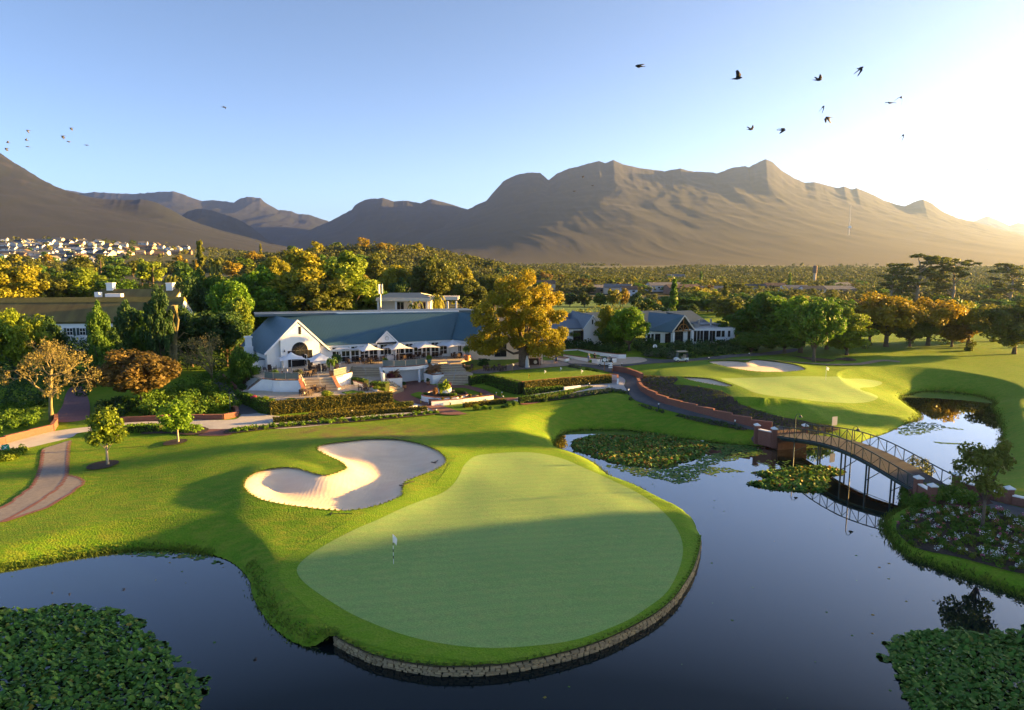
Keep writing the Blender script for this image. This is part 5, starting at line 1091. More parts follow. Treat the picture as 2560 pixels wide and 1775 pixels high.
# ------------------------------------------------------------------ thatched houses on the left, colonnaded villa behind
def gable_block(t, a0, a1, b0, b1, z0, ze, zp, wm, rm, over=0.5, th=0.3, name='wall'):
    """ridge along x"""
    c = (b0+b1)/2
    mb = MB(); mb.extr([(a0,b0,z0),(a0,b1,z0),(a0,b1,ze),(a0,c,zp),(a0,b0,ze)], (0.3,0,0)); mb.build('gable_wall', wm, t); mb = MB(); mb.extr([(a1-0.3,b0,z0),(a1-0.3,b1,z0),(a1-0.3,b1,ze),(a1-0.3,c,zp),(a1-0.3,b0,ze)], (0.3,0,0)); mb.build('gable_wall', wm, t)
    MB().box(a0+0.3, a1-0.3, b0, b0+0.3, z0, ze).build(name, wm, t); MB().box(a0+0.3, a1-0.3, b1-0.3, b1, z0, ze).build(name, wm, t)
    k = (zp-ze)/(c-b0); 
    roof_slab('roof', [(a0+0.05,b0-over,ze-over*k+th),(a1-0.05,b0-over,ze-over*k+th),(a1-0.05,c,zp+th),(a0+0.05,c,zp+th)], rm, t, th); roof_slab('roof', [(a0+0.05,c,zp+th),(a1-0.05,c,zp+th),(a1-0.05,b1+over,ze-over*k+th),(a0+0.05,b1+over,ze-over*k+th)], rm, t, th)
C1 = lambda q: crop(0,560,640,q)
O4 = P(*C1([(585,1145)])[0], 3.2); F4 = Face(O4, rad(6)); th1 = thing('thatched_house', 'long white thatched house with mossy ridge and shuttered windows', 'building', (O4[0], O4[1], 0), rad(6))
T4 = lambda x, y: F4.q(*C1([(x, y)])[0])
x0 = T4(520,1000)[0]-26; x1 = T4(1560,700)[0]; ze4 = T4(700,885)[1]; 
cY = F4.w(0, 6.5)[1]; zp4 = at(*C1([(700,690)])[0], cY)[2]
gable_block(th1, x0, x1, 0, 13, 2.0, ze4, zp4, M_WHITE, M_THATCH, 0.5, 0.5)
mb = MB(); mb.extr([(x0,5.1,zp4-0.25),(x0,6.5,zp4+0.75),(x0,7.9,zp4-0.25)], (x1-x0,0,0)); mb.build('ridge_cap', M_MOSS, th1)
for a, b in ((600,655),(715,770)):
    window(th1, T4(a,960)[0], T4(b,960)[0], T4(a,1000)[1], T4(a,935)[1], -0.03, 2, 2); w_ = (T4(b,960)[0]-T4(a,960)[0])*0.45
    MB().box(T4(a,960)[0]-w_, T4(a,960)[0]-0.02, -0.08, -0.01, T4(a,1000)[1], T4(a,935)[1]).build('shutter', M_GREENM, th1); MB().box(T4(b,960)[0]+0.02, T4(b,960)[0]+w_, -0.08, -0.01, T4(a,1000)[1], T4(a,935)[1]).build('shutter', M_GREENM, th1)
window(th1, T4(605,1100)[0], T4(655,1100)[0], T4(605,1130)[1], T4(605,1068)[1], -0.03, 2, 3, arch=True, name='arched_window'); window(th1, T4(720,1100)[0], T4(770,1100)[0], T4(720,1130)[1], T4(720,1062)[1], -0.03, 2, 3)
Y5 = 152.0; pL = at(*C1([(815,680)])[0], Y5); pR = at(*C1([(1562,680)])[0], Y5); T = thing('thatched_cottage', 'mossy thatched cottage with two white chimneys above the trees', 'building', (pL[0], Y5, 0), 0)
wd = pR[0]-pL[0]; zp5 = at(815, 0, Y5)[2]; zp5 = at(*C1([(815,600)])[0], Y5+4)[2]; gable_block(T, 0, wd, 0, 8, 2.5, pL[2]-0.5, zp5, M_WHITE, M_THATCH, 0.5, 0.4)
for cx in (1000, 1535):
    ax = at(*C1([(cx,600)])[0], Y5+4)[0]-pL[0]; mb = MB(); mb.box(ax-0.7, ax+0.7, 3.4, 4.6, zp5-2.5, zp5+1.5); mb.box(ax-0.8, ax+0.8, 3.3, 4.7, zp5+1.5, zp5+1.75); mb.build('chimney', M_WHITE, T)
ax = at(*C1([(1035,650)])[0], Y5)[0]-pL[0]; MB().box(ax-1.8, ax+1.6, -0.6, 0.5, pL[2]-1, pL[2]+1.3).build('dormer', M_WHITE, T); MB().box(ax-4.2, ax-3.2, -0.4, 0.8, pL[2]-1, pL[2]+1.6).build('chimney', M_WHITE, T)
C2 = lambda q: crop(600,580,640,q)
Y6 = 172.0; pL = at(*C2([(1225,700)])[0], Y6); pR = at(*C2([(1960,700)])[0], Y6); T = thing('colonnaded_villa', 'cream flat-roofed villa with white columns behind the clubhouse roof', 'building', (pL[0], Y6, 0), 0)
V6 = lambda x, y, dy=0.0: (at(*C2([(x,y)])[0], Y6+dy)[0]-pL[0], at(*C2([(x,y)])[0], Y6+dy)[2])
zt = V6(1300,592)[1]; zb6 = V6(1300,622)[1]; zg = 4.0
MB().box(0.3, V6(1700,600)[0], 2.0, 9, zg, zb6).build('wall', M_CREAM, T); MB().box(0, V6(1720,600)[0], -0.2, 9.2, zb6, zt).build('cornice', M_CREAM, T); MB().box(V6(1720,600)[0]+0.01, V6(1960,600)[0], 0, 0.8, V6(1900,612)[1], V6(1900,582)[1]).build('pergola_beam', M_CREAM, T); MB().box(V6(1720,600)[0]+0.01, V6(1960,600)[0], 4, 4.8, V6(1900,612)[1], V6(1900,582)[1]).build('pergola_beam', M_CREAM, T)
roof_slab('roof', [(0,0,zt+0.01),(V6(1720,600)[0],0,zt+0.01),(V6(1600,560)[0],4.5,zt+1.0),(V6(1320,560)[0],4.5,zt+1.0)], M_ROOF2, T); roof_slab('roof', [(V6(1320,560)[0],4.5,zt+1.0),(V6(1600,560)[0],4.5,zt+1.0),(V6(1720,600)[0],9,zt+0.01),(0,9,zt+0.01)], M_ROOF2, T)
for cx in (1240,1400,1545,1682,1866,1942):
    a, _ = V6(cx,650); mb = MB(); mb.box(a-0.2, a+0.2, 0.2, 0.6, zg, zb6-0.01); mb.build('column', M_TRIM, T)
for a, b in ((1410,1475),(1560,1600),(1620,1672)): window(T, V6(a,650,2)[0], V6(b,650,2)[0], zg+0.3, zb6-0.3, 1.95, 2, 2, M_CREAM)
g = at(*C2([(1262,560)])[0], 168.0); T = thing('phone_mast', 'slim phone mast with white antenna panels beside the villa', 'mast', (g[0], 168, 4)); mb = MB(); mb.tube([(0,0,-1),(0,0,at(*C2([(1262,470)])[0],168)[2]-4)], 0.12, 6); mb.build('pole', M_METAL, T)
for k in range(3):
    a = k*2.09; zt_ = at(*C2([(1262,470)])[0],168)[2]-4; MB().cbox((0.45*math.cos(a),0.45*math.sin(a),zt_-1.1), (0.28,0.28,2.2), a).build('antenna_panel', M_TRIM, T)
# ------------------------------------------------------------------ town on the hill and houses in the valley
M_HR = [mat('house_roof_slate', (0.05,0.055,0.065), rough=0.7), mat('house_roof_grey', (0.16,0.16,0.16), rough=0.8), mat('house_roof_tile', (0.13,0.09,0.07), rough=0.9), mat('house_roof_brown', (0.14,0.10,0.075), rough=0.9)]
M_HW = [mat('house_white', (0.55,0.57,0.60), rough=0.8), mat('house_cream', (0.55,0.46,0.36), rough=0.8), mat('house_tan', (0.36,0.26,0.18), rough=0.9), mat('house_brick', (0.20,0.14,0.11), rough=0.9)]
rh = np.random.default_rng(77)
_rt = {}
def house(x, y, w, d, hw, hr, rz_, wi, ri, label, group, z=None, chim=False):
    z = gz(x, y) if z is None else z
    t = thing('house', label, 'house', (x, y, z), rz_, group)
    mb = MB(); mb.extr([(-w/2,-d/2,-1.5),(-w/2,d/2,-1.5),(-w/2,d/2,hw),(-w/2,0,hw+hr),(-w/2,-d/2,hw)], (w,0,0)); mb.build('wall', M_HW[wi], t)
    k = hr/(d/2); o = 0.35; mb = MB()
    mb.extr([(-w/2-0.2,-d/2-o,hw-o*k+0.05),(-w/2-0.2,0,hw+hr+0.05),(-w/2-0.2,d/2+o,hw-o*k+0.05),(-w/2-0.2,d/2+o,hw-o*k+0.25),(-w/2-0.2,0,hw+hr+0.28),(-w/2-0.2,-d/2-o,hw-o*k+0.25)], (w+0.4,0,0)); r_ = mb.build('roof', M_HR[ri], t)
    if chim: MB().box(w*0.25-0.4, w*0.25+0.4, -0.4, 0.4, hw, hw+hr+1.1).build('chimney', M_HW[wi], r_)
    for k_ in range(2):
        wx = -w*0.25 + k_*w*0.5; mb = MB(); mb.box(wx-0.7, wx+0.7, -d/2-0.06, -d/2+0.05, hw*0.35, hw*0.75); mb.build('window', M_GLASS, t)
    return t
WN = ['white','cream','tan','brick-red']; RN = ['slate','grey','tiled','brown']
n = 0; hp = []
rows_ = [(596,11),(605,18),(614,22),(624,22),(635,20),(645,15),(655,12)]
for row, (py, cnt_) in enumerate(rows_):
    for k in range(cnt_):
        px = 5 + (470 if py > 600 else 330)*(k+rh.uniform(0.15,0.85))/cnt_
        if py > 640 and px > 320: continue
        p = _hit(GH, px, py + rh.uniform(-4, 4)); wi = 0 if px < 300 and rh.random() < 0.8 else rh.integers(0, 4); ri = rh.integers(0, 2) if wi == 0 else rh.integers(1, 4)
        pos_ = 'hilltop' if row < 2 else 'mid-hill' if row < 4 else 'foot of the hill'
        side_ = 'far left end' if px < 110 else 'left part' if px < 230 else 'right part' if px < 350 else 'right end'
        house(p[0], p[1], rh.uniform(9,16), rh.uniform(7,10), rh.uniform(2.2,3.3), rh.uniform(1.9,2.9), rh.uniform(-0.35,0.35) + (1.57 if rh.random() < 0.35 else 0), wi, ri, f'{WN[wi]} {RN[ri]}-roofed house, {pos_}, {side_} of the town', 'houses of the hillside town', chim=rh.random() < 0.5)
for px, py, Y, wi, ri, w, lab in [(1365,714,430,1,3,11,'house with steep brown roof right of the golden tree\'s crown'),(1410,722,480,0,1,12,'small white-gabled house at the driving range\'s far left'),(1492,724,470,0,1,14,'pale house with grey roof behind the driving range'),(1545,715,420,1,1,16,'wide grey-roofed house above the driving range'),(1512,726,430,2,1,16,'tan house with grey roof left of the wide grey one'),(1572,722,400,0,2,9,'white house with tiled roof over the range'),(1660,712,460,0,1,22,'long white house in the valley'),(1705,722,430,3,2,20,'brick-red house right of the long white house'),(1720,730,430,0,0,13,'white-gabled house above the portico roof'),(1780,728,450,1,1,18,'grey-roofed low house right of the white gable'),(1880,722,440,0,0,16,'slate-roofed house left of the tall green clump'),(1935,718,470,3,2,14,'brick house with pointed gable in the valley'),(1985,718,430,0,1,16,'white house with hipped grey roof in the valley'),(2030,722,420,0,0,14,'bright white-gabled house above the rounded clump'),(2080,728,430,2,1,24,'long low tan house right of the bright gable'),(1890,758,300,1,1,22,'long cream building with flat grey roof beyond the car park'),(2100,712,520,0,1,14,'small white house far right of the valley'),(1690,690,800,0,1,20,'distant white house below the mountain'),(640,645,900,0,3,20,'white house beyond the wood left of the tall golden trees'),(700,650,700,1,3,16,'cream house roof between golden trees')]:
    p = at(px, py, Y); house(p[0], Y, w, w*0.5, 2.4, 1.7, rh.uniform(-0.3,0.3), wi, ri, lab, None, z=min(p[2]-1.0, gz(p[0], Y)+2.0))
g = at(2124, 600, 6000*0.62); g = at(2124, 566, 3300); T = thing('radio_mast', 'thin tall radio mast on the mountain slope', 'mast', (g[0], 3300, g[2])); mb = MB(); mb.tube([(0,0,-40),(0,0,at(2124,513,3300)[2]-g[2])], [1.6,0.7], 5); mb.build('pole', M_TRIM, T); mb = MB(); mb.box(-5, 7, -4, 4, -8, 3); mb.build('hut', M_TRIM, T)
g = at(2037, 692, 700); T = thing('chimney_stack', 'brick water-tower stack rising from the valley trees', 'tower', (g[0], 700, -12)); mb = MB(); zt_ = at(2037, 664, 700)[2]+12; mb.lathe([(1.5,0),(1.3,zt_*0.68),(1.3,zt_*0.68)], 10); mb.build('shaft', M_HW[1], T); mb = MB(); mb.lathe([(1.9,zt_*0.68+0.02),(2.1,zt_),(0.5,zt_+0.3)], 10); mb.build('tank', M_HW[3], T)
# ------------------------------------------------------------------ the wooded valley: single trees near, one wood far
for i, (px, tp, Y, wp, key, lm, lab) in enumerate([(1395,728,318,40,'mid0','green','green tree at the left end of the row behind the driving range'),(1425,732,322,44,'mid1','dark','dark tree, second in the row behind the driving range'),(1462,727,320,46,'mid2','olive','olive tree, third in the row behind the driving range'),(1500,731,324,44,'mid0','green','green rounded tree, fourth in the row behind the driving range'),(1532,722,322,40,'mid1','yellow','yellow tree, brightest in the row behind the driving range'),(1558,718,326,36,'mid2','gold','orange-gold tree in the row behind the driving range'),(1592,730,320,46,'mid0','dark','dark tree right of the orange-gold one behind the range'),(1630,733,312,46,'mid1','olive','olive tree near the row\'s right end behind the range'),(1668,738,300,50,'mid2','green','green tree at the row\'s right end behind the range'),(1640,749,222,40,'broad3','gold','round golden tree standing alone at the driving range\'s near right'),(1690,742,250,74,'broad0','green','broad green tree behind the portico building, leftmost of a dark group'),(1745,736,245,84,'broad2','green','tallest of the dark group behind the portico building'),(1800,740,240,80,'broad1','olive','olive tree in the dark group behind the portico building'),(1850,745,235,80,'broad3','green','green tree at the right of the dark group behind the portico building'),(1720,760,215,60,'broad1','dark','low dark tree behind the portico roof'),(1880,768,200,74,'broad2','olive','low olive tree by the car park drive')]):
    treeS(key, lm, px, tp, Y, wp, lab)
for i in range(15):
    px = 8 + i*33 + rng.uniform(-9, 9); g = Vector(_hit(GH, px, 598 if px > 330 else 590)); tree(['far0','far1','far2','far3','pine','far1'][i % 6], ['olive','dark','green','gold','olive'][i % 5], g.x, g.y + 25, rng.uniform(12, 22), rng.uniform(9, 16), ['olive tree','dark tree','green tree','golden-brown tree','tall olive tree'][i % 5] + ' on the crest behind the town, ' + ['far left','left','middle','right','far right'][i//3], 'trees on the crest behind the town')
for i in range(26):
    px = rng.uniform(5, 500); g = Vector(_hit(GH, px, rng.uniform(604, 664))); tree('far%d' % (i % 4), ['olive','yellow','green','dark'][i % 4], g.x, g.y, rng.uniform(7, 11), rng.uniform(5, 8), ['olive','yellow','green','dark'][i % 4] + ' garden tree among the houses of the town, ' + ('left' if px < 170 else 'middle' if px < 340 else 'right'), 'garden trees in the town')
HOUSES = [(o.location.x, o.location.y) for o in COL.objects if o.name.split('.')[0] == 'house']
ZN = [(150,'behind the thatched houses at the far left'),(430,'between the thatched houses and the town'),(600,'beside the tiered pine'),(720,'left of the tallest golden trees'),(950,'behind the tallest golden trees'),(1160,'behind the colonnaded villa'),(1345,'behind the great golden tree'),(1520,'by the driving range, left half'),(1720,'by the driving range, right half'),(1900,'beyond the portico building'),(2130,'beyond the rounded green clump'),(2480,'behind the autumn row'),(9999,'at the far right of the valley')]
rv = np.random.default_rng(17); cnt = 0; pts = []; tries = 0
while cnt < 262 and tries < 60000:
    tries += 1
    if cnt < 150: y = 175*math.exp(rv.random()**0.85*math.log(700/175.)); x = rv.uniform(-0.78, 0.78)*y
    else: y = rv.uniform(205, 620); x = rv.uniform(0.02, 0.74)*y
    px = 1280 + FPX*x/(y*_c); py = 633.6 + FPX*(CAMH - gz(x, y))/y
    if cnt < 150 and px > 1345 and rv.random() < 0.6: continue
    if y < 195 and (px > 1180 and px < 1820 or px < 560): continue
    if y < 170 and px < 2500 and px > 1800: continue
    if 1345 < px < 1700 and 738 < py < 800: continue
    if 0 < px < 530 and 585 < py < 668 and rv.random() < 0.85: continue
    if any(abs(x-a) < 9 and abs(y-b) < 9 for a, b in HOUSES): continue
    if any((x-a)**2+(y-b)**2 < (5.0+y*0.006)**2 for a, b in pts): continue
    pts.append((x, y)); cnt += 1
    key = ('far%d' % rv.integers(4)) if y > 330 else ('mid%d' % rv.integers(3))
    lm = ['olive','green','yellow','olive','dark','lime','brown','green'][rv.integers(8)]
    if px < 1250: lm = ['olive','yellow','lime','green','olive','gold'][rv.integers(6)]
    w = rv.uniform(9, 16); h = rv.uniform(6, 10)*(1.25 if px < 1150 else 0.85)
    if rv.random() < 0.06: key, w, h = 'cyp', 3.2, rv.uniform(10, 14)
    col_ = {'olive':'olive','green':'green','yellow':'yellowish','dark':'dark','lime':'light green','brown':'brownish','gold':'golden'}[lm]
    kind_ = 'slim cypress' if key == 'cyp' else ('small ' if w < 11 else 'wide ' if w > 13.8 else '') + 'bushy tree'
    zone_ = next(n for lim, n in ZN if px < lim) + (', near' if y < 260 else ', far' if y > 420 else '')
    lab = f'{col_} {kind_} {zone_}'; tree(key, lm, x, y, w, h, lab, lab.replace(' tree ', ' trees ').replace('cypress', 'cypresses'))
from mathutils.bvhtree import BVHTree
BV = [BVHTree.FromPolygons(*MTN_G[i]) for i in (0, 3, 4)]
r = np.random.default_rng(23); n = 0; FORE = []; HA = np.array(HOUSES)
while n < 11500:
    y = 330*math.exp(r.random()*math.log(1900/330.)); x = r.uniform(-0.85, 0.85)*y
    px = 1280 + FPX*x/(y*_c); z = gz(x, y); py = 633.6 + FPX*(CAMH - z)/y
    if px < 1250 and y < 450: continue
    if y > 1400:
        for b_ in BV:
            h_ = b_.ray_cast(Vector((x, y, 3000)), Vector((0, 0, -1)))[0]
            if h_: z = max(z, h_.z)
        if z > 25: continue
    if px < 520 and 588 < py < 672 and y < 1300 and r.random() < 0.93: continue
    if y < 760 and 735 < py < 805 and 1345 < px < 1710: continue
    if ((np.abs(HA[:,0]-x) < 11) & (HA[:,1]-y > -8) & (HA[:,1]-y < 22)).any(): continue
    if y > 1300 and fbm(np.array([x/420.]), np.array([y/420.]), 3, 5)[0] < 0.36: continue
    FORE.append((x, y, z + r.uniform(1.0, 3.2), r.uniform(3.0, 6.0)*(0.8+y/3500.))); n += 1
FORE = np.array(FORE)
V, F, t = leaves(FORE[:,:3], FORE[:,3], 26, 1.0, r, 0.9)
sc_ = np.repeat(0.7 + FORE[:,1]/900., 26*4)
ctr = np.repeat(V.reshape(-1,4,3).mean(1), 4, 0); V = ctr + (V-ctr)*sc_[:,None]*1.5
link('valley_woods', mesh_np('valley_woods', V, F, mat('leaves_far', (0.042,0.072,0.014), (0.12,0.125,0.022), 0.012, rough=0.8, trans=0.3, tint=0.45, detail=8), False, {'tint': t}), kind='stuff')
# ------------------------------------------------------------------ hedges and shrubs
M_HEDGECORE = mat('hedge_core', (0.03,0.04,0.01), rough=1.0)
def hedge(label, line, width, z0, z1, lm='hedge', leaf=0.17, dens=75, name='hedge', cat='hedge', group=None):
    p = np.asarray(line, float); t = np.gradient(p, axis=0); t /= np.linalg.norm(t, axis=1)[:,None]+1e-9; nr = np.stack([-t[:,1], t[:,0]], 1)
    T = thing(name, label, cat, (0,0,0), 0, group)
    z0 = np.broadcast_to(z0, (len(p),)).astype(float); z1 = np.broadcast_to(z1, (len(p),)).astype(float)
    V = []; F = []; hw = width/2-0.06
    for i in range(len(p)):
        a, b = p[i]+nr[i]*hw, p[i]-nr[i]*hw; V += [(*a, z0[i]), (*b, z0[i]), (*b, z1[i]-0.06), (*a, z1[i]-0.06)]
        if i: k = 4*(i-1); F += [(k+j, k+(j+1) % 4, k+4+(j+1) % 4, k+4+j) for j in range(4)]
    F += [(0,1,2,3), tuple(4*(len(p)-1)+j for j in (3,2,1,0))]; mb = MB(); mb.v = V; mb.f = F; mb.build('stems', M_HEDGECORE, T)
    r = np.random.default_rng(abs(hash(label)) % 9999 if False else len(label)*37+int(p[0,0]*10) % 500)
    seg = np.linalg.norm(np.diff(p, axis=0), axis=1); cum = np.concatenate([[0], np.cumsum(seg)]); L = cum[-1]; H = float((z1-z0).mean())
    n = int(dens*L*(2*H+width)) + 40; s = r.random(n)*L
    px = np.interp(s, cum, p[:,0]); py = np.interp(s, cum, p[:,1]); nx = np.interp(s, cum, nr[:,0]); ny = np.interp(s, cum, nr[:,1]); za = np.interp(s, cum, z0); zb = np.interp(s, cum, z1)
    u = r.random(n)*(2*H+width); o = np.where(u < H, -width/2, np.where(u < H+width, u-H-width/2, width/2)); zz = np.where(u < H, za+(zb-za)*u/H, np.where(u < H+width, zb, za+(zb-za)*(u-H-width)/H))
    C = np.stack([px+nx*o, py+ny*o, zz], 1) + r.normal(size=(n,3))*0.035
    Vv, Ff, tt = leaves(C, 0.03, 1, leaf, r, 1.0, 0.3, ctint=0.3+0.7*fbm(s*0.8, zz*2, 2, 3))
    link('foliage', mesh_np('foliage', Vv, Ff, LM[lm], False, {'tint': tt}), T); return T
def zl(px, z, dens=1): 
    l = w2(px, z); return np.array(l)
def offs(l, d):
    l = np.asarray(l, float); t = np.gradient(l, axis=0); t /= np.linalg.norm(t, axis=1)[:,None]+1e-9; return l + np.stack([-t[:,1], t[:,0]], 1)*d
def resample(l, step=1.5):
    l = np.asarray(l, float); s = np.concatenate([[0], np.cumsum(np.linalg.norm(np.diff(l, axis=0), axis=1))]); n = max(2, int(s[-1]/step)+1); q = np.linspace(0, s[-1], n); return np.stack([np.interp(q, s, l[:,0]), np.interp(q, s, l[:,1])], 1)
def gzs(l): return np.array([gz(*q) for q in l])
def hz(label, px, ztop, width, lm='hedge', side=1, leaf=0.17, h=None, group=None):
    l = resample(offs(zl(px, ztop), side*width/2)); z0 = gzs(l)-0.1
    hedge(label, l, width, z0, ztop if h is None else z0+0.1+h, lm, leaf, group=group)
hz('long tall clipped hedge in front of the lower dining terrace', C6([(412,530),(860,490),(1200,457),(1520,437)]), 3.65, 1.1, 'hedge')
hz('shaded clipped hedge leg running back along the side road', C6([(130,438),(225,470),(320,512),(410,529)]), 3.6, 1.0, 'green', 1)  # plain green leaves put this leg's shade into colour; same hedge as above
hz('low trimmed hedge strip at the foot of the tall hedge', C6([(780,625),(1100,580),(1540,535)]), 2.75, 0.8, 'hedge')
hz('short low hedge continuing from the strip to the brick path', C6([(1548,532),(1705,518)]), 2.75, 0.7, 'olive')
hz('long low bronze hedge between the two pale walks', C6([(440,668),(900,635),(1400,592),(1830,567)]), 2.6, 0.9, 'hedge')
hz('green hedge below the practice green\'s lit front edge', CC([(765,812),(1300,760),(2085,704)]), PZ+0.03, 0.8, 'hedge', -1)
hz('dark hedge along the practice green\'s left side', CC([(258,694),(500,748),(760,810)]), PZ+0.03, 0.8, 'green', -1)
hz('dark hedge reaching left from the practice green to the stone steps', CC([(-60,725),(80,712),(250,694)]), 4.0, 1.0, 'green', -1)
hz('low hedge and brick edge below the practice green front', CC([(800,925),(1100,905),(1395,885)]), 3.3, 0.7, 'green')
hz('long low green hedge beside the pale walk, right of the brick path', CC([(730,1048),(1060,1018),(1500,950),(1835,888)]), 3.05, 0.8, 'green')
hz('low dark hedge along the court lawn', CC([(190,832),(400,880),(640,932)]), 3.0, 0.7, 'green')
hz('low bronze hedge at the foot of the long planter wall', CC([(-110,1148),(250,1110),(525,1085)]), 2.6, 0.8, 'hedge')
hz('leafy low hedge along the lawn behind the two young trees', C5([(1040,400),(1180,378),(1320,372),(1430,372)]), 2.75, 1.2, 'bright')
hz('clipped shrub strip by the small terrace lawn, nearest the steps', CB([(75,920),(180,935),(315,965)]), 4.2, 0.9, 'green')
hz('clipped box strip behind the yellow shrubs on the lower terrace', CB([(420,1000),(540,1003),(650,1015)]), 4.1, 1.3, 'green')
wl_ = zl(C6([(800,650),(1100,620),(1600,583),(1730,550)]), 2.35); T = thing('low_white_wall', 'low white ledge wall between the bronze hedges', 'wall', (0,0,0)); wallrun(T, wl_, 1.6, 2.35, 0.3, M_WHITE, 'wall')
wl_ = zl(CC([(1395,895),(1640,868)]), 3.25); T = thing('low_white_wall', 'short low white wall at the end of the practice green hedge', 'wall', (0,0,0)); wallrun(T, wl_, 2.2, 3.25, 0.3, M_WHITE, 'wall')
wl_ = zl(CC([(2090,700),(2205,712),(2208,760)]), 3.9); T = thing('low_white_wall', 'white corner kerb wall where the road meets the practice green', 'wall', (0,0,0)); wallrun(T, wl_, 2.4, 3.9, 0.25, M_WHITE, 'wall', M_COPING)
nsh = [0]
def shrub(sx, base, wpx, hpx, lm, label, group=None, z=None, kind=None):
    g = Vector(P(sx, base, z)) if z is not None else G(sx, base); nsh[0] += 1
    k = FPX/(g.y/_c)
    return tree(kind or 'shrub%d' % (nsh[0] % 3), lm, g.x, g.y, wpx/k, hpx/k, label, group, name='shrub', cat='shrub', z=g.z)
for q, n_ in zip(CB([(1575,1275),(1712,1260),(1855,1245),(2013,1228),(2178,1212)]), ('leftmost','second','middle','fourth','rightmost')): shrub(*q, 10, 9, 'hedge', f'small clipped ball shrub on the long white planter, {n_} of five', 'clipped balls on the white planter', z=2.6)
shrub(*CC([(128,1025)])[0], 10, 9, 'hedge', 'clipped ball shrub at the right end of the white planter', z=2.6)
for (q, w_, h_, lm, lab) in [((60,1240),26,17,'lime','yellow-green rounded shrub at the lawn edge, leftmost of the row right of the court'),((190,1235),18,14,'bright','rounded shrub with yellow tip beside the leftmost one'),((295,1235),17,12,'green','rounded green shrub in the middle of the lawn-edge row'),((470,1205),14,8,'green','low green shrub in the lawn-edge row'),((555,1200),22,13,'green','rounded green shrub near the end of the lawn-edge row'),((655,1175),22,14,'green','rounded green shrub at the end of the row by the brick path'),((1098,1120),16,12,'dark','dark ball shrub on the lawn edge right of the brick path'),((1550,610),40,12,'grey','low grey-green shrub behind the practice green'),((1760,650),22,10,'green','small green shrub right of the practice green\'s far edge'),((1860,665),18,8,'green','smallest green shrub by the practice green\'s corner')]:
    shrub(*CC([q])[0], w_, h_, lm, lab)
for (q, w_, h_, lm, lab) in [((925,478),36,20,'lime','yellow rounded bush standing in the lower terrace hedge'),((270,495),20,12,'pink','pinkish flowering bush on the lower terrace\'s left edge'),((370,505),26,12,'lime','yellow-green bush on the lower terrace\'s left edge'),((430,515),22,10,'green','green bush at the lower terrace\'s front left'),((165,405),30,16,'dark','dark shrub by the lower terrace\'s back left corner'),((600,508),40,7,'green','flat green groundcover bush behind the tall hedge'),((1230,445),24,7,'green','low green bush behind the tall hedge near its right end')]:
    shrub(*C6([q])[0], w_, h_, lm, lab, z=LZ)
for (q, w_, h_, lm, lab, z_) in [((365,1075),18,12,'grey','pale grey-green shrub on the stepped bed',3.8),((520,1110),22,11,'lime','yellow shrub on the stepped bed beside the lower flight',3.6),((625,1135),18,11,'lime','yellow-green ball shrub at the end of the stepped bed',3.4),((760,915),36,14,'maroon','magenta mounded shrub in the left court planter',PLZ-0.1),((1460,1200),18,24,'bronze','bronze flax in the court bed',CZ+0.45),((1300,1190),16,7,'green','low green shrub at the court bed\'s left end',CZ+0.45),((1740,1205),26,8,'bright','bright low shrub in the court bed',CZ+0.45),((1850,1160),34,10,'green','dark green shrub at the back of the court bed',CZ+0.45),((1600,1200),30,6,'dark','low dark plants below the court tub',CZ+0.45),((1680,1085),14,16,'maroon','dark purple flax in the round tub',CZ+1.1),((1470,862),34,7,'white','white and pink bedding flowers in the right court planter',PLZ-0.1),((1340,855),16,9,'dark','dark shrub in the right court planter',PLZ-0.1)]:
    shrub(*CB([q])[0], w_, h_, lm, lab, z=z_)
def palm_at(key, sx, sy, z, w, h, lm, label): g = P(sx, sy, z); return tree(key, lm, g[0], g[1], w, h, label, None, name='cycad', cat='palm', z=z)
palm_at('cycad', *CB([(1430,850)])[0], PLZ-0.05, 3.0, 1.7, 'bronze', 'spiky bronze cycad in the right court planter'); palm_at('cycad', *CB([(795,900)])[0], PLZ, 2.1, 1.3, 'bronze', 'small spiky cycad above the magenta shrub'); palm_at('cycad', *CB([(1600,1110)])[0], CZ+1.1, 2.0, 1.6, 'lime', 'yellow-green spiky agave in the round tub')
# planting strip along the lawn, shrubberies, slope planting: masses nobody could count
def scatter(name, poly, n, crad, per, leaf, lm, hz_=(0.1, 0.4), seed=1, z=None, m=None, jit=None):
    r = np.random.default_rng(seed); p = np.asarray(poly); lo, hi = p.min(0), p.max(0); X = []; 
    while len(X) < n:
        q = lo + r.random((n*2, 2))*(hi-lo); s = sdf(p, q[:,0], q[:,1], 3.0); X += list(q[s > 0.02])
    X = np.array(X[:n]); Z = np.array([gz(*q) for q in X]) if z is None else np.full(n, z); Z = Z + r.uniform(*hz_, n)
    V, F, t = leaves(np.column_stack([X, Z]), crad*r.uniform(0.6, 1.3, n), per, leaf, r, 0.8)
    return link(name, mesh_np(name, V, F, m or LM[lm], False, {'tint': t}), kind='stuff')
def px_poly(px): return np.array([_hit(GH, a, b)[:2] for a, b in px])
strip = px_poly(C6([(30,812),(60,778),(400,737),(900,692),(1500,652),(1900,617),(1938,628),(1600,664),(1000,716),(500,755),(250,785)]))
scatter('border_plants', strip, 190, 0.28, 40, 0.16, 'bright', (0.1,0.3), 41); scatter('border_plants', strip, 90, 0.25, 30, 0.16, 'olive', (0.05,0.25), 42)
strip2 = px_poly(C3([(660,1376),(780,1350),(1000,1308),(1250,1276),(1385,1298),(1420,1370),(1600,1442),(1800,1506),(2180,1562),(2450,1632),(2400,1638),(2000,1560),(1550,1438),(1440,1378),(1380,1312),(1290,1300),(1000,1338)]))
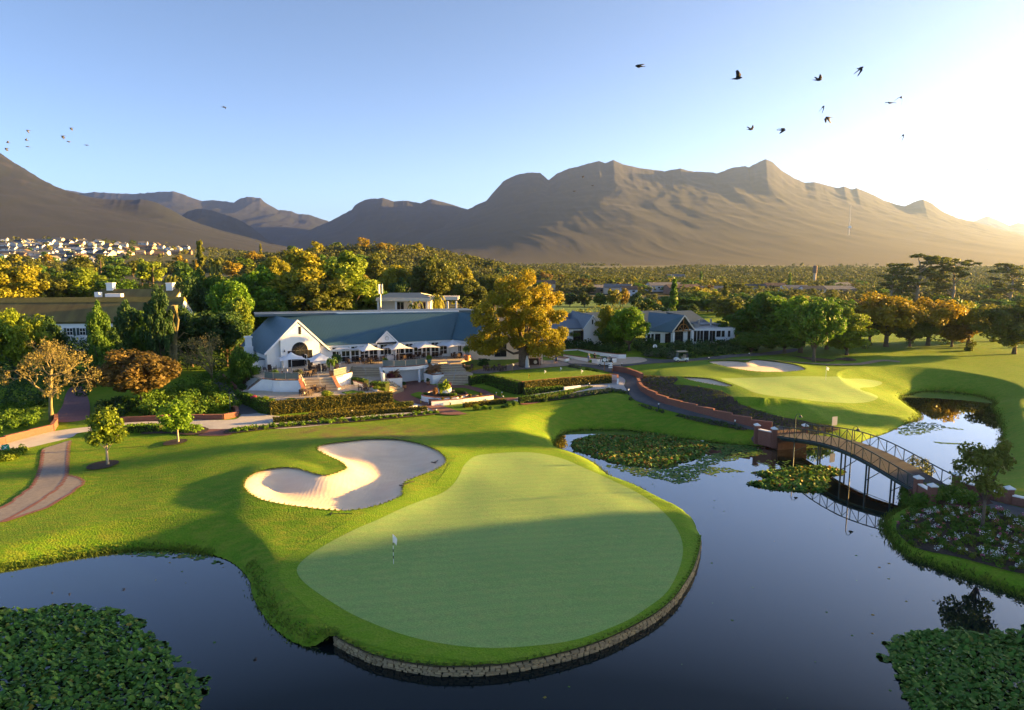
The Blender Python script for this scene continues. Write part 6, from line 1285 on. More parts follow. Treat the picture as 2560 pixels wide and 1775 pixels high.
scatter('border_plants', strip2, 260, 0.26, 34, 0.16, 'grey', (0.05,0.25), 43); scatter('border_plants', strip2, 160, 0.25, 30, 0.16, 'green', (0.05,0.25), 44)
scatter('slope_groundcover', slope, 900, 0.22, 16, 0.14, 'olive', (0.0,0.15), 45); scatter('slope_groundcover', slope, 260, 0.2, 14, 0.13, 'grey', (0.0,0.2), 46)
def blob(px, pad=0): return smooth_poly(px_poly(px), 4)
scatter('shrubbery', blob(C5([(1250,290),(1180,200),(1400,150),(1650,100),(1800,60),(1950,100),(2130,200),(2120,255),(1900,272),(1500,285)])), 110, 0.8, 90, 0.26, 'green', (0.3,1.0), 47)
scatter('shrubbery', blob(C5([(1700,250),(1750,130),(1900,90),(2000,120),(2110,210),(2110,250),(1900,268)])), 46, 0.6, 90, 0.24, 'lime', (0.5,1.2), 48)
scatter('shrubbery', blob(C5([(-150,450),(-100,200),(200,180),(330,270),(300,400),(100,450)])), 60, 0.9, 90, 0.26, 'green', (0.3,1.2), 49)
scatter('shrubbery', blob(C5([(900,300),(880,180),(1100,160),(1300,200),(1500,180),(1500,285),(1200,292)])), 60, 0.7, 80, 0.25, 'dark', (0.2,0.8), 50)
scatter('shrubbery', blob(C5([(-100,620),(60,595),(200,585),(240,600),(120,680),(0,700),(-100,720)])), 50, 0.45, 60, 0.2, 'lime', (0.1,0.4), 51)
scatter('shrubbery', blob(C5([(1450,400),(1620,370),(1800,398),(1820,420),(1700,450),(1500,440)])), 50, 0.4, 60, 0.2, 'bright', (0.1,0.4), 52)
scatter('shrubbery', blob(CD([(60,590),(200,560),(600,600),(900,620),(1100,560),(1300,600),(1700,580),(2100,560),(2302,560),(2302,660),(1900,690),(1500,720),(1200,720),(1050,690),(880,650),(700,690),(300,625)])), 260, 0.95, 90, 0.3, 'dark', (0.2,1.2), 53)
scatter('shrubbery', blob(CD([(640,640),(720,590),(840,600),(870,660),(720,680)])), 26, 0.7, 90, 0.26, 'green', (0.4,1.2), 54)
scatter('shrubbery', blob(CD([(1060,690),(1200,650),(1420,650),(1430,720),(1200,725)])), 60, 0.6, 90, 0.22, 'grey', (0.3,0.8), 55)
def wpoly(q): return smooth_poly(np.array(q, float), 4)
scatter('understorey', wpoly([(-92,112),(-60,108),(-54,116),(-47,124),(-44,134),(-60,150),(-100,150)]), 240, 1.5, 80, 0.42, 'dark', (0.5,3.6), 56)
scatter('understorey', wpoly([(-85,92),(-66,88),(-62,98),(-66,112),(-100,112)]), 90, 1.3, 90, 0.36, 'dark', (0.4,2.2), 57)
scatter('understorey', wpoly([(-50,88),(-39,90),(-39.5,103),(-46,112),(-52,100)]), 90, 1.1, 90, 0.32, 'green', (0.3,1.9), 58)
scatter('understorey', wpoly([(-120,150),(-40,140),(0,142),(30,170),(30,200),(-120,210)]), 420, 2.4, 60, 0.6, 'olive', (0.5,4.5), 59)
scatter('understorey', wpoly([(45,150),(75,142),(120,150),(190,180),(190,215),(60,190)]), 60, 1.2, 70, 0.5, 'olive', (0.3,1.0), 60)
# flower bed on the promontory
r7 = np.random.default_rng(70)
scatter('bed_plants', flowerbed, 330, 0.33, 60, 0.16, 'green', (0.05,0.35), 61); scatter('bed_plants', flowerbed, 160, 0.3, 50, 0.15, 'olive', (0.1,0.4), 62)
scatter('bed_flowers', flowerbed, 110, 0.24, 26, 0.075, 'white', (0.3,0.55), 63, m=mat('white_petals', (0.75,0.76,0.72), rough=0.6)); scatter('bed_flowers', flowerbed, 45, 0.18, 20, 0.07, 'pink', (0.35,0.6), 64, m=mat('pink_petals', (0.55,0.10,0.22), rough=0.6)); scatter('bed_flowers', flowerbed, 26, 0.2, 24, 0.08, 'rust', (0.25,0.5), 65, m=mat('rust_petals', (0.42,0.14,0.08), rough=0.7))
upper_bed = px_poly(C7([(1215,830),(1230,760),(1330,720),(1500,760),(1700,780),(1850,840),(1880,900),(1700,880),(1450,900),(1260,900)]))
scatter('bridge_shrubbery', upper_bed, 120, 0.6, 100, 0.2, 'green', (0.3,0.9), 66); scatter('bridge_shrubbery', px_poly(C7([(1240,720),(1280,620),(1420,600),(1460,700),(1380,760),(1270,770)])), 34, 0.6, 80, 0.18, 'olive', (0.8,1.9), 67)
# rough grass on the unmown banks
def tufts(name, line, width, n, seed, h=0.45, m=None):
    r = np.random.default_rng(seed); l = resample(line, 0.5); i = r.integers(0, len(l), n); p = l[i] + r.normal(size=(n,2))*width*0.5; z = np.array([max(gz(*q), 0.0) for q in p]); a = r.random(n)*6.28; k = h*r.uniform(0.5, 1.3, n)
    b = np.column_stack([p, z-0.03]); d = np.column_stack([np.cos(a), np.sin(a), np.zeros(n)]); V = np.stack([b-d*0.05, b+d*0.05, b+d*0.02+np.column_stack([r.normal(size=(n,2))*0.14, k])], 1).reshape(-1,3)
    return link(name, mesh_np(name, V, np.arange(3*n).reshape(n,3), m or M_TUFT, False, {'tint': np.repeat(r.random(n), 3)}), kind='stuff')
M_TUFT = mat('rough_grass_blades', (0.09,0.165,0.012), (0.14,0.18,0.025), 0.8, rough=0.8, trans=0.3, tint=0.4)
bankl = np.array([P(a, b, 0)[:2] for a, b in pond_px[10:n_pre+1]]); tufts('bank_grass', offs(bankl, 0.45), 0.6, 1500, 80, 0.16)
tufts('bank_grass', np.array([P(a, b, 0)[:2] for a, b in pond_px[1:9]]), 0.5, 2200, 81, 0.22)
def pp_(a, b): return np.array([P(x, y, 0)[:2] for x, y in pond_px[a:b]])
iW = n_pre + len(WALLB); tufts('bank_grass', pp_(iW+4, iW+30), 0.4, 2600, 82, 0.22); tufts('bank_grass', pp_(len(pond_px)-16, len(pond_px)), 0.5, 2600, 83, 0.3); tufts('bank_grass', pp_(iW+34, len(pond_px)-17), 0.5, 3000, 84, 0.25)
# ------------------------------------------------------------------ lily pads
def lily_mat():
    m = bpy.data.materials.new('lily_leaves'); m.use_nodes = True; N = m.node_tree.nodes; Lk = m.node_tree.links; B = N['Principled BSDF']; B.inputs['Roughness'].default_value = 0.6; B.inputs['Specular IOR Level'].default_value = 0.25
    a = N.new('ShaderNodeAttribute'); a.attribute_name = 'tint'; r = N.new('ShaderNodeValToRGB'); e = r.color_ramp.elements
    e[0].position = 0; e[0].color = (0.05,0.13,0.02,1); e[1].position = 1; e[1].color = (0.30,0.12,0.03,1)
    for p_, c_ in ((0.45,(0.085,0.21,0.025,1)),(0.68,(0.14,0.23,0.035,1)),(0.82,(0.22,0.20,0.03,1)),(0.92,(0.33,0.22,0.03,1))): q = e.new(p_); q.color = c_
    Lk.new(a.outputs['Fac'], r.inputs[0]); Lk.new(r.outputs[0], B.inputs['Base Color']); tr = N.new('ShaderNodeBsdfTranslucent'); Lk.new(r.outputs[0], tr.inputs[0]); mx = N.new('ShaderNodeMixShader'); mx.inputs[0].default_value = 0.2; Lk.new(B.outputs[0], mx.inputs[1]); Lk.new(tr.outputs[0], mx.inputs[2]); Lk.new(mx.outputs[0], N['Material Output'].inputs[0]); return m
M_LILY = lily_mat()
def lilies(name, px, n, size, hmax, tilt, tmax, seed, edge=0.8):
    r = np.random.default_rng(seed); p = smooth_poly(np.array([P(a, b, 0)[:2] for a, b in px]), 5); lo, hi = p.min(0), p.max(0); X = []
    while len(X) < n:
        q = lo-edge + r.random((n*3, 2))*(hi-lo+2*edge); s = sdf(p, q[:,0], q[:,1], 4.0) + (fbm(q[:,0]*0.9, q[:,1]*0.9, 3, seed)-0.47)*2.2*edge; k = (s > 0) & (sdf(POND, q[:,0], q[:,1], 4.0) > 0.15); X += list(q[k])
    X = np.array(X[:n]); s = np.maximum(sdf(p, X[:,0], X[:,1], 6.0), 0); z = 0.015 + hmax*np.minimum(s/0.9, 1)*r.random(n); k = 7
    ang = np.linspace(0, 2*np.pi, k, endpoint=False); sz = size*r.uniform(0.55, 1.25, n); ph = r.random(n)*6.28; tl = r.normal(size=(n,2))*tilt*(z[:,None] > 0.04)
    dx = np.cos(ang[None]+ph[:,None])*sz[:,None]*0.5; dy = np.sin(ang[None]+ph[:,None])*sz[:,None]*0.5*r.uniform(0.7,1,n)[:,None]
    V = np.stack([X[:,0:1]+dx, X[:,1:2]+dy, np.maximum(z[:,None]+dx*tl[:,0:1]+dy*tl[:,1:2], 0.012)], 2).reshape(-1,3); F = np.arange(n*k).reshape(n, k)
    t = np.clip(r.beta(2, 2.2, n)*tmax, 0, 1); return link(name, mesh_np(name, V, F, M_LILY, False, {'tint': np.repeat(t, k)}), kind='stuff')
lilies('lily_pads', disp([(-150,1400),(0,1372),(120,1362),(240,1362),(320,1400),(370,1455),(425,1500),(448,1560),(410,1640),(-150,1660)]), 8200, 0.28, 0.24, 0.5, 0.86, 90, 1.0)
lilies('lily_pads', disp([(1985,1480),(2010,1430),(2100,1415),(2200,1420),(2300,1412),(2420,1430),(2420,1680),(2100,1680),(2040,1596),(2000,1530)]), 6600, 0.28, 0.24, 0.5, 0.8, 91, 1.0)
lilies('lily_pads', crop(1360,1040,800,[(170,215),(260,160),(400,135),(600,150),(720,120),(850,130),(1000,170),(1130,205),(1200,230),(1150,290),(1050,330),(900,370),(700,370),(500,340),(300,280)]), 7500, 0.30, 0.26, 0.6, 1.16, 92, 1.0)
lilies('lily_pads', crop(1360,1040,800,[(1000,160),(1200,195),(1500,215),(1560,280),(1350,320),(1200,360),(1400,395),(1200,420),(1000,490),(700,430),(400,340),(600,360),(900,380),(1150,300),(1250,240)]), 2300, 0.3, 0.03, 0.2, 0.95, 93, 1.3)
lilies('lily_pads', crop(1360,1040,800,[(1440,485),(1600,455),(1500,410),(1700,385),(1830,365),(2000,362),(2130,385),(2150,420),(2060,440),(2040,490),(2040,540),(1900,548),(1650,530)]), 2600, 0.34, 0.28, 0.6, 1.08, 94, 0.6)
lilies('lily_pads', C7([(1150,190),(1300,130),(1450,130),(1600,170),(1850,200),(1600,190),(1400,240),(1200,250)]), 420, 0.3, 0.02, 0.1, 0.7, 95, 1.0); lilies('lily_pads', C7([(1480,300),(1600,310),(1820,318),(1700,328),(1550,322)]), 160, 0.3, 0.02, 0.1, 0.7, 96, 0.5)
lilies('lily_pads', disp([(240,1246),(340,1240),(430,1246),(520,1275),(480,1262),(420,1256),(330,1250)]), 180, 0.26, 0.02, 0.1, 0.95, 97, 0.6)
lilies('lily_pads', disp([(1700,1040),(1760,1030),(1800,1045),(1760,1060)]), 60, 0.26, 0.02, 0.1, 0.7, 98, 0.5)

for k_, pl_ in BUNK.items(): tufts('bunker_lip_grass', np.vstack([pl_, pl_[:1]]), 0.10, 2600 if k_ == 'main' else 900, 100+len(k_), 0.11)
_r = np.random.default_rng(140); q = np.column_stack([_r.uniform(-40, 45, 1500), _r.uniform(26, 90, 1500)]); q = q[sdf(POND, q[:,0], q[:,1], 3.0) > 0.4][:110]; a_ = _r.random(len(q))*6.28; s_ = _r.uniform(0.04, 0.13, len(q))
_V = np.stack([np.column_stack([q[:,0]+s_*np.cos(a_+k), q[:,1]+s_*np.sin(a_+k), np.full(len(q), 0.012)]) for k in (0, 1.3, 2.9, 4.4)], 1).reshape(-1, 3)
link('floating_leaves', mesh_np('floating_leaves', _V, np.arange(len(_V)).reshape(-1, 4), M_LILY, False, {'tint': np.repeat(_r.random(len(q)), 4)}), kind='stuff')
# ------------------------------------------------------------------ dry-stone wall of the green
WT = thing('stone_wall', 'curved dry-stone retaining wall holding the front of the putting green above the water', 'wall', (0,0,0))
wl2 = resample(WALL_LINE, 0.10)
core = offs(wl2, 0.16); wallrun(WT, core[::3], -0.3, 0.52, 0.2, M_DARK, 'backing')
M_STN = [mat('wall_stone_a', (0.44,0.30,0.16), (0.56,0.40,0.23), 3, rough=0.95, bump=0.5, bscale=12, tint=0.35), mat('wall_stone_b', (0.50,0.36,0.21), (0.36,0.26,0.16), 3, rough=0.95, bump=0.5, bscale=12, tint=0.35), mat('wall_stone_c', (0.30,0.20,0.12), (0.44,0.31,0.18), 3, rough=0.95, bump=0.5, bscale=12, tint=0.35)]
rs_ = np.random.default_rng(404); SV = []
for k in range(10):
    w_, h_ = rs_.uniform(0.2, 0.42), rs_.uniform(0.13, 0.19); j = lambda: rs_.uniform(-0.02, 0.02)
    mb = MB(); mb.add([(x*w_/2*(0.86 if a else 1)+j(), y+j()*0.8, z*h_/2*(0.82 if a else 1)+j()*0.6) for a, y in ((0,0.12),(1,-0.06)) for x in (-1,1) for z in (-1,1)], [(0,1,3,2),(4,6,7,5),(0,4,5,1),(2,3,7,6),(0,2,6,4),(1,5,7,3)])
    SV.append((mb.mesh('stone', M_STN[k % 3]), w_, h_))
ST_L = []
tl = np.gradient(wl2, axis=0); 
for c in range(4):
    i = 0
    while i < len(wl2)-4:
        k = rs_.integers(10); w_ = SV[k][1]; a = math.atan2(tl[i,1], tl[i,0]); 
        q = wl2[min(i+int(w_*5), len(wl2)-1)]; ST_L.append((math.hypot(q[0], q[1]), k, q[0]+rs_.uniform(-.015,.015), q[1]+rs_.uniform(-.03,.03), 0.03+0.135*c+rs_.uniform(-.012,.012), a+rs_.uniform(-.06,.06))); i += max(1, int(round(w_*10)))
ST_L.sort(); rest = MB()
for n_, (d_, k, x, y, z, a) in enumerate(ST_L):
    if n_ < 300: link('stone', SV[k][0], WT, (x, y, z), a)
    else:
        me = SV[k][0]; M_ = Matrix.Translation((x,y,z)) @ Matrix.Rotation(a, 4, 'Z'); rest.add([v.co for v in me.vertices], [tuple(p.vertices) for p in me.polygons], M_)
rest.build('stones', M_STN[0], WT, kind='stuff')
turf = offs(wl2, 0.10); wallrun(WT, turf[::3], 0.53, 0.61, 0.22, mat('turf_lip', (0.05,0.045,0.02), rough=1), 'turf_lip')
tufts('wall_grass', offs(wl2, 0.12), 0.08, 2600, 86, 0.10)
# ------------------------------------------------------------------ footbridge
LM_, RM_ = np.array([33.2, 81.6]), np.array([38.6, 62.0]); bd = RM_-LM_; BL = float(np.hypot(*bd)); bd /= BL; bn = np.array([-bd[1], bd[0]])      # bn points to the far (right-hand) side
BRO = thing('footbridge', 'arched dark green lattice footbridge crossing the pond', 'bridge', (LM_[0], LM_[1], 0), math.atan2(bd[1], bd[0]))
M_DECK = mat('bridge_deck', (0.035,0.04,0.048), (0.055,0.06,0.07), 1.5, rough=0.9, bump=0.2, bscale=20, stretch=(6,1,1))
HWB = 1.9; NB = 18
dz_ = lambda s: 1.75 + 1.2*math.sin(math.pi*min(max(s/BL, 0), 1))**1.3
mb = MB(); xs = np.linspace(0, BL, 37)
for a, b in zip(xs[:-1], xs[1:]):
    mb.add([(a,-HWB,dz_(a)),(b,-HWB,dz_(b)),(b,HWB,dz_(b)),(a,HWB,dz_(a)),(a,-HWB,dz_(a)-0.12),(b,-HWB,dz_(b)-0.12),(b,HWB,dz_(b)-0.12),(a,HWB,dz_(a)-0.12)], [(0,1,2,3),(7,6,5,4),(0,4,5,1),(3,2,6,7)])
mb.build('deck', M_DECK, BRO)
for sd in (-1, 1):
    y = sd*(HWB+0.06); mb = MB(); mb.tube([(x, y, dz_(x)-0.2) for x in xs], 0.11, 6); mb.build('bottom_chord', M_GREENM, BRO)
    mb = MB(); mb.tube([(x, y, dz_(x)+1.15) for x in xs], 0.06, 6); mb.build('top_rail', M_GREENM, BRO)
    mb = MB(); mb.tube([(x, sd*(HWB-0.25), dz_(x)-0.42) for x in xs], 0.14, 6); mb.build('girder', M_TIMBER if sd > 0 else M_GREENM, BRO)
    for i in range(NB+1):
        x = BL*i/NB; MB().bar((x,y,dz_(x)-0.2), (x,y,dz_(x)+1.15), 0.06).build('rail_post', M_GREENM, BRO)
        if i < NB:
            x2 = BL*(i+1)/NB; a, b = (dz_(x)-0.1, dz_(x2)+1.1) if i % 2 else (dz_(x)+1.1, dz_(x2)-0.1); MB().bar((x,y,a), (x2,y,b), 0.04).build('diagonal_brace', M_GREENM, BRO)
for x in (3.0, 7.0, 10.5, 14.0, 17.2):
    for sd in (-1, 1): mb = MB(); mb.tube([(x,sd*(HWB-0.1),-1.0),(x,sd*(HWB-0.1),dz_(x)-0.2)], 0.09, 7); mb.build('pile', M_GREENM, BRO)
    MB().bar((x,-HWB,0.6), (x,HWB,dz_(x)-0.5), 0.06).build('cross_brace', M_GREENM, BRO)
def lamp(name, label, x, y, z, h, lift=0.0, side=1):
    T = thing(name, label, 'lamp post', (x, y, z)); mb = MB(); mb.tube([(0,0,-0.4),(0,0,h-0.3)], [0.075,0.05], 7); mb.tube([(0,0,h-0.3),(0.12*side,0,h),(0.38*side,0,h+0.05),(0.55*side,0,h-0.15)], 0.03, 5); mb.build('pole', M_GREENM, T)
    mb = MB(); mb.lathe([(0.05,0.1),(0.1,0.02),(0.24,-0.12),(0.2,-0.13)], 10, (0.55*side,0,h-0.2)); mb.build('lamp_shade', M_GREENM, T); return T
for s_, lab in ((3.4,'hooked lamp post at the left end of the footbridge'),(12.2,'hooked lamp post at the middle of the footbridge')):
    q = LM_+bd*s_-bn*(HWB+0.25); lamp('lamp_post', lab, q[0], q[1], -0.3, dz_(s_)+3.1)
g = G(2283*1.0, 1190) if False else None
def pillar(T, x, y, z0, z1, w=0.55): 
    MB().box(x-w/2, x+w/2, y-w/2, y+w/2, z0, z1).build('brick_pillar', M_BRICK, T); mb = MB(); h = w/2+0.06; mb.add([(x-h,y-h,z1),(x+h,y-h,z1),(x+h,y+h,z1),(x-h,y+h,z1),(x-h,y-h,z1+0.1),(x+h,y-h,z1+0.1),(x+h,y+h,z1+0.1),(x-h,y+h,z1+0.1),(x,y,z1+0.32)], [(0,3,2,1),(0,1,5,4),(1,2,6,5),(2,3,7,6),(3,0,4,7),(4,5,8),(5,6,8),(6,7,8),(7,4,8)]); mb.build('pillar_cap', M_TRIM, T)
Ln, Lf, Rn, Rf = LM_-bn*(HWB+0.3), LM_+bn*(HWB+0.3), RM_-bn*(HWB+0.3), RM_+bn*(HWB+0.3)
def gate(label, pts, z0, z1, zc):
    T = thing('brick_parapet', label, 'wall', (0,0,0)); pts = [np.array(p) for p in pts]
    for p in pts: pillar(T, p[0], p[1], z0, z1)
    for a, b in zip(pts[:-1], pts[1:]):
        d = (b-a)/np.hypot(*(b-a)); wallrun(T, np.array([a+d*0.29, b-d*0.29]), z0, zc, 0.35, M_BRICK, 'brick_wall', M_TRIM, 0.1)
    return T
gate('brick parapet with white caps at the bridge\'s left end, pond side', [Ln-bd*0.2, Ln-bd*2.3-bn*0.9], 0.2, 2.45, 2.0)
gate('single brick pillar with white cap at the bridge\'s left end, fairway side', [Lf-bd*0.4], 0.8, 2.5, 2.1)
gate('brick pillar and curved white coping at the bridge\'s right end, flower bed side', [Rn+bd*0.3, Rn+bd*2.4-bn*0.6], 0.4, 3.0, 2.5)
gate('brick wall with white coping and pillars at the bridge\'s right end, lawn side', [Rf+bd*0.3, Rf+bd*4.6+bn*0.9, Rf+bd*6.0+bn*1.6, Rf+bd*13+bn*6.5], 0.6, 2.95, 2.4)
e1, e2 = RM_, RM_+bd*5+bn*0.8; path2 = np.array([e1-bd*0.2, e1+bd*2, e2, RM_+bd*9+bn*2.6, RM_+bd*14+bn*5, RM_+bd*26+bn*10]); zone('bridge_path', ribbon(smooth_poly(path2, 5, False), 3.2), M_ASPH)
zone('bridge_path', ribbon(smooth_poly(np.array([LM_+bd*0.2, LM_-bd*3+bn*0.6, P(1905,1078,1.9)[:2]]), 5, False), 3.0), M_ASPH)
for T_, pts_ in (('l', [LM_-bn*2.0+bd*0.3, LM_+bn*2.0+bd*0.3, LM_+bn*2.0-bd*2.0, LM_-bn*2.0-bd*2.0]), ('r', [RM_-bn*2.4-bd*0.5, RM_-bn*2.4+bd*4.5, RM_+bn*2.4+bd*4.5, RM_+bn*2.4-bd*0.5])):
    mb = MB(); mb.prism([tuple(p) for p in pts_], -0.5, 1.74); T = thing('bridge_abutment', 'brick abutment under the footbridge\'s %s end' % ('left' if T_ == 'l' else 'right'), 'abutment', (0,0,0)); mb.build('brickwork', mat('dark_brick', (0.06,0.03,0.022), (0.10,0.05,0.035), 4, rough=0.95), T)  # abutments in an even brick colour, darker than the parapets
# ------------------------------------------------------------------ brick walls along road and drive
def stepped_wall(label, px, h, m=M_BRICK, cope=M_COPING, th=0.35, n=None):
    l = resample(drape(px, 6, False), 2.4); T = thing('brick_wall', label, 'wall', (0,0,0)); z = gzs(l)
    for i in range(len(l)-1):
        zt_ = max(z[i], z[i+1]) + h; wallrun(T, np.array([l[i], l[i+1]]), min(z[i], z[i+1])-0.4, zt_, th, m, 'wall_panel', cope, 0.07)
    return T
stepped_wall('long red brick retaining wall stepping down the road to the bridge', C3([(1490,1222),(1535,1298),(1640,1358),(1760,1408),(1980,1468),(2302,1553),(2600,1633),(2695,1652)]), 0.85)
stepped_wall('short red brick wall curving along the upper road bend', C3([(1262,1108),(1400,1128),(1480,1160),(1530,1180)]), 0.85)
stepped_wall('curved red brick planter wall beside the mauve road', C5([(-200,600),(0,552),(130,510),(300,468),(420,440),(490,415),(512,360),(508,325)]), 0.75)
stepped_wall('red brick planter wall with rounded end in front of the shrubbery', C5([(1085,345),(1250,338),(1430,330),(1720,322),(2000,318),(2100,312),(2138,290),(2130,255),(2080,225)]), 0.6)
stepped_wall('low red brick kerb wall along the side road with white-capped posts', [(552,940),(580,965),(606,990),(632,1012)], 0.5)
# ------------------------------------------------------------------ terrace furniture
def parasol_mesh():
    n = 16; V = []; F = []; hw = 2.0
    for j in range(n+1):
        for i in range(n+1):
            u, v = i/n*2-1, j/n*2-1; r = max(abs(u), abs(v)); e = min(abs(u), abs(v))/(r+1e-6); k = 1 - 0.14*(1-e*e)*r
            V.append((u*k*hw, v*k*hw, 2.25 + 0.95*(1-r)**1.9 - 0.10*e*e*r*r))
    for j in range(n):
        for i in range(n): a = j*(n+1)+i; F.append((a, a+1, a+n+2, a+n+1))
    mb = MB(); mb.v = V; mb.f = F; return mb.mesh('canopy', mat('parasol_canvas', (0.88,0.88,0.89), rough=0.7, trans=0.12), True)
PM = parasol_mesh(); mb = MB(); mb.tube([(0,0,0.05),(0,0,3.15)], 0.045, 8); PP = mb.mesh('pole', M_TRIM, True); mb = MB(); mb.cbox((0,0,0.04), (0.8,0.8,0.08)); PB = mb.mesh('base', M_METAL)
UM = [(*CA([(1078,1232)])[0], 'front left, by the arched window\'s left side'), (*CA([(1605,1252)])[0], 'front, right of the arched window')] + [(*CB([(x, y+245)])[0], l) for x, y, l in [(-130,405,'behind the potted palms, back one of the left pair'),(-30,420,'front one of the pair left of the long flight of steps'),(293,400,'back one of the pair above the left steps'),(400,430,'front one of the pair above the left steps'),(765,380,'back one of the pair under the clock gable'),(880,403,'front one of the pair under the clock gable'),(1197,355,'back one of the pair right of the clock gable'),(1313,380,'front one of the pair right of the clock gable'),(1615,335,'back one of the rightmost pair'),(1745,355,'front one of the rightmost pair')]]
um0 = None
for i, (sx, sy, l) in enumerate(UM):
    p = P(sx, sy, TZ); lab = f'white square parasol, {l}'
    if um0 is None: um0 = thing('parasol', lab, 'parasol', p, 0.45, 'open white terrace parasols'); link('canopy', PM, um0); link('pole', PP, um0); link('base', PB, um0)
    else: dup(um0, p, 0.4+0.1*(i % 3), lab)
mb = MB(); mb.lathe([(0.03,2.5),(0.13,2.2),(0.2,1.5),(0.17,0.9),(0.22,0.7)], 9); CC_ = mb.mesh('canopy', mat('folded_canvas', (0.62,0.57,0.52), rough=0.8), True)
for (q, z_, l) in ((CA([(912,1240)])[0], TZ, 'beside the gable\'s left corner'), (CA([(1012,1560)])[0], LZ, 'standing on the lower terrace by the white wall'), (CA([(1935,1165)])[0], TZ, 'beside the big potted palm')):
    t = thing('folded_parasol', f'closed beige parasol {l}', 'parasol', P(*q, z_)); link('canopy', CC_, t); link('pole', PP, t, scale=None); link('base', PB, t)
M_WICK = mat('dark_wicker', (0.045,0.030,0.024), (0.075,0.05,0.04), 6, rough=0.8); M_TBL = mat('table_top', (0.16,0.11,0.08), rough=0.5)
def chair_parts():
    a = MB(); a.box(-0.26,0.26,-0.26,0.26,0.40,0.47); b = MB(); b.box(-0.26,0.26,0.22,0.28,0.47,0.95); b.box(-0.28,-0.22,-0.2,0.22,0.62,0.67); b.box(0.22,0.28,-0.2,0.22,0.62,0.67)
    l = MB(); l.box(-0.03,0.03,-0.03,0.03,0,0.40); return a.mesh('seat', M_WICK), b.mesh('backrest', M_WICK), l.mesh('leg', M_WICK)
CS, CBk, CLg = chair_parts(); mb = MB(); mb.lathe([(0.45,0.70),(0.45,0.74)], 14); TT = mb.mesh('tabletop', M_TBL); mb = MB(); mb.lathe([(0.28,0),(0.26,0.04),(0.05,0.06),(0.05,0.70)], 10); TL = mb.mesh('pedestal', M_WICK)
def chair(loc, rz, label, group):
    t = thing('chair', label, 'chair', loc, rz, group); link('seat', CS, t); link('backrest', CBk, t)
    for x in (-0.22, 0.22):
        for y in (-0.22, 0.22): link('leg', CLg, t, (x, y, 0))
    return t
def tset(sx, sy, z, lab, nch=4, rot=0.3, n0=[0]):
    p = P(sx, sy, z); t = thing('table', f'small dark round table {lab}', 'table', p, 0, 'terrace dining tables'); link('tabletop', TT, t); link('pedestal', TL, t)
    for k in range(nch):
        a = rot + k*2*math.pi/nch; chair((p[0]+0.72*math.cos(a), p[1]+0.72*math.sin(a), z), a-math.pi/2, f'dark wicker chair at the table {lab}', f'wicker chairs at the table {lab}')
tabs = [(CB([(90,690)])[0],TZ,'above the left steps, far left'),(CB([(230,660)])[0],TZ,'above the left steps, under the back parasol'),(CB([(345,690)])[0],TZ,'above the left steps, under the front parasol'),(CB([(455,695)])[0],TZ,'above the left steps, by the glass railing'),(CB([(590,650)])[0],TZ,'left of the clock gable'),(CB([(700,625)])[0],TZ,'under the clock gable\'s back parasol'),(CB([(820,630)])[0],TZ,'under the clock gable\'s front parasol'),(CB([(930,640)])[0],TZ,'by the middle of the glass railing'),(CB([(1010,610)])[0],TZ,'right of the clock gable, near the doors'),(CB([(1120,625)])[0],TZ,'by the right half of the glass railing'),(CB([(1240,600)])[0],TZ,'under the parasol pair right of the clock'),(CB([(1480,590)])[0],TZ,'above the right steps\' left edge'),(CB([(1590,565)])[0],TZ,'above the right steps near the doors'),(CB([(1800,610)])[0],TZ,'above the right steps\' right edge'),(CA([(1330,1300)])[0],TZ,'at the head of the gable steps'),(CA([(1430,1260)])[0],TZ,'in front of the gable window'),(CA([(1640,1200)])[0],TZ,'beside the gable\'s right corner'),(CA([(1480,1200)])[0],TZ,'against the gable by the open door'),(CA([(1020,1330)])[0],TZ,'behind the gable terrace railing'),(CA([(680,1215)])[0],TZ,'left of the gable\'s front'),(C6([(740,460)])[0],LZ,'on the lower terrace, left of the yellow bush'),(C6([(850,430)])[0],LZ,'on the lower terrace behind the yellow bush'),(C6([(1270,415)])[0],LZ,'on the lower terrace by the small putting lawn'),(CB([(1980,800)])[0],MZ,'on the landing beside the hedge'),(CC([(250,640)])[0],3.85,'below the plaza steps, left'),(CC([(430,640)])[0],3.85,'below the plaza steps, right')]
for i, (q, z_, l) in enumerate(tabs): tset(q[0], q[1], z_, l, 4 if i % 3 else 3, 0.3+i*0.5)
t = P(*CA([(640,1520)])[0], LZ); T = thing('trestle_table', 'dark folding table against the lower terrace\'s white wall', 'table', t); MB().box(-0.9,0.9,-0.35,0.35,0.72,0.77).build('tabletop', M_WICK, T)
for x in (-0.6, 0.6): MB().bar((x,-0.3,0), (x*0.3,0.3,0.72), 0.05).build('leg', M_WICK, T)
sp = w2(C6([(1060,438),(1160,420),(1215,432),(1110,452)]), LZ); T = thing('mini_putting_lawn', 'tiny artificial lawn panel on the lower terrace', 'lawn panel', (0,0,0)); slab('turf', sp, LZ+0.004, LZ+0.10, M_LAWN, T)
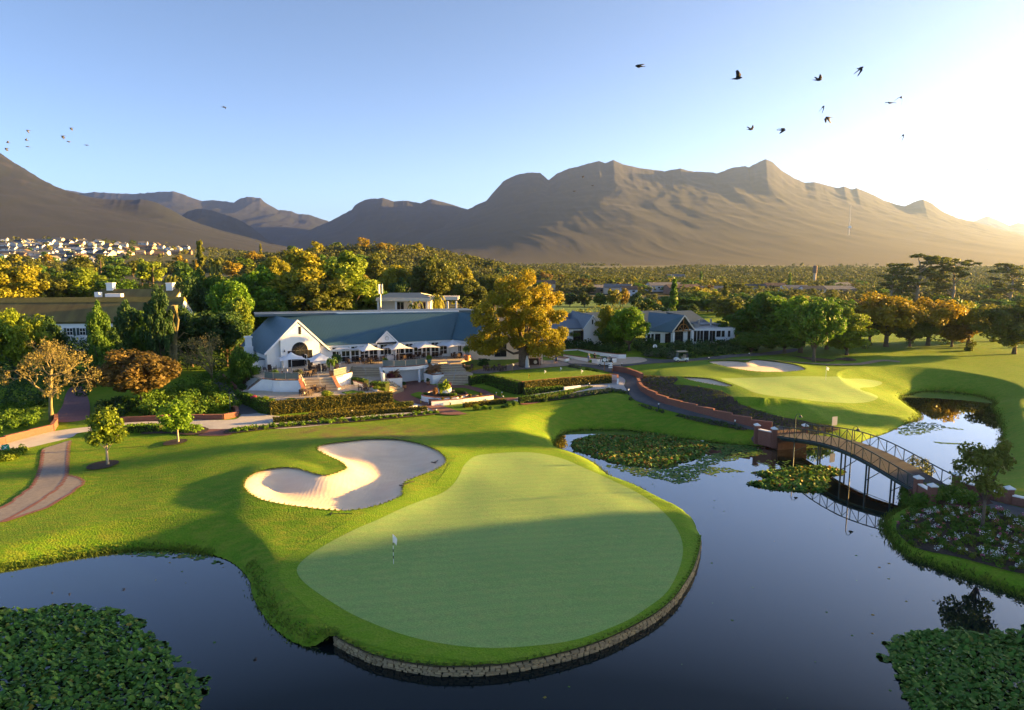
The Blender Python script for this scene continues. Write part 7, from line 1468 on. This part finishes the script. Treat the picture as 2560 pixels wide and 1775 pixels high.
# glass railings
def railing(label, line, z, h=1.0):
    l = resample(line, 1.6); T = thing('glass_railing', label, 'railing', (0,0,0))
    for i in range(len(l)):
        MB().cbox((l[i,0], l[i,1], z+h/2), (0.05,0.05,h)).build('post', M_METAL, T)
        if i: wallrun(T, np.array([l[i-1]*0.97+l[i]*0.03, l[i]*0.97+l[i-1]*0.03]), z+0.08, z+h-0.07, 0.016, M_RAILGL, 'glass_panel')
    mb = MB(); mb.tube([(*q, z+h) for q in l], 0.03, 5); mb.build('top_rail', M_METAL, T); return T
railing('glass railing along the gable terrace\'s front wall', w2(CA([(585,1345),(745,1368),(850,1372),(1205,1370)]), TZ), TZ+0.1)
railing('curved glass railing above the sunken court', balc[4:-4], TZ+0.1)
railing('glass railing above the right parapet of the gable steps', w2(CA([(1830,1310),(1950,1285),(2060,1258)]), TZ), TZ+0.05)
def handrail(label, a, za, b, zb):
    T = thing('handrail', label, 'handrail', (0,0,0)); mb = MB(); mb.tube([(a[0],a[1],za+0.9),(b[0],b[1],zb+0.9)], 0.035, 6); mb.build('rail', M_METAL, T)
    for f in (0, 0.5, 1): q = np.array(a[:2])*(1-f)+np.array(b[:2])*f; z_ = za*(1-f)+zb*f; MB().cbox((q[0],q[1],z_+0.45), (0.05,0.05,0.9)).build('post', M_METAL, T)
for lab, a, za, b, zb in [('metal handrail down the left upper flight',CB([(260,735)])[0],TZ,CB([(350,905)])[0],MZ),('metal handrail down the left lower flight',CB([(580,945)])[0],MZ,CB([(830,1140)])[0],CZ),('metal handrail down the right upper flight',CB([(1620,680)])[0],TZ,CB([(1720,835)])[0],MZ),('metal handrail down the right lower flight',CB([(1790,866)])[0],MZ,CB([(1740,1055)])[0],CZ),('metal handrail down the gable steps\' middle',CA([(1545,1335)])[0],TZ,CA([(1610,1570)])[0],LZ),('metal handrail beside the gable steps\' left parapet',CA([(1240,1372)])[0],TZ,CA([(1330,1570)])[0],LZ),('metal handrail at the left side stairs',CA([(520,1250)])[0],TZ,CA([(270,1440)])[0],LZ-0.3)]:
    handrail(lab, P(*a, za), za, P(*b, zb), zb)
# pots
M_TERRA = mat('terracotta', (0.36,0.16,0.08), (0.42,0.2,0.11), 4, rough=0.9); M_TEAL = mat('teal_glaze', (0.02,0.14,0.15), rough=0.25)
mb = MB(); mb.lathe([(0.22,0),(0.34,0.3),(0.4,0.62),(0.36,0.64),(0.33,0.56)], 14); POT = mb.mesh('pot', M_TERRA, True)
def pot(q, z, m, lm, label, s=1.0, key='shrub1', w_=1.1, h_=0.9):
    p = P(*q, z); T = thing('potted_plant', label, 'potted plant', p, 0, None, s); o = link('pot', POT, T); o.material_slots[0].link = 'OBJECT'; o.material_slots[0].material = m
    cm, tm, w0, h0 = PROTO[key]; c = link('foliage', cm, T, (0,0,0.55)); c.scale = (w_/w0, w_/w0, h_/h0); c.material_slots[0].link = 'OBJECT'; c.material_slots[0].material = LM[lm]
pot(CA([(780,1350)])[0],TZ,M_TERRA,'green','terracotta pot with green plant behind the gable railing, left one'); pot(CA([(1195,1355)])[0],TZ,M_TERRA,'grey','terracotta pot with grey plant behind the gable railing, right one',1,'shrub1',1.5,1.0); pot(CA([(1795,1290)])[0],TZ,M_TERRA,'green','terracotta pot with tall leafy plant at the head of the gable steps',1.1,'palm1',1.9,2.2); pot(CA([(1880,1165)])[0],TZ,M_TERRA,'dark','big terracotta pot with dark round bush',1.25,'shrub2',1.9,1.5)
pot(CB([(660,740)])[0],TZ,M_TEAL,'lime','teal pot with yellow-green plant behind the curved railing, left one',1.0); pot(CB([(1362,695)])[0],TZ,M_TEAL,'lime','teal pot with yellow-green plant behind the curved railing, right one',1.0)
pot(CB([(968,1095)])[0],CZ,M_TERRA,'dark','clay pot with dark ball plant left of the court door',0.85,'shrub0',0.9,0.8); pot(CB([(1347,1035)])[0],CZ,M_TERRA,'dark','clay pot with dark ball plant right of the court column',0.85,'shrub0',0.9,0.8); pot(CB([(1965,650)])[0],TZ,M_TERRA,'green','tall clay urn with leafy plant at the right steps',1.5,'palm1',1.3,1.3); pot(CB([(620,895)])[0],MZ,M_TERRA,'dark','small clay urn on the left landing',0.7)
treeB('small1','dark',*CC([(170,640)])[0],CC([(170,440)])[0][1],42,'small clipped dark tree beside the plaza steps')
# ------------------------------------------------------------------ flags, rakes, signs, lamps
M_FLAG = mat('white_flag_cloth', (0.8,0.8,0.8), rough=0.8, trans=0.3); M_YEL = mat('yellow_paint', (0.65,0.42,0.03), rough=0.6); M_BLACK = mat('black_paint', (0.02,0.02,0.02), rough=0.5)
def flag(label, base, top, cloth, size=(0.5,0.38), pole=M_TRIM, band=True, name='flagstick'):
    T = thing(name, label, 'flag', base); h = top
    mb = MB(); mb.tube([(0,0,-0.1),(0,0,h)], 0.018, 6); mb.build('pole', pole, T)
    if band:
        for k in range(3): mb = MB(); mb.tube([(0,0,h*0.18+k*h*0.22),(0,0,h*0.18+k*h*0.22+h*0.1)], 0.021, 6); mb.build('band', M_BLACK, T)
    n = 6; V = []; F = []
    for i in range(n+1):
        f = i/n; y = 0.05*math.sin(f*5); V += [(f*size[0]*0.75, y, h-0.02-f*size[1]*0.5), (f*size[0]*0.6, y+0.02, h-size[1]-f*size[1]*0.35)]
        if i: k = 2*(i-1); F.append((k, k+2, k+3, k+1))
    mb = MB(); mb.v = V; mb.f = F; mb.build('cloth', cloth, T, True); return T
g = G(984, 1410); flag('white flag on banded black and white pole on the near putting green', g, 2.25, M_FLAG, (0.42,0.62))
g = G(2064, 951); flag('small white flag on the far putting green', g, 2.2, M_FLAG, (0.6,0.5), band=False)
for (x, y0, y1, c, l) in ((612,690,530,M_FLAG,'white flag on dark pole at the practice green\'s back left'),(857,765,695,M_YEL,'short yellow flag nearest the practice green\'s front'),(1098,692,635,M_FLAG,'short white flag in the middle of the practice green'),(1338,650,590,M_FLAG,'short white flag at the practice green\'s back edge'),(1655,690,630,M_FLAG,'short white flag toward the practice green\'s right end')):
    p = P(*CC([(x, y0)])[0], PZ+0.03); h = (y0-y1)*380/2302/FPX*p[1]*1.01; flag(l, p, h, c, (0.38,0.3), M_YEL if c is M_YEL else (M_GREENM if x == 612 else M_TRIM), False)
def rake(label, a, b, z_off=0.05):
    p, q = Vector(_hit(GH, *a)), Vector(_hit(GH, *b)); T = thing('bunker_rake', label, 'rake', p, 0, 'bunker rakes'); d = q-p; d.normalize(); L = 1.7
    n = Vector((-d.y, d.x, 0)); mb = MB(); mb.bar((0,0,z_off), tuple(d*L+Vector((0,0,z_off))), 0.045); mb.build('handle', M_BLACK, T); mb = MB(); mb.bar(tuple(n*0.3+Vector((0,0,z_off))), tuple(-n*0.3+Vector((0,0,z_off))), 0.07); 
    for k in range(7): c = n*(0.27-k*0.09)+Vector((0,0,z_off)); mb.bar(tuple(c), tuple(c-d*0.08-Vector((0,0,0.06))), 0.02)
    mb.build('head', M_BLACK, T)
rake('rake lying up the big bunker\'s right slope', *C6([(1885,1035),(1945,1008)]), -0.35); rake('rake lying on the big bunker\'s lower right lip', *C6([(1598,1278),(1640,1262)])); rake('rake lying along the big bunker\'s front edge', *C6([(962,1526),(1010,1526)]), 0.0); rake('rake lying on the upper far bunker\'s left sand', (1792,913), (1800,911), -0.2)
def bollard(q, hpx, label, lit=False, c=M_GREENM, z=None):
    p = Vector(P(*q, z)) if z is not None else G(*q); h = max(hpx/FPX*p.y, 0.5); T = thing('bollard_light', label, 'bollard light', p, 0, 'bollard lights along the paths'); mb = MB(); mb.tube([(0,0,-0.1),(0,0,h*0.75)], 0.09, 8); mb.build('post', c, T); mb = MB(); mb.lathe([(0.08,h*0.75),(0.1,h*0.92),(0.13,h*0.93),(0.02,h)], 10); mb.build('lantern', M_TRIM, T)
for q, hp_, l, c in [(CC([(1775,885)])[0],9,'green bollard light at the right end of the long low hedge',M_GREENM),(CC([(470,1078)])[0],9,'green bollard light by the bronze hedge\'s end',M_GREENM),(CC([(368,1025)])[0],9,'pale bollard, left of the pair on the brick path',M_YEL),(CC([(452,1020)])[0],9,'pale bollard, right of the pair on the brick path',M_YEL),(CB([(1228,1330)])[0],10,'pale bollard, left of the pair before the court lawn',M_YEL),(CB([(1328,1318)])[0],10,'pale bollard, right of the pair before the court lawn',M_YEL),(C3([(1405,1322)])[0],16,'green bollard light at the crest beside the road',M_GREENM),(C3([(1677,1450)])[0],16,'green bollard light halfway down the road',M_GREENM),(crop(1800,600,760,[(112,1412)])[0],18,'green bollard light near the bridge on the road',M_GREENM),(C3([(1232,1262)])[0],10,'pale bollard on the concrete walk',M_TRIM),(C3([(1347,1065)])[0],9,'dark bollard at the upper road bend',M_GREENM),(C6([(1150,630)])[0],10,'dark bollard in the low bronze hedge',M_GREENM),(C6([(1908,618)])[0],5,'small white bollard at the brick path\'s lower end',M_TRIM),(CB([(1700,1360)])[0],9,'dark bollard under the long white planter',M_GREENM),(CD([(1805,738)])[0],8,'bollard light on the verge right of the golf cart',M_GREENM),(CD([(2268,692)])[0],8,'green bollard light at the road\'s far right',M_GREENM)]:
    bollard(q, hp_, l, c=c)
g = G(*C5([(2072,262)])[0]); lamp('lamp_post', 'slim lamp post behind the rounded end of the brick planter', g.x, g.y, g.z, 2.7)
M_SIGNG = mat('green_sign_paint', (0.01,0.30,0.14), rough=0.5)
g = G(*C5([(55,625)])[0]); T = thing('direction_sign', 'small green square sign with white emblem at the photo\'s left edge', 'sign', g); h = (625-540)*640/2302/FPX*g.y; w_ = 68*640/2302/FPX*g.y
MB().box(-w_/2, w_/2, -0.03, 0.03, h-w_*0.8, h).build('board', M_SIGNG, T)
mb = MB(); mb.tube([(0,0.05,-0.3),(0,0.05,h-w_*0.4)], 0.03, 6); mb.build('post', M_METAL, T)
mb = MB()
for x, z in ((-.3,-.12),(.3,-.12),(-.3,-.66),(.3,-.66),(-.16,-.25),(.16,-.25),(-.16,-.55),(.16,-.55)): mb.cbox((x*w_,-0.034,h+z*w_), (w_*0.16,0.006,w_*0.07))
mb.cbox((0,-0.034,h-w_*0.4), (w_*0.22,0.006,w_*0.24)); mb.build('emblem', M_TRIM, T)
g = G(2085, 1079); T = thing('notice_board', 'plain cream notice board on a post at the far lawn edge behind the bridge', 'sign', g); MB().cbox((0,0,1.35), (0.75,0.05,1.1), 0.3).build('board', M_CREAM, T); mb = MB(); mb.tube([(0,0.06,-0.2),(0,0.06,1.6)], 0.04, 6); mb.build('post', M_TIMBER, T)
g = G(*C3([(1190,1115)])[0]); T = thing('clock_sign', 'dark green pedestal sign with round white clock at the practice green\'s corner', 'sign', g); s_ = 640/2302/FPX*g.y
mb = MB(); mb.box(-0.05,0.05,-0.05,0.05,0,90*s_); mb.build('post', M_TIMBER, T); mb = MB(); mb.box(-22*s_,22*s_,-0.1,0.1,90*s_,138*s_); mb.build('board', M_GREENM, T)
m_ = MB(); m_.lathe([(17*s_,-0.03),(17*s_,0.03)], 20, (0,0,0), Matrix.Translation((0,-0.12,114*s_)) @ Matrix.Rotation(rad(90),4,'X')); cf = m_.build('clock_face', M_TRIM, T); mb = MB(); mb.bar((0,-0.155,114*s_),(0.0,-0.155,126*s_),0.04); mb.bar((0,-0.155,114*s_),(9*s_,-0.155,112*s_),0.05); mb.build('clock_hands', M_BLACK, cf)
g = G(*C3([(1262,1118)])[0]); T = thing('signpost', 'timber signpost with three pale slatted boards beside the clock sign', 'sign', g); mb = MB(); mb.box(-0.06,0.06,-0.06,0.06,0,100*s_); mb.build('post', M_TIMBER, T)
for k in range(3): MB().cbox((-18*s_,-0.08,(80-k*17)*s_), (36*s_,0.05,11*s_)).build('board', M_TRIM, T)
g = G(*CD([(1183,672)])[0]); T = thing('round_sign', 'white oval sign in the grey shrubs left of the golf cart', 'sign', g); mb = MB(); m_ = MB(); m_.lathe([(0.4,-0.03),(0.4,0.03)], 18, (0,0,0), Matrix.Translation((0,0,1.5)) @ Matrix.Rotation(rad(90),4,'X')); m_.build('board', M_TRIM, T); mb.tube([(0,0.08,-0.2),(0,0.08,1.4)], 0.04, 6); mb.build('post', M_GREENM, T); MB().cbox((0,-0.04,1.5), (0.12,0.012,0.4)).build('figure_mark', M_GREENM, T)
# dark kiosk by the plane tree
g = Vector(P(*C3([(565,1055)])[0], 3.9)); T = thing('starter_kiosk', 'dark timber starter\'s counter with pale oval crest under a cream screen', 'kiosk', g, 0.1); MB().box(-1.0,1.0,-0.3,0.3,0,1.15).build('counter', M_WICK, T); MB().box(-1.15,1.15,-0.38,0.38,1.15,1.22).build('countertop', M_WICK, T); MB().box(-1.2,1.5,0.9,1.0,0,2.0).build('screen', M_CREAM, T)
m_ = MB(); m_.lathe([(0.3,-0.02),(0.3,0.02)], 18, (0,0,0), Matrix.Translation((0.05,-0.32,0.62)) @ Matrix.Rotation(rad(90),4,'X')); m_.build('crest', mat('pale_crest', (0.6,0.55,0.45), rough=0.6), T)
g = Vector(P(*C3([(495,1075)])[0], 3.9)); T = thing('folded_banner', 'folded white canvas leaning by the great tree\'s trunk', 'banner', g); mb = MB(); mb.lathe([(0.42,0),(0.32,0.5),(0.3,1.2),(0.12,1.9),(0.02,2.1)], 9); mb.build('canvas', M_FLAG, T, True)
# ------------------------------------------------------------------ golf carts
M_CART = mat('cart_white', (0.72,0.72,0.70), rough=0.35, spec=0.5); M_SEAT = mat('cart_seat', (0.45,0.38,0.28), rough=0.7); M_TYRE = mat('tyre', (0.02,0.02,0.02), rough=0.9)
def cart(label, loc, rz):
    T = thing('golf_cart', label, 'golf cart', loc, rz, None)
    mb = MB(); mb.extr([(-1.2,-0.55,0.3),(1.2,-0.55,0.3),(1.22,-0.55,0.62),(0.75,-0.55,0.85),(0.35,-0.55,0.45),(-0.35,-0.55,0.45),(-0.35,-0.55,0.72),(-1.2,-0.55,0.78)], (0,1.1,0)); mb.build('body', M_CART, T)
    MB().box(-0.62,-0.1,-0.5,0.5,0.73,0.86).build('seat', M_SEAT, T); MB().box(-0.72,-0.6,-0.5,0.5,0.86,1.3).build('seat_back', M_SEAT, T)
    mb = MB(); mb.box(-0.98,0.85,-0.6,0.6,1.84,1.92); mb.box(-0.9,0.75,-0.5,0.5,1.92,1.97); mb.build('roof', M_SEAT if 'beige' in label else M_CART, T)
    for x, x2 in ((-0.85,-0.85),(0.78,0.6)):
        for y in (-0.5,0.5): MB().bar((x,y,0.7),(x2,y,1.84),0.05).build('roof_post', M_BLACK, T)
    MB().extr([(0.80,-0.48,0.9),(0.80,0.48,0.9),(0.66,0.48,1.7),(0.66,-0.48,1.7)], (0.02,0,0)).build('windscreen', M_RAILGL, T); mb = MB(); mb.tube([(0.55,0.25,0.7),(0.3,0.25,1.05)], 0.03, 6); mb.lathe([(0.17,-0.02),(0.17,0.02)], 12, (0,0,0), Matrix.Translation((0.28,0.25,1.07)) @ Matrix.Rotation(rad(50),4,'Y')); mb.build('steering_wheel', M_BLACK, T)
    for x in (-0.8, 0.82):
        for y in (-0.56, 0.56):
            w = MB(); w.lathe([(0.16,-0.1),(0.23,-0.08),(0.23,0.08),(0.16,0.1)], 14, (0,0,0), Matrix.Translation((x,y,0.23)) @ Matrix.Rotation(rad(90),4,'X')); wo = w.build('wheel', M_TYRE, T); w = MB(); w.lathe([(0.12,-0.11),(0.12,0.11)], 10, (0,0,0), Matrix.Translation((x,y,0.23)) @ Matrix.Rotation(rad(90),4,'X')); w.build('hub', M_METAL, wo)
    MB().box(-1.25,-0.78,-0.45,0.45,0.79,1.0).build('bag_rack', M_BLACK, T); mb = MB(); mb.tube([(-1.0,-0.2,0.8),(-1.12,-0.2,1.5)], [0.14,0.13], 9); mb.tube([(-1.0,0.2,0.8),(-1.12,0.2,1.5)], [0.14,0.13], 9); mb.build('golf_bags', mat('bag_navy', (0.04,0.05,0.08), rough=0.7), T)
g = G(*CD([(1485,757)])[0]); cart('white golf cart with beige roof parked on the upper road', g, rad(190))
g = G(*C3([(1195,1062)])[0]); cart('white golf cart behind the clock sign', g, rad(165))
# ------------------------------------------------------------------ people (one skinned body each)
M_SKIN = mat('skin', (0.42,0.25,0.17), rough=0.6); M_HAIR = mat('hair', (0.06,0.04,0.03), rough=0.9)
def person(label, loc, rz, shirt, shorts, hair=M_HAIR, arms=0.2, stride=0.12, hat=None, bag=False):
    J = {'pelvis':(0,0,0.95),'waist':(0,0,1.1),'chest':(0,0.01,1.32),'neck':(0,0.01,1.48),'head0':(0,-0.01,1.57),'head':(0,-0.02,1.67),'crown':(0,-0.01,1.74)}
    E_ = [('pelvis','waist'),('waist','chest'),('chest','neck'),('neck','head0'),('head0','head'),('head','crown')]; R_2 = {'pelvis':.145,'waist':.125,'chest':.15,'neck':.055,'head0':.075,'head':.095,'crown':.06}
    for s, k in ((-1,'l'),(1,'r')):
        st = stride*s; J.update({k+'hip':(0.09*s,0,0.9),k+'knee':(0.10*s,st*0.5-0.03,0.5),k+'ankle':(0.10*s,st,0.09),k+'toe':(0.11*s,st-0.17,0.04),k+'sh':(0.19*s,0.01,1.4),k+'el':(0.26*s,0.03-arms*0.3*s,1.13),k+'wr':(0.24*s,-0.12-arms*0.4,0.92),k+'ha':(0.23*s,-0.16-arms*0.45,0.84)})
        E_ += [('pelvis',k+'hip'),(k+'hip',k+'knee'),(k+'knee',k+'ankle'),(k+'ankle',k+'toe'),('chest',k+'sh'),(k+'sh',k+'el'),(k+'el',k+'wr'),(k+'wr',k+'ha')]; R_2.update({k+'hip':.10,k+'knee':.062,k+'ankle':.045,k+'toe':.035,k+'sh':.065,k+'el':.045,k+'wr':.032,k+'ha':.035})
    nm = list(J); me = bpy.data.meshes.new('body'); me.from_pydata([J[n] for n in nm], [(nm.index(a), nm.index(b)) for a, b in E_], []); T = thing('person', label, 'person', loc, rz)
    o = link('body', me, T); o.modifiers.new('skin', 'SKIN'); sv = me.skin_vertices
    if not sv: 
        bpy.context.view_layer.objects.active = o; 
    for i, n in enumerate(nm): me.skin_vertices[0].data[i].radius = (R_2[n], R_2[n]*(0.8 if n in ('chest','waist','pelvis') else 1)); me.skin_vertices[0].data[i].use_root = (n == 'pelvis')
    sm = o.modifiers.new('sub', 'SUBSURF'); sm.levels = 1; sm.render_levels = 1; me.materials.append(M_SKIN)
    mb = MB(); mb.tube([(0,0,0.92),(0,0,1.1),(0,0.01,1.32),(0,0.01,1.46)], [0.18,0.16,0.20,0.09], 12)
    for s in (-1, 1): mb.tube([(0.12*s,0.01,1.4),(0.21*s,0.01,1.38),(0.25*s,0.02,1.2)], [0.09,0.085,0.075], 8)
    mb.build('shirt', shirt, T, True); mb = MB(); mb.tube([(0,0,0.86),(0,0,1.0)], [0.18,0.175], 12)
    for s in (-1, 1): mb.tube([(0.09*s,0,0.93),(0.10*s,stride*s*0.4-0.02,0.52)], [0.115,0.095], 9)
    mb.build('shorts', shorts, T, True); mb = MB(); mb.lathe([(0.11,1.66),(0.115,1.71),(0.09,1.78),(0.02,1.8)], 10, (0,0,0)); 
    if hat: mb.lathe([(0.19,1.69),(0.19,1.705)], 12)
    mb.build('hat' if hat else 'hair', hat or hair, T, True); mb = MB()
    for s in (-1, 1): mb.cbox((0.035*s,-0.115,1.67), (0.018,0.012,0.012))
    mb.build('eyes', M_BLACK, T); mb = MB(); mb.cbox((0,-0.125,1.64), (0.022,0.03,0.04)); mb.build('nose', M_SKIN, T); return T
sh = lambda n, c: mat(n, c, rough=0.85)
pz = 3.9
person('person in white top and pale shorts, left of the pair on the plaza', P(*C3([(740,1044)])[0], pz-0.1), 0.2, sh('white_shirt',(0.72,0.70,0.68)), sh('khaki',(0.4,0.33,0.24)))
person('person in blue top and shorts, right of the pair on the plaza', P(*C3([(757,1044)])[0], pz-0.1), -0.3, sh('blue_shirt',(0.03,0.10,0.35)), sh('navy',(0.02,0.03,0.08)))
person('person in blue-grey top and cap standing before the white-walled lawn', P(*C3([(1049,1040)])[0], 3.7), 0.5, sh('steel_shirt',(0.12,0.18,0.30)), sh('pale_shorts',(0.4,0.42,0.45)), hat=sh('white_cap',(0.75,0.75,0.72)))
person('person in pink top beside the starter\'s counter', P(*C3([(608,1062)])[0], 3.9), 1.2, sh('pink_shirt',(0.55,0.28,0.24)), sh('tan_shorts',(0.45,0.30,0.22)))
person('person in black bending over a golf bag before the white-walled lawn', P(*C3([(1102,1032)])[0], 3.7), 2.6, sh('black_shirt',(0.02,0.02,0.025)), sh('black_shorts',(0.02,0.02,0.02)))
# ------------------------------------------------------------------ birds
M_BIRD = mat('bird_plumage', (0.012,0.014,0.022), (0.03,0.03,0.04), 8, rough=0.7); M_BIRDP = mat('pale_bird', (0.10,0.10,0.11), rough=0.8)
def bird_mesh(up, sweep, fold=0.0):
    """body, head, tail and two three-jointed wings as one surface; flies toward -x"""
    mb = MB(); mb.tube([(-0.22,0,0.02),(-0.17,0,0.03),(-0.08,0,0.01),(0.04,0,0),(0.14,0,0.0),(0.30,0,0.0)], [0.012,0.035,0.055,0.06,0.04,0.012], 8)
    mb.add([(0.12,-0.03,0.0),(0.12,0.03,0.0),(0.36,0.07,0.0),(0.36,-0.07,0.0),(0.12,0,0.015),(0.36,0,0.012)], [(0,3,5,4),(4,5,2,1),(0,1,2,3)])
    for s in (-1, 1):
        u2 = up*0.35 if up > 0 else up; y1, z1 = 0.16*math.cos(up), 0.16*math.sin(up); y2, z2 = y1+0.24*math.cos(up*1.15-fold), z1+0.24*math.sin(up*1.15-fold)
        P_ = [(-0.10,0.03*s,0.02),(0.10,0.03*s,0.01),(-0.14-sweep*0.2,y1*s,z1+0.02),(0.08-sweep*0.1,y1*s,z1),(-0.02+sweep*0.5,y2*s,z2+0.01),(0.06+sweep*0.6,y2*s,z2)]
        P_ += [(x, y, z-0.014) for x, y, z in P_]; mb.add(P_, [(0,1,3,2),(2,3,5,4),(6,8,9,7),(8,10,11,9),(0,2,8,6),(2,4,10,8),(1,7,9,3),(3,9,11,5),(4,5,11,10),(0,6,7,1)])
    return mb.mesh('bird', M_BIRD, True)
BM = {'up': bird_mesh(1.15, 0.05), 'high': bird_mesh(0.6, 0.1), 'flat': bird_mesh(0.15, 0.2, 0.2), 'down': bird_mesh(-0.7, 0.15, 0.35), 'low': bird_mesh(-1.15, 0.2), 'glide': bird_mesh(0.35, 0.3, 0.9)}
B7 = lambda x, y: crop(1560,130,780,[(x, y)])[0]
for (q, k, Y, h, tp, lab) in [(B7(112,105),'flat',52,10,0,'lone dark bird left of the flock, wings folded flat'),(B7(840,195),'up',46,170,-10,'dark bird with one tall raised wing, highest on the flock\'s left'),(B7(1435,207),'high',55,185,0,'dark bird in profile with short raised wing, upper middle'),(B7(1748,118),'low',50,95,25,'dark bird with both wings hanging down, topmost of the flock'),(B7(1470,405),'low',60,80,20,'dark bird with drooped wings in the flock\'s middle'),(B7(1505,484),'down',58,20,15,'gliding dark bird with bowed wings just below the middle'),(B7(935,572),'high',66,200,0,'small dark bird, lower left of the flock'),(B7(1168,576),'glide',62,150,20,'small dark bird with ragged wings, lower middle of the flock'),(B7(1960,376),'flat',60,30,10,'dark bird with tucked wings beside a diving one'),(B7(2045,335),'down',50,60,30,'dark bird banking with wings dropped, right of the flock'),(B7(2060,615),'low',56,70,25,'grey-black bird with swept wings, lowest right of the flock'),
   ((1435,478),'flat',150,30,0,'tiny dark bird against the mountain, lower left of two'),((1457,443),'high',170,30,0,'tiny speck of a bird against the mountain crest'),((1482,464),'flat',150,200,0,'tiny dark bird against the mountain, right of two'),((2470,424),'high',170,200,0,'tiny bird high at the far right sky'),((2360,434),'flat',220,20,0,'tiniest bird speck in the pale right sky'),((2296,453),'flat',220,90,0,'tiny bird speck left in the pale right sky'),
   ((560,268),'glide',110,150,10,'pale bird alone in the left sky'),((70,326),'down',120,30,0,'pale bird, upper one near the left edge'),((178,320),'down',125,20,20,'pale bird with bowed wings, top right of the left flock'),((157,340),'down',110,15,25,'pale bird with bowed wings, middle of the left flock'),((171,354),'glide',120,40,0,'pale bird just under the bowed-wing one'),((66,351),'high',130,30,0,'pale bird, middle of three at the left'),((69,367),'flat',120,30,0,'pale bird, lowest of three at the left'),((16,371),'down',120,20,10,'pale bird with bowed wings at the left edge'),((20,357),'high',130,30,0,'pale bird just above the bowed one at the left edge'),((217,363),'flat',130,160,0,'pale bird at the right of the left flock')]:
    o = link('bird', BM[k], None, at(*q, Y)); o.rotation_euler = (rad(tp), rad(-tp*0.3), rad(h)); o.scale = (1.25,)*3; tag(o, lab, 'bird', 'birds crossing the sky')
    if 'pale' in lab and 'pale right' not in lab: o.material_slots[0].link = 'OBJECT'; o.material_slots[0].material = M_BIRDP
